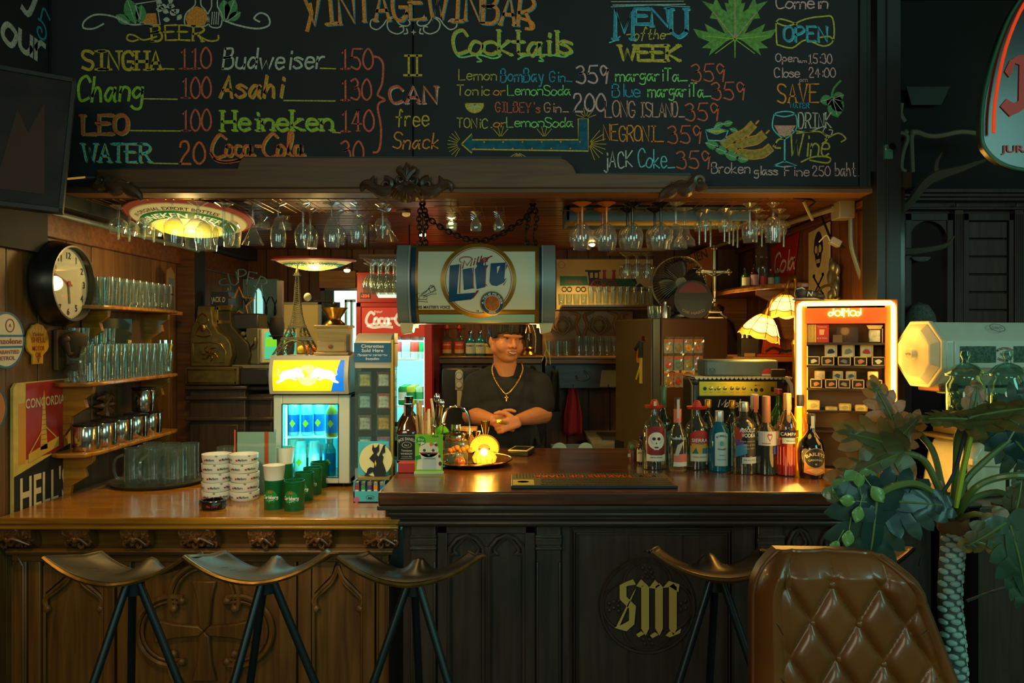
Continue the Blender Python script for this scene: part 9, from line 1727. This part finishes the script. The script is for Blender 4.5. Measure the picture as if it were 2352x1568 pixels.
stem([Q(2150,1140,2.05),Q(2100,1110,2.0),Q(2040,1122,1.98),Q(2010,1150,1.98)]); leafy(Q(2012,1150,1.98),(-.12,-.1,-.95),(.15,-1,.3),.20,LF2,6,.25,1.05,5)
leafy(Q(2020,1150,2.0),(.95,-.1,-.02),(.05,-1,.4),.17,LF2,6,.3,.95,6)
stem([Q(2140,1150,2.1),Q(2080,1100,2.08),Q(2010,1110,2.05),Q(1980,1105,2.05)]); leafy(Q(2000,1108,2.04),(-.95,-.1,-.25),(0,-1,.4),.11,mat('5c8040',.35,coat=.3,noise=.2,ns=15),4,.3,.8,7)
for i,(p,q_,dx,dz,l_) in enumerate(((1975,1120,-.2,.9,.04),(2000,1115,.5,-.7,.05),(1965,1150,-.9,.1,.045),(1975,1160,-.3,-.9,.045),(1950,1215,-.2,-.9,.045),(1925,1240,-.5,-.8,.04))):
    b=B(mat('6c9048',.35,coat=.2)); u=Vector((dx,-.1,dz)).normalized(); s_=Vector((dz,0,-dx)).normalized(); c_=Q(p,q_,1.97); b.add([c_+u*l_*a+s_*l_*.36*sin(pi*a)*k_+Vector((0,-.004*k_*k_,0)) for a in [j/6 for j in range(7)] for k_ in (-1,0,1)],[(3*j+m_,3*j+m_+1,3*j+4+m_,3*j+3+m_) for j in range(6) for m_ in (0,1)]); b.tube([tuple(c_),tuple(c_-u*.03)],.0015,4); b.build('small_leaf',t,solid=.001)
stem([Q(2195,1080,2.15),Q(2200,1000,2.1),Q(2225,960,2.05)]); leafy(Q(2225,962,2.05),(.95,-.1,.25),(.1,-.35,1),.19,LF,7,.2,.95,8); leafy(Q(2222,965,2.05),(-.9,-.2,.12),(.1,-.4,1),.12,LF,6,.2,.9,9); leafy(Q(2235,955,2.1),(.25,.1,.9),(0,-1,.2),.09,LF,4,.3,.8,10)
stem([Q(2215,1110,2.2),Q(2260,1060,2.2),Q(2320,1010,2.2)]); leafy(Q(2310,1020,2.2),(.4,-.1,.75),(-.2,-1,.1),.17,LF2,7,.3,1.1,11); leafy(Q(2320,1000,2.2),(.6,-.1,-.7),(-.1,-1,.2),.16,LF2,7,.3,1.0,12)
stem([Q(2230,1130,2.1),Q(2280,1100,2.08),Q(2352,1092,2.05),Q(2420,1110,2.05)]); stem([Q(2225,1150,2.25),Q(2290,1130,2.3),Q(2340,1150,2.3)])
stem([Q(2240,1180,2.1),Q(2280,1195,2.08),Q(2315,1205,2.06)],.008,mat('7a7a38',.4)); leafy(Q(2318,1205,2.06),(.25,-.1,-.95),(.1,-1,.2),.20,mat('34503a',.32,coat=.35,noise=.3,ns=12),7,.3,.75,13); leafy(Q(2310,1200,2.06),(-.75,-.1,-.45),(.1,-1,.2),.12,LF,5,.3,.8,14); leafy(Q(2330,1180,2.1),(.2,-.1,.9),(.1,-1,.1),.11,mat('4a4a2c',.35,noise=.3,ns=12),5,.3,.7,15)
B(mat('2c3434',.5)).tube([tuple(Q(2140,1160,2.1)),tuple(Q(2190,1090,2.08)),tuple(Q(2225,955,2.05))],.005,6,sm=4).build('dark_stem',t)
b=B(mat('a8b838',.4)); pts=[Q(2196,1165,2.12),Q(2212,1080,2.1),Q(2230,1000,2.08),Q(2232,985,2.08)]; b.tube([tuple(p) for p in pts],[.006,.008,.007,.001],6,sm=4); b.build('new_leaf_spear',t)
for l in ([Q(2108,1205,2.3),Q(2120,1250,2.3),Q(2112,1300,2.3)],[Q(2220,1380,2.2),Q(2290,1355,2.2),Q(2352,1340,2.2),Q(2420,1345,2.2)],[Q(2300,1300,2.15),Q(2320,1340,2.15),Q(2380,1370,2.15)]): B(mat('3a4240',.6)).tube([tuple(p) for p in l],.004,6,sm=4).build('aerial_root',t)
# ------------------------------------------------------------ tufted leather chair
D=1.80; t=thing('tufted_chair','brown tufted leather chair back with buttons in the near corner','chair',(0,0,0)); LEA=mat('74441c',.34,coat=.25,noise=.2,ns=6,spec=.5); k1=D/F
e1=(58,87); e2=(-50,82); det=e1[0]*e2[1]-e1[1]*e2[0]; og=(1911,1342)
TOP=[(1742,1400),(1744,1345),(1756,1312),(1785,1288),(1840,1278),(1900,1274),(1970,1276),(2040,1290),(2090,1308),(2122,1345),(2140,1395),(2160,1460)]
def edgeL(q_): return 1742 if q_>1400 else 1742+((1400-q_)/126)**2.6*60
def edgeR(q_): return 2136+(q_-1380)*.40 if q_>1380 else 2136-(max(0,1380-q_)/100)**2.1*88
def topy(p): u=(p-1742)/(2150-1742); return 1274+6*u+22*max(0,u-.55)**1.5*4
def ch_pt(u,v):
    q_=1276+v*420; l,r_=edgeL(q_),edgeR(q_); p=l+(r_-l)*u
    ty=topy(p); qy=q_+(ty-1276)*max(0,1-(q_-1276)/110)
    dx,dy=p-og[0],q_-og[1]; a=(dx*e2[1]-dy*e2[0])/det; b_=(e1[0]*dy-e1[1]*dx)/det
    inner=min(1,max(0,(u-.10)/.07))*min(1,max(0,(.92-u)/.07))
    if q_<1352:  # pleats run straight up above the first row
        nx=min(abs(p-bx_) for bx_ in (1812,1911,2034)); h_=min(1,(nx/34.))**.55; f_=min(1,(1352-q_)/60); h_=h_*(1-.3*f_)+.3*f_
        if q_>1310: h2=(1-(1-abs(sin(pi*a)))**2.2)**.8*(1-(1-abs(sin(pi*b_)))**2.2)**.8; tt=(q_-1310)/42; h_=h_*(1-tt)+h2*tt*1.0+.0
    else: h_=(1-(1-abs(sin(pi*a)))**2.2)**.8*(1-(1-abs(sin(pi*b_)))**2.2)**.8
    h_=h_*inner+(1-inner)*(.95*sin(pi*min(1,max(0,(u/.12 if u<.5 else (1-u)/.10))))**.4*.5+.5)
    roll=min(1,v*9)**.5*min(1,u*16)**.5*min(1,(1-u)*16)**.5
    y=D+.055-.020*h_-.055*roll-.01*(abs(u-.5)*2)**2
    return (X(p,D),y,Z(qy,D))
b=B(LEA); b.grid(ch_pt,190,130); b.build('backrest_leather',t,angle=80)
edge=[ch_pt(0,v/20) for v in range(20,-1,-1)]+[ch_pt(u/30,0) for u in range(1,31)]+[ch_pt(1,v/20) for v in range(1,21)]
B(LEA).tube([(p[0],p[1]+.003,p[2]) for p in edge],.0055,8).build('piping',t)
ol=[(p[0],p[2]) for p in edge]; B(mat('5a3414',.4)).prism(ol,D+.05,D+.085).build('backrest_shell',t)
bt=[(1812,1352),(1911,1342),(2034,1355),(1868,1430),(1974,1432),(2089,1455),(1928,1512),(2030,1525),(2136,1552),(1822,1500),(1880,1590),(1985,1600),(2085,1620)]
for p,q_ in bt: o=B(LEA).sph((0,0,0),.0095,1,.7,1,14,10).build('button',t); o.location=(X(p,D),D-.001,Z(q_,D))
z0=Z(1690,D)
for l in ([(1782,1284),(1796,1310),(1800,1350)],[(1750,1400),(1775,1420),(1792,1450)],[(1748,1520),(1785,1545),(1800,1570)],[(2148,1420),(2120,1440),(2100,1452)],[(2178,1535),(2150,1545),(2140,1552)]):
    B(mat('5a3414',.5)).tube([tuple(Vector(ch_pt(max(.004,min(.996,(p-edgeL(q_))/(edgeR(q_)-edgeL(q_)))),max(.01,(q_-1276)/420)))) for p,q_ in l],.0014,5,sm=4).build('seam',t)
B(LEA).box(.50,D-.50,.40,1.08,D+.06,.52).build('seat',t,bevel=.05)
for x_ in (.46,1.10): B(LEA).box(x_-.045,D-.45,.30,x_+.045,D+.06,.68).build('armrest',t,bevel=.035)
B(LEA).box(.54,D-.0,.42,1.03,D+.08,z0+.02).build('back_lower',t,bevel=.02); B(IRON).cyl((.79,D-.22,.08),.03,.33).build('pedestal',t)
for i in range(5): a=i*2*pi/5; B(IRON).tube([(.79,D-.22,.12),(.79+.28*cos(a),D-.22+.28*sin(a),.04)],[.02,.012],8).sph((.79+.28*cos(a),D-.22+.28*sin(a),.025),.025).build('base_leg',t)
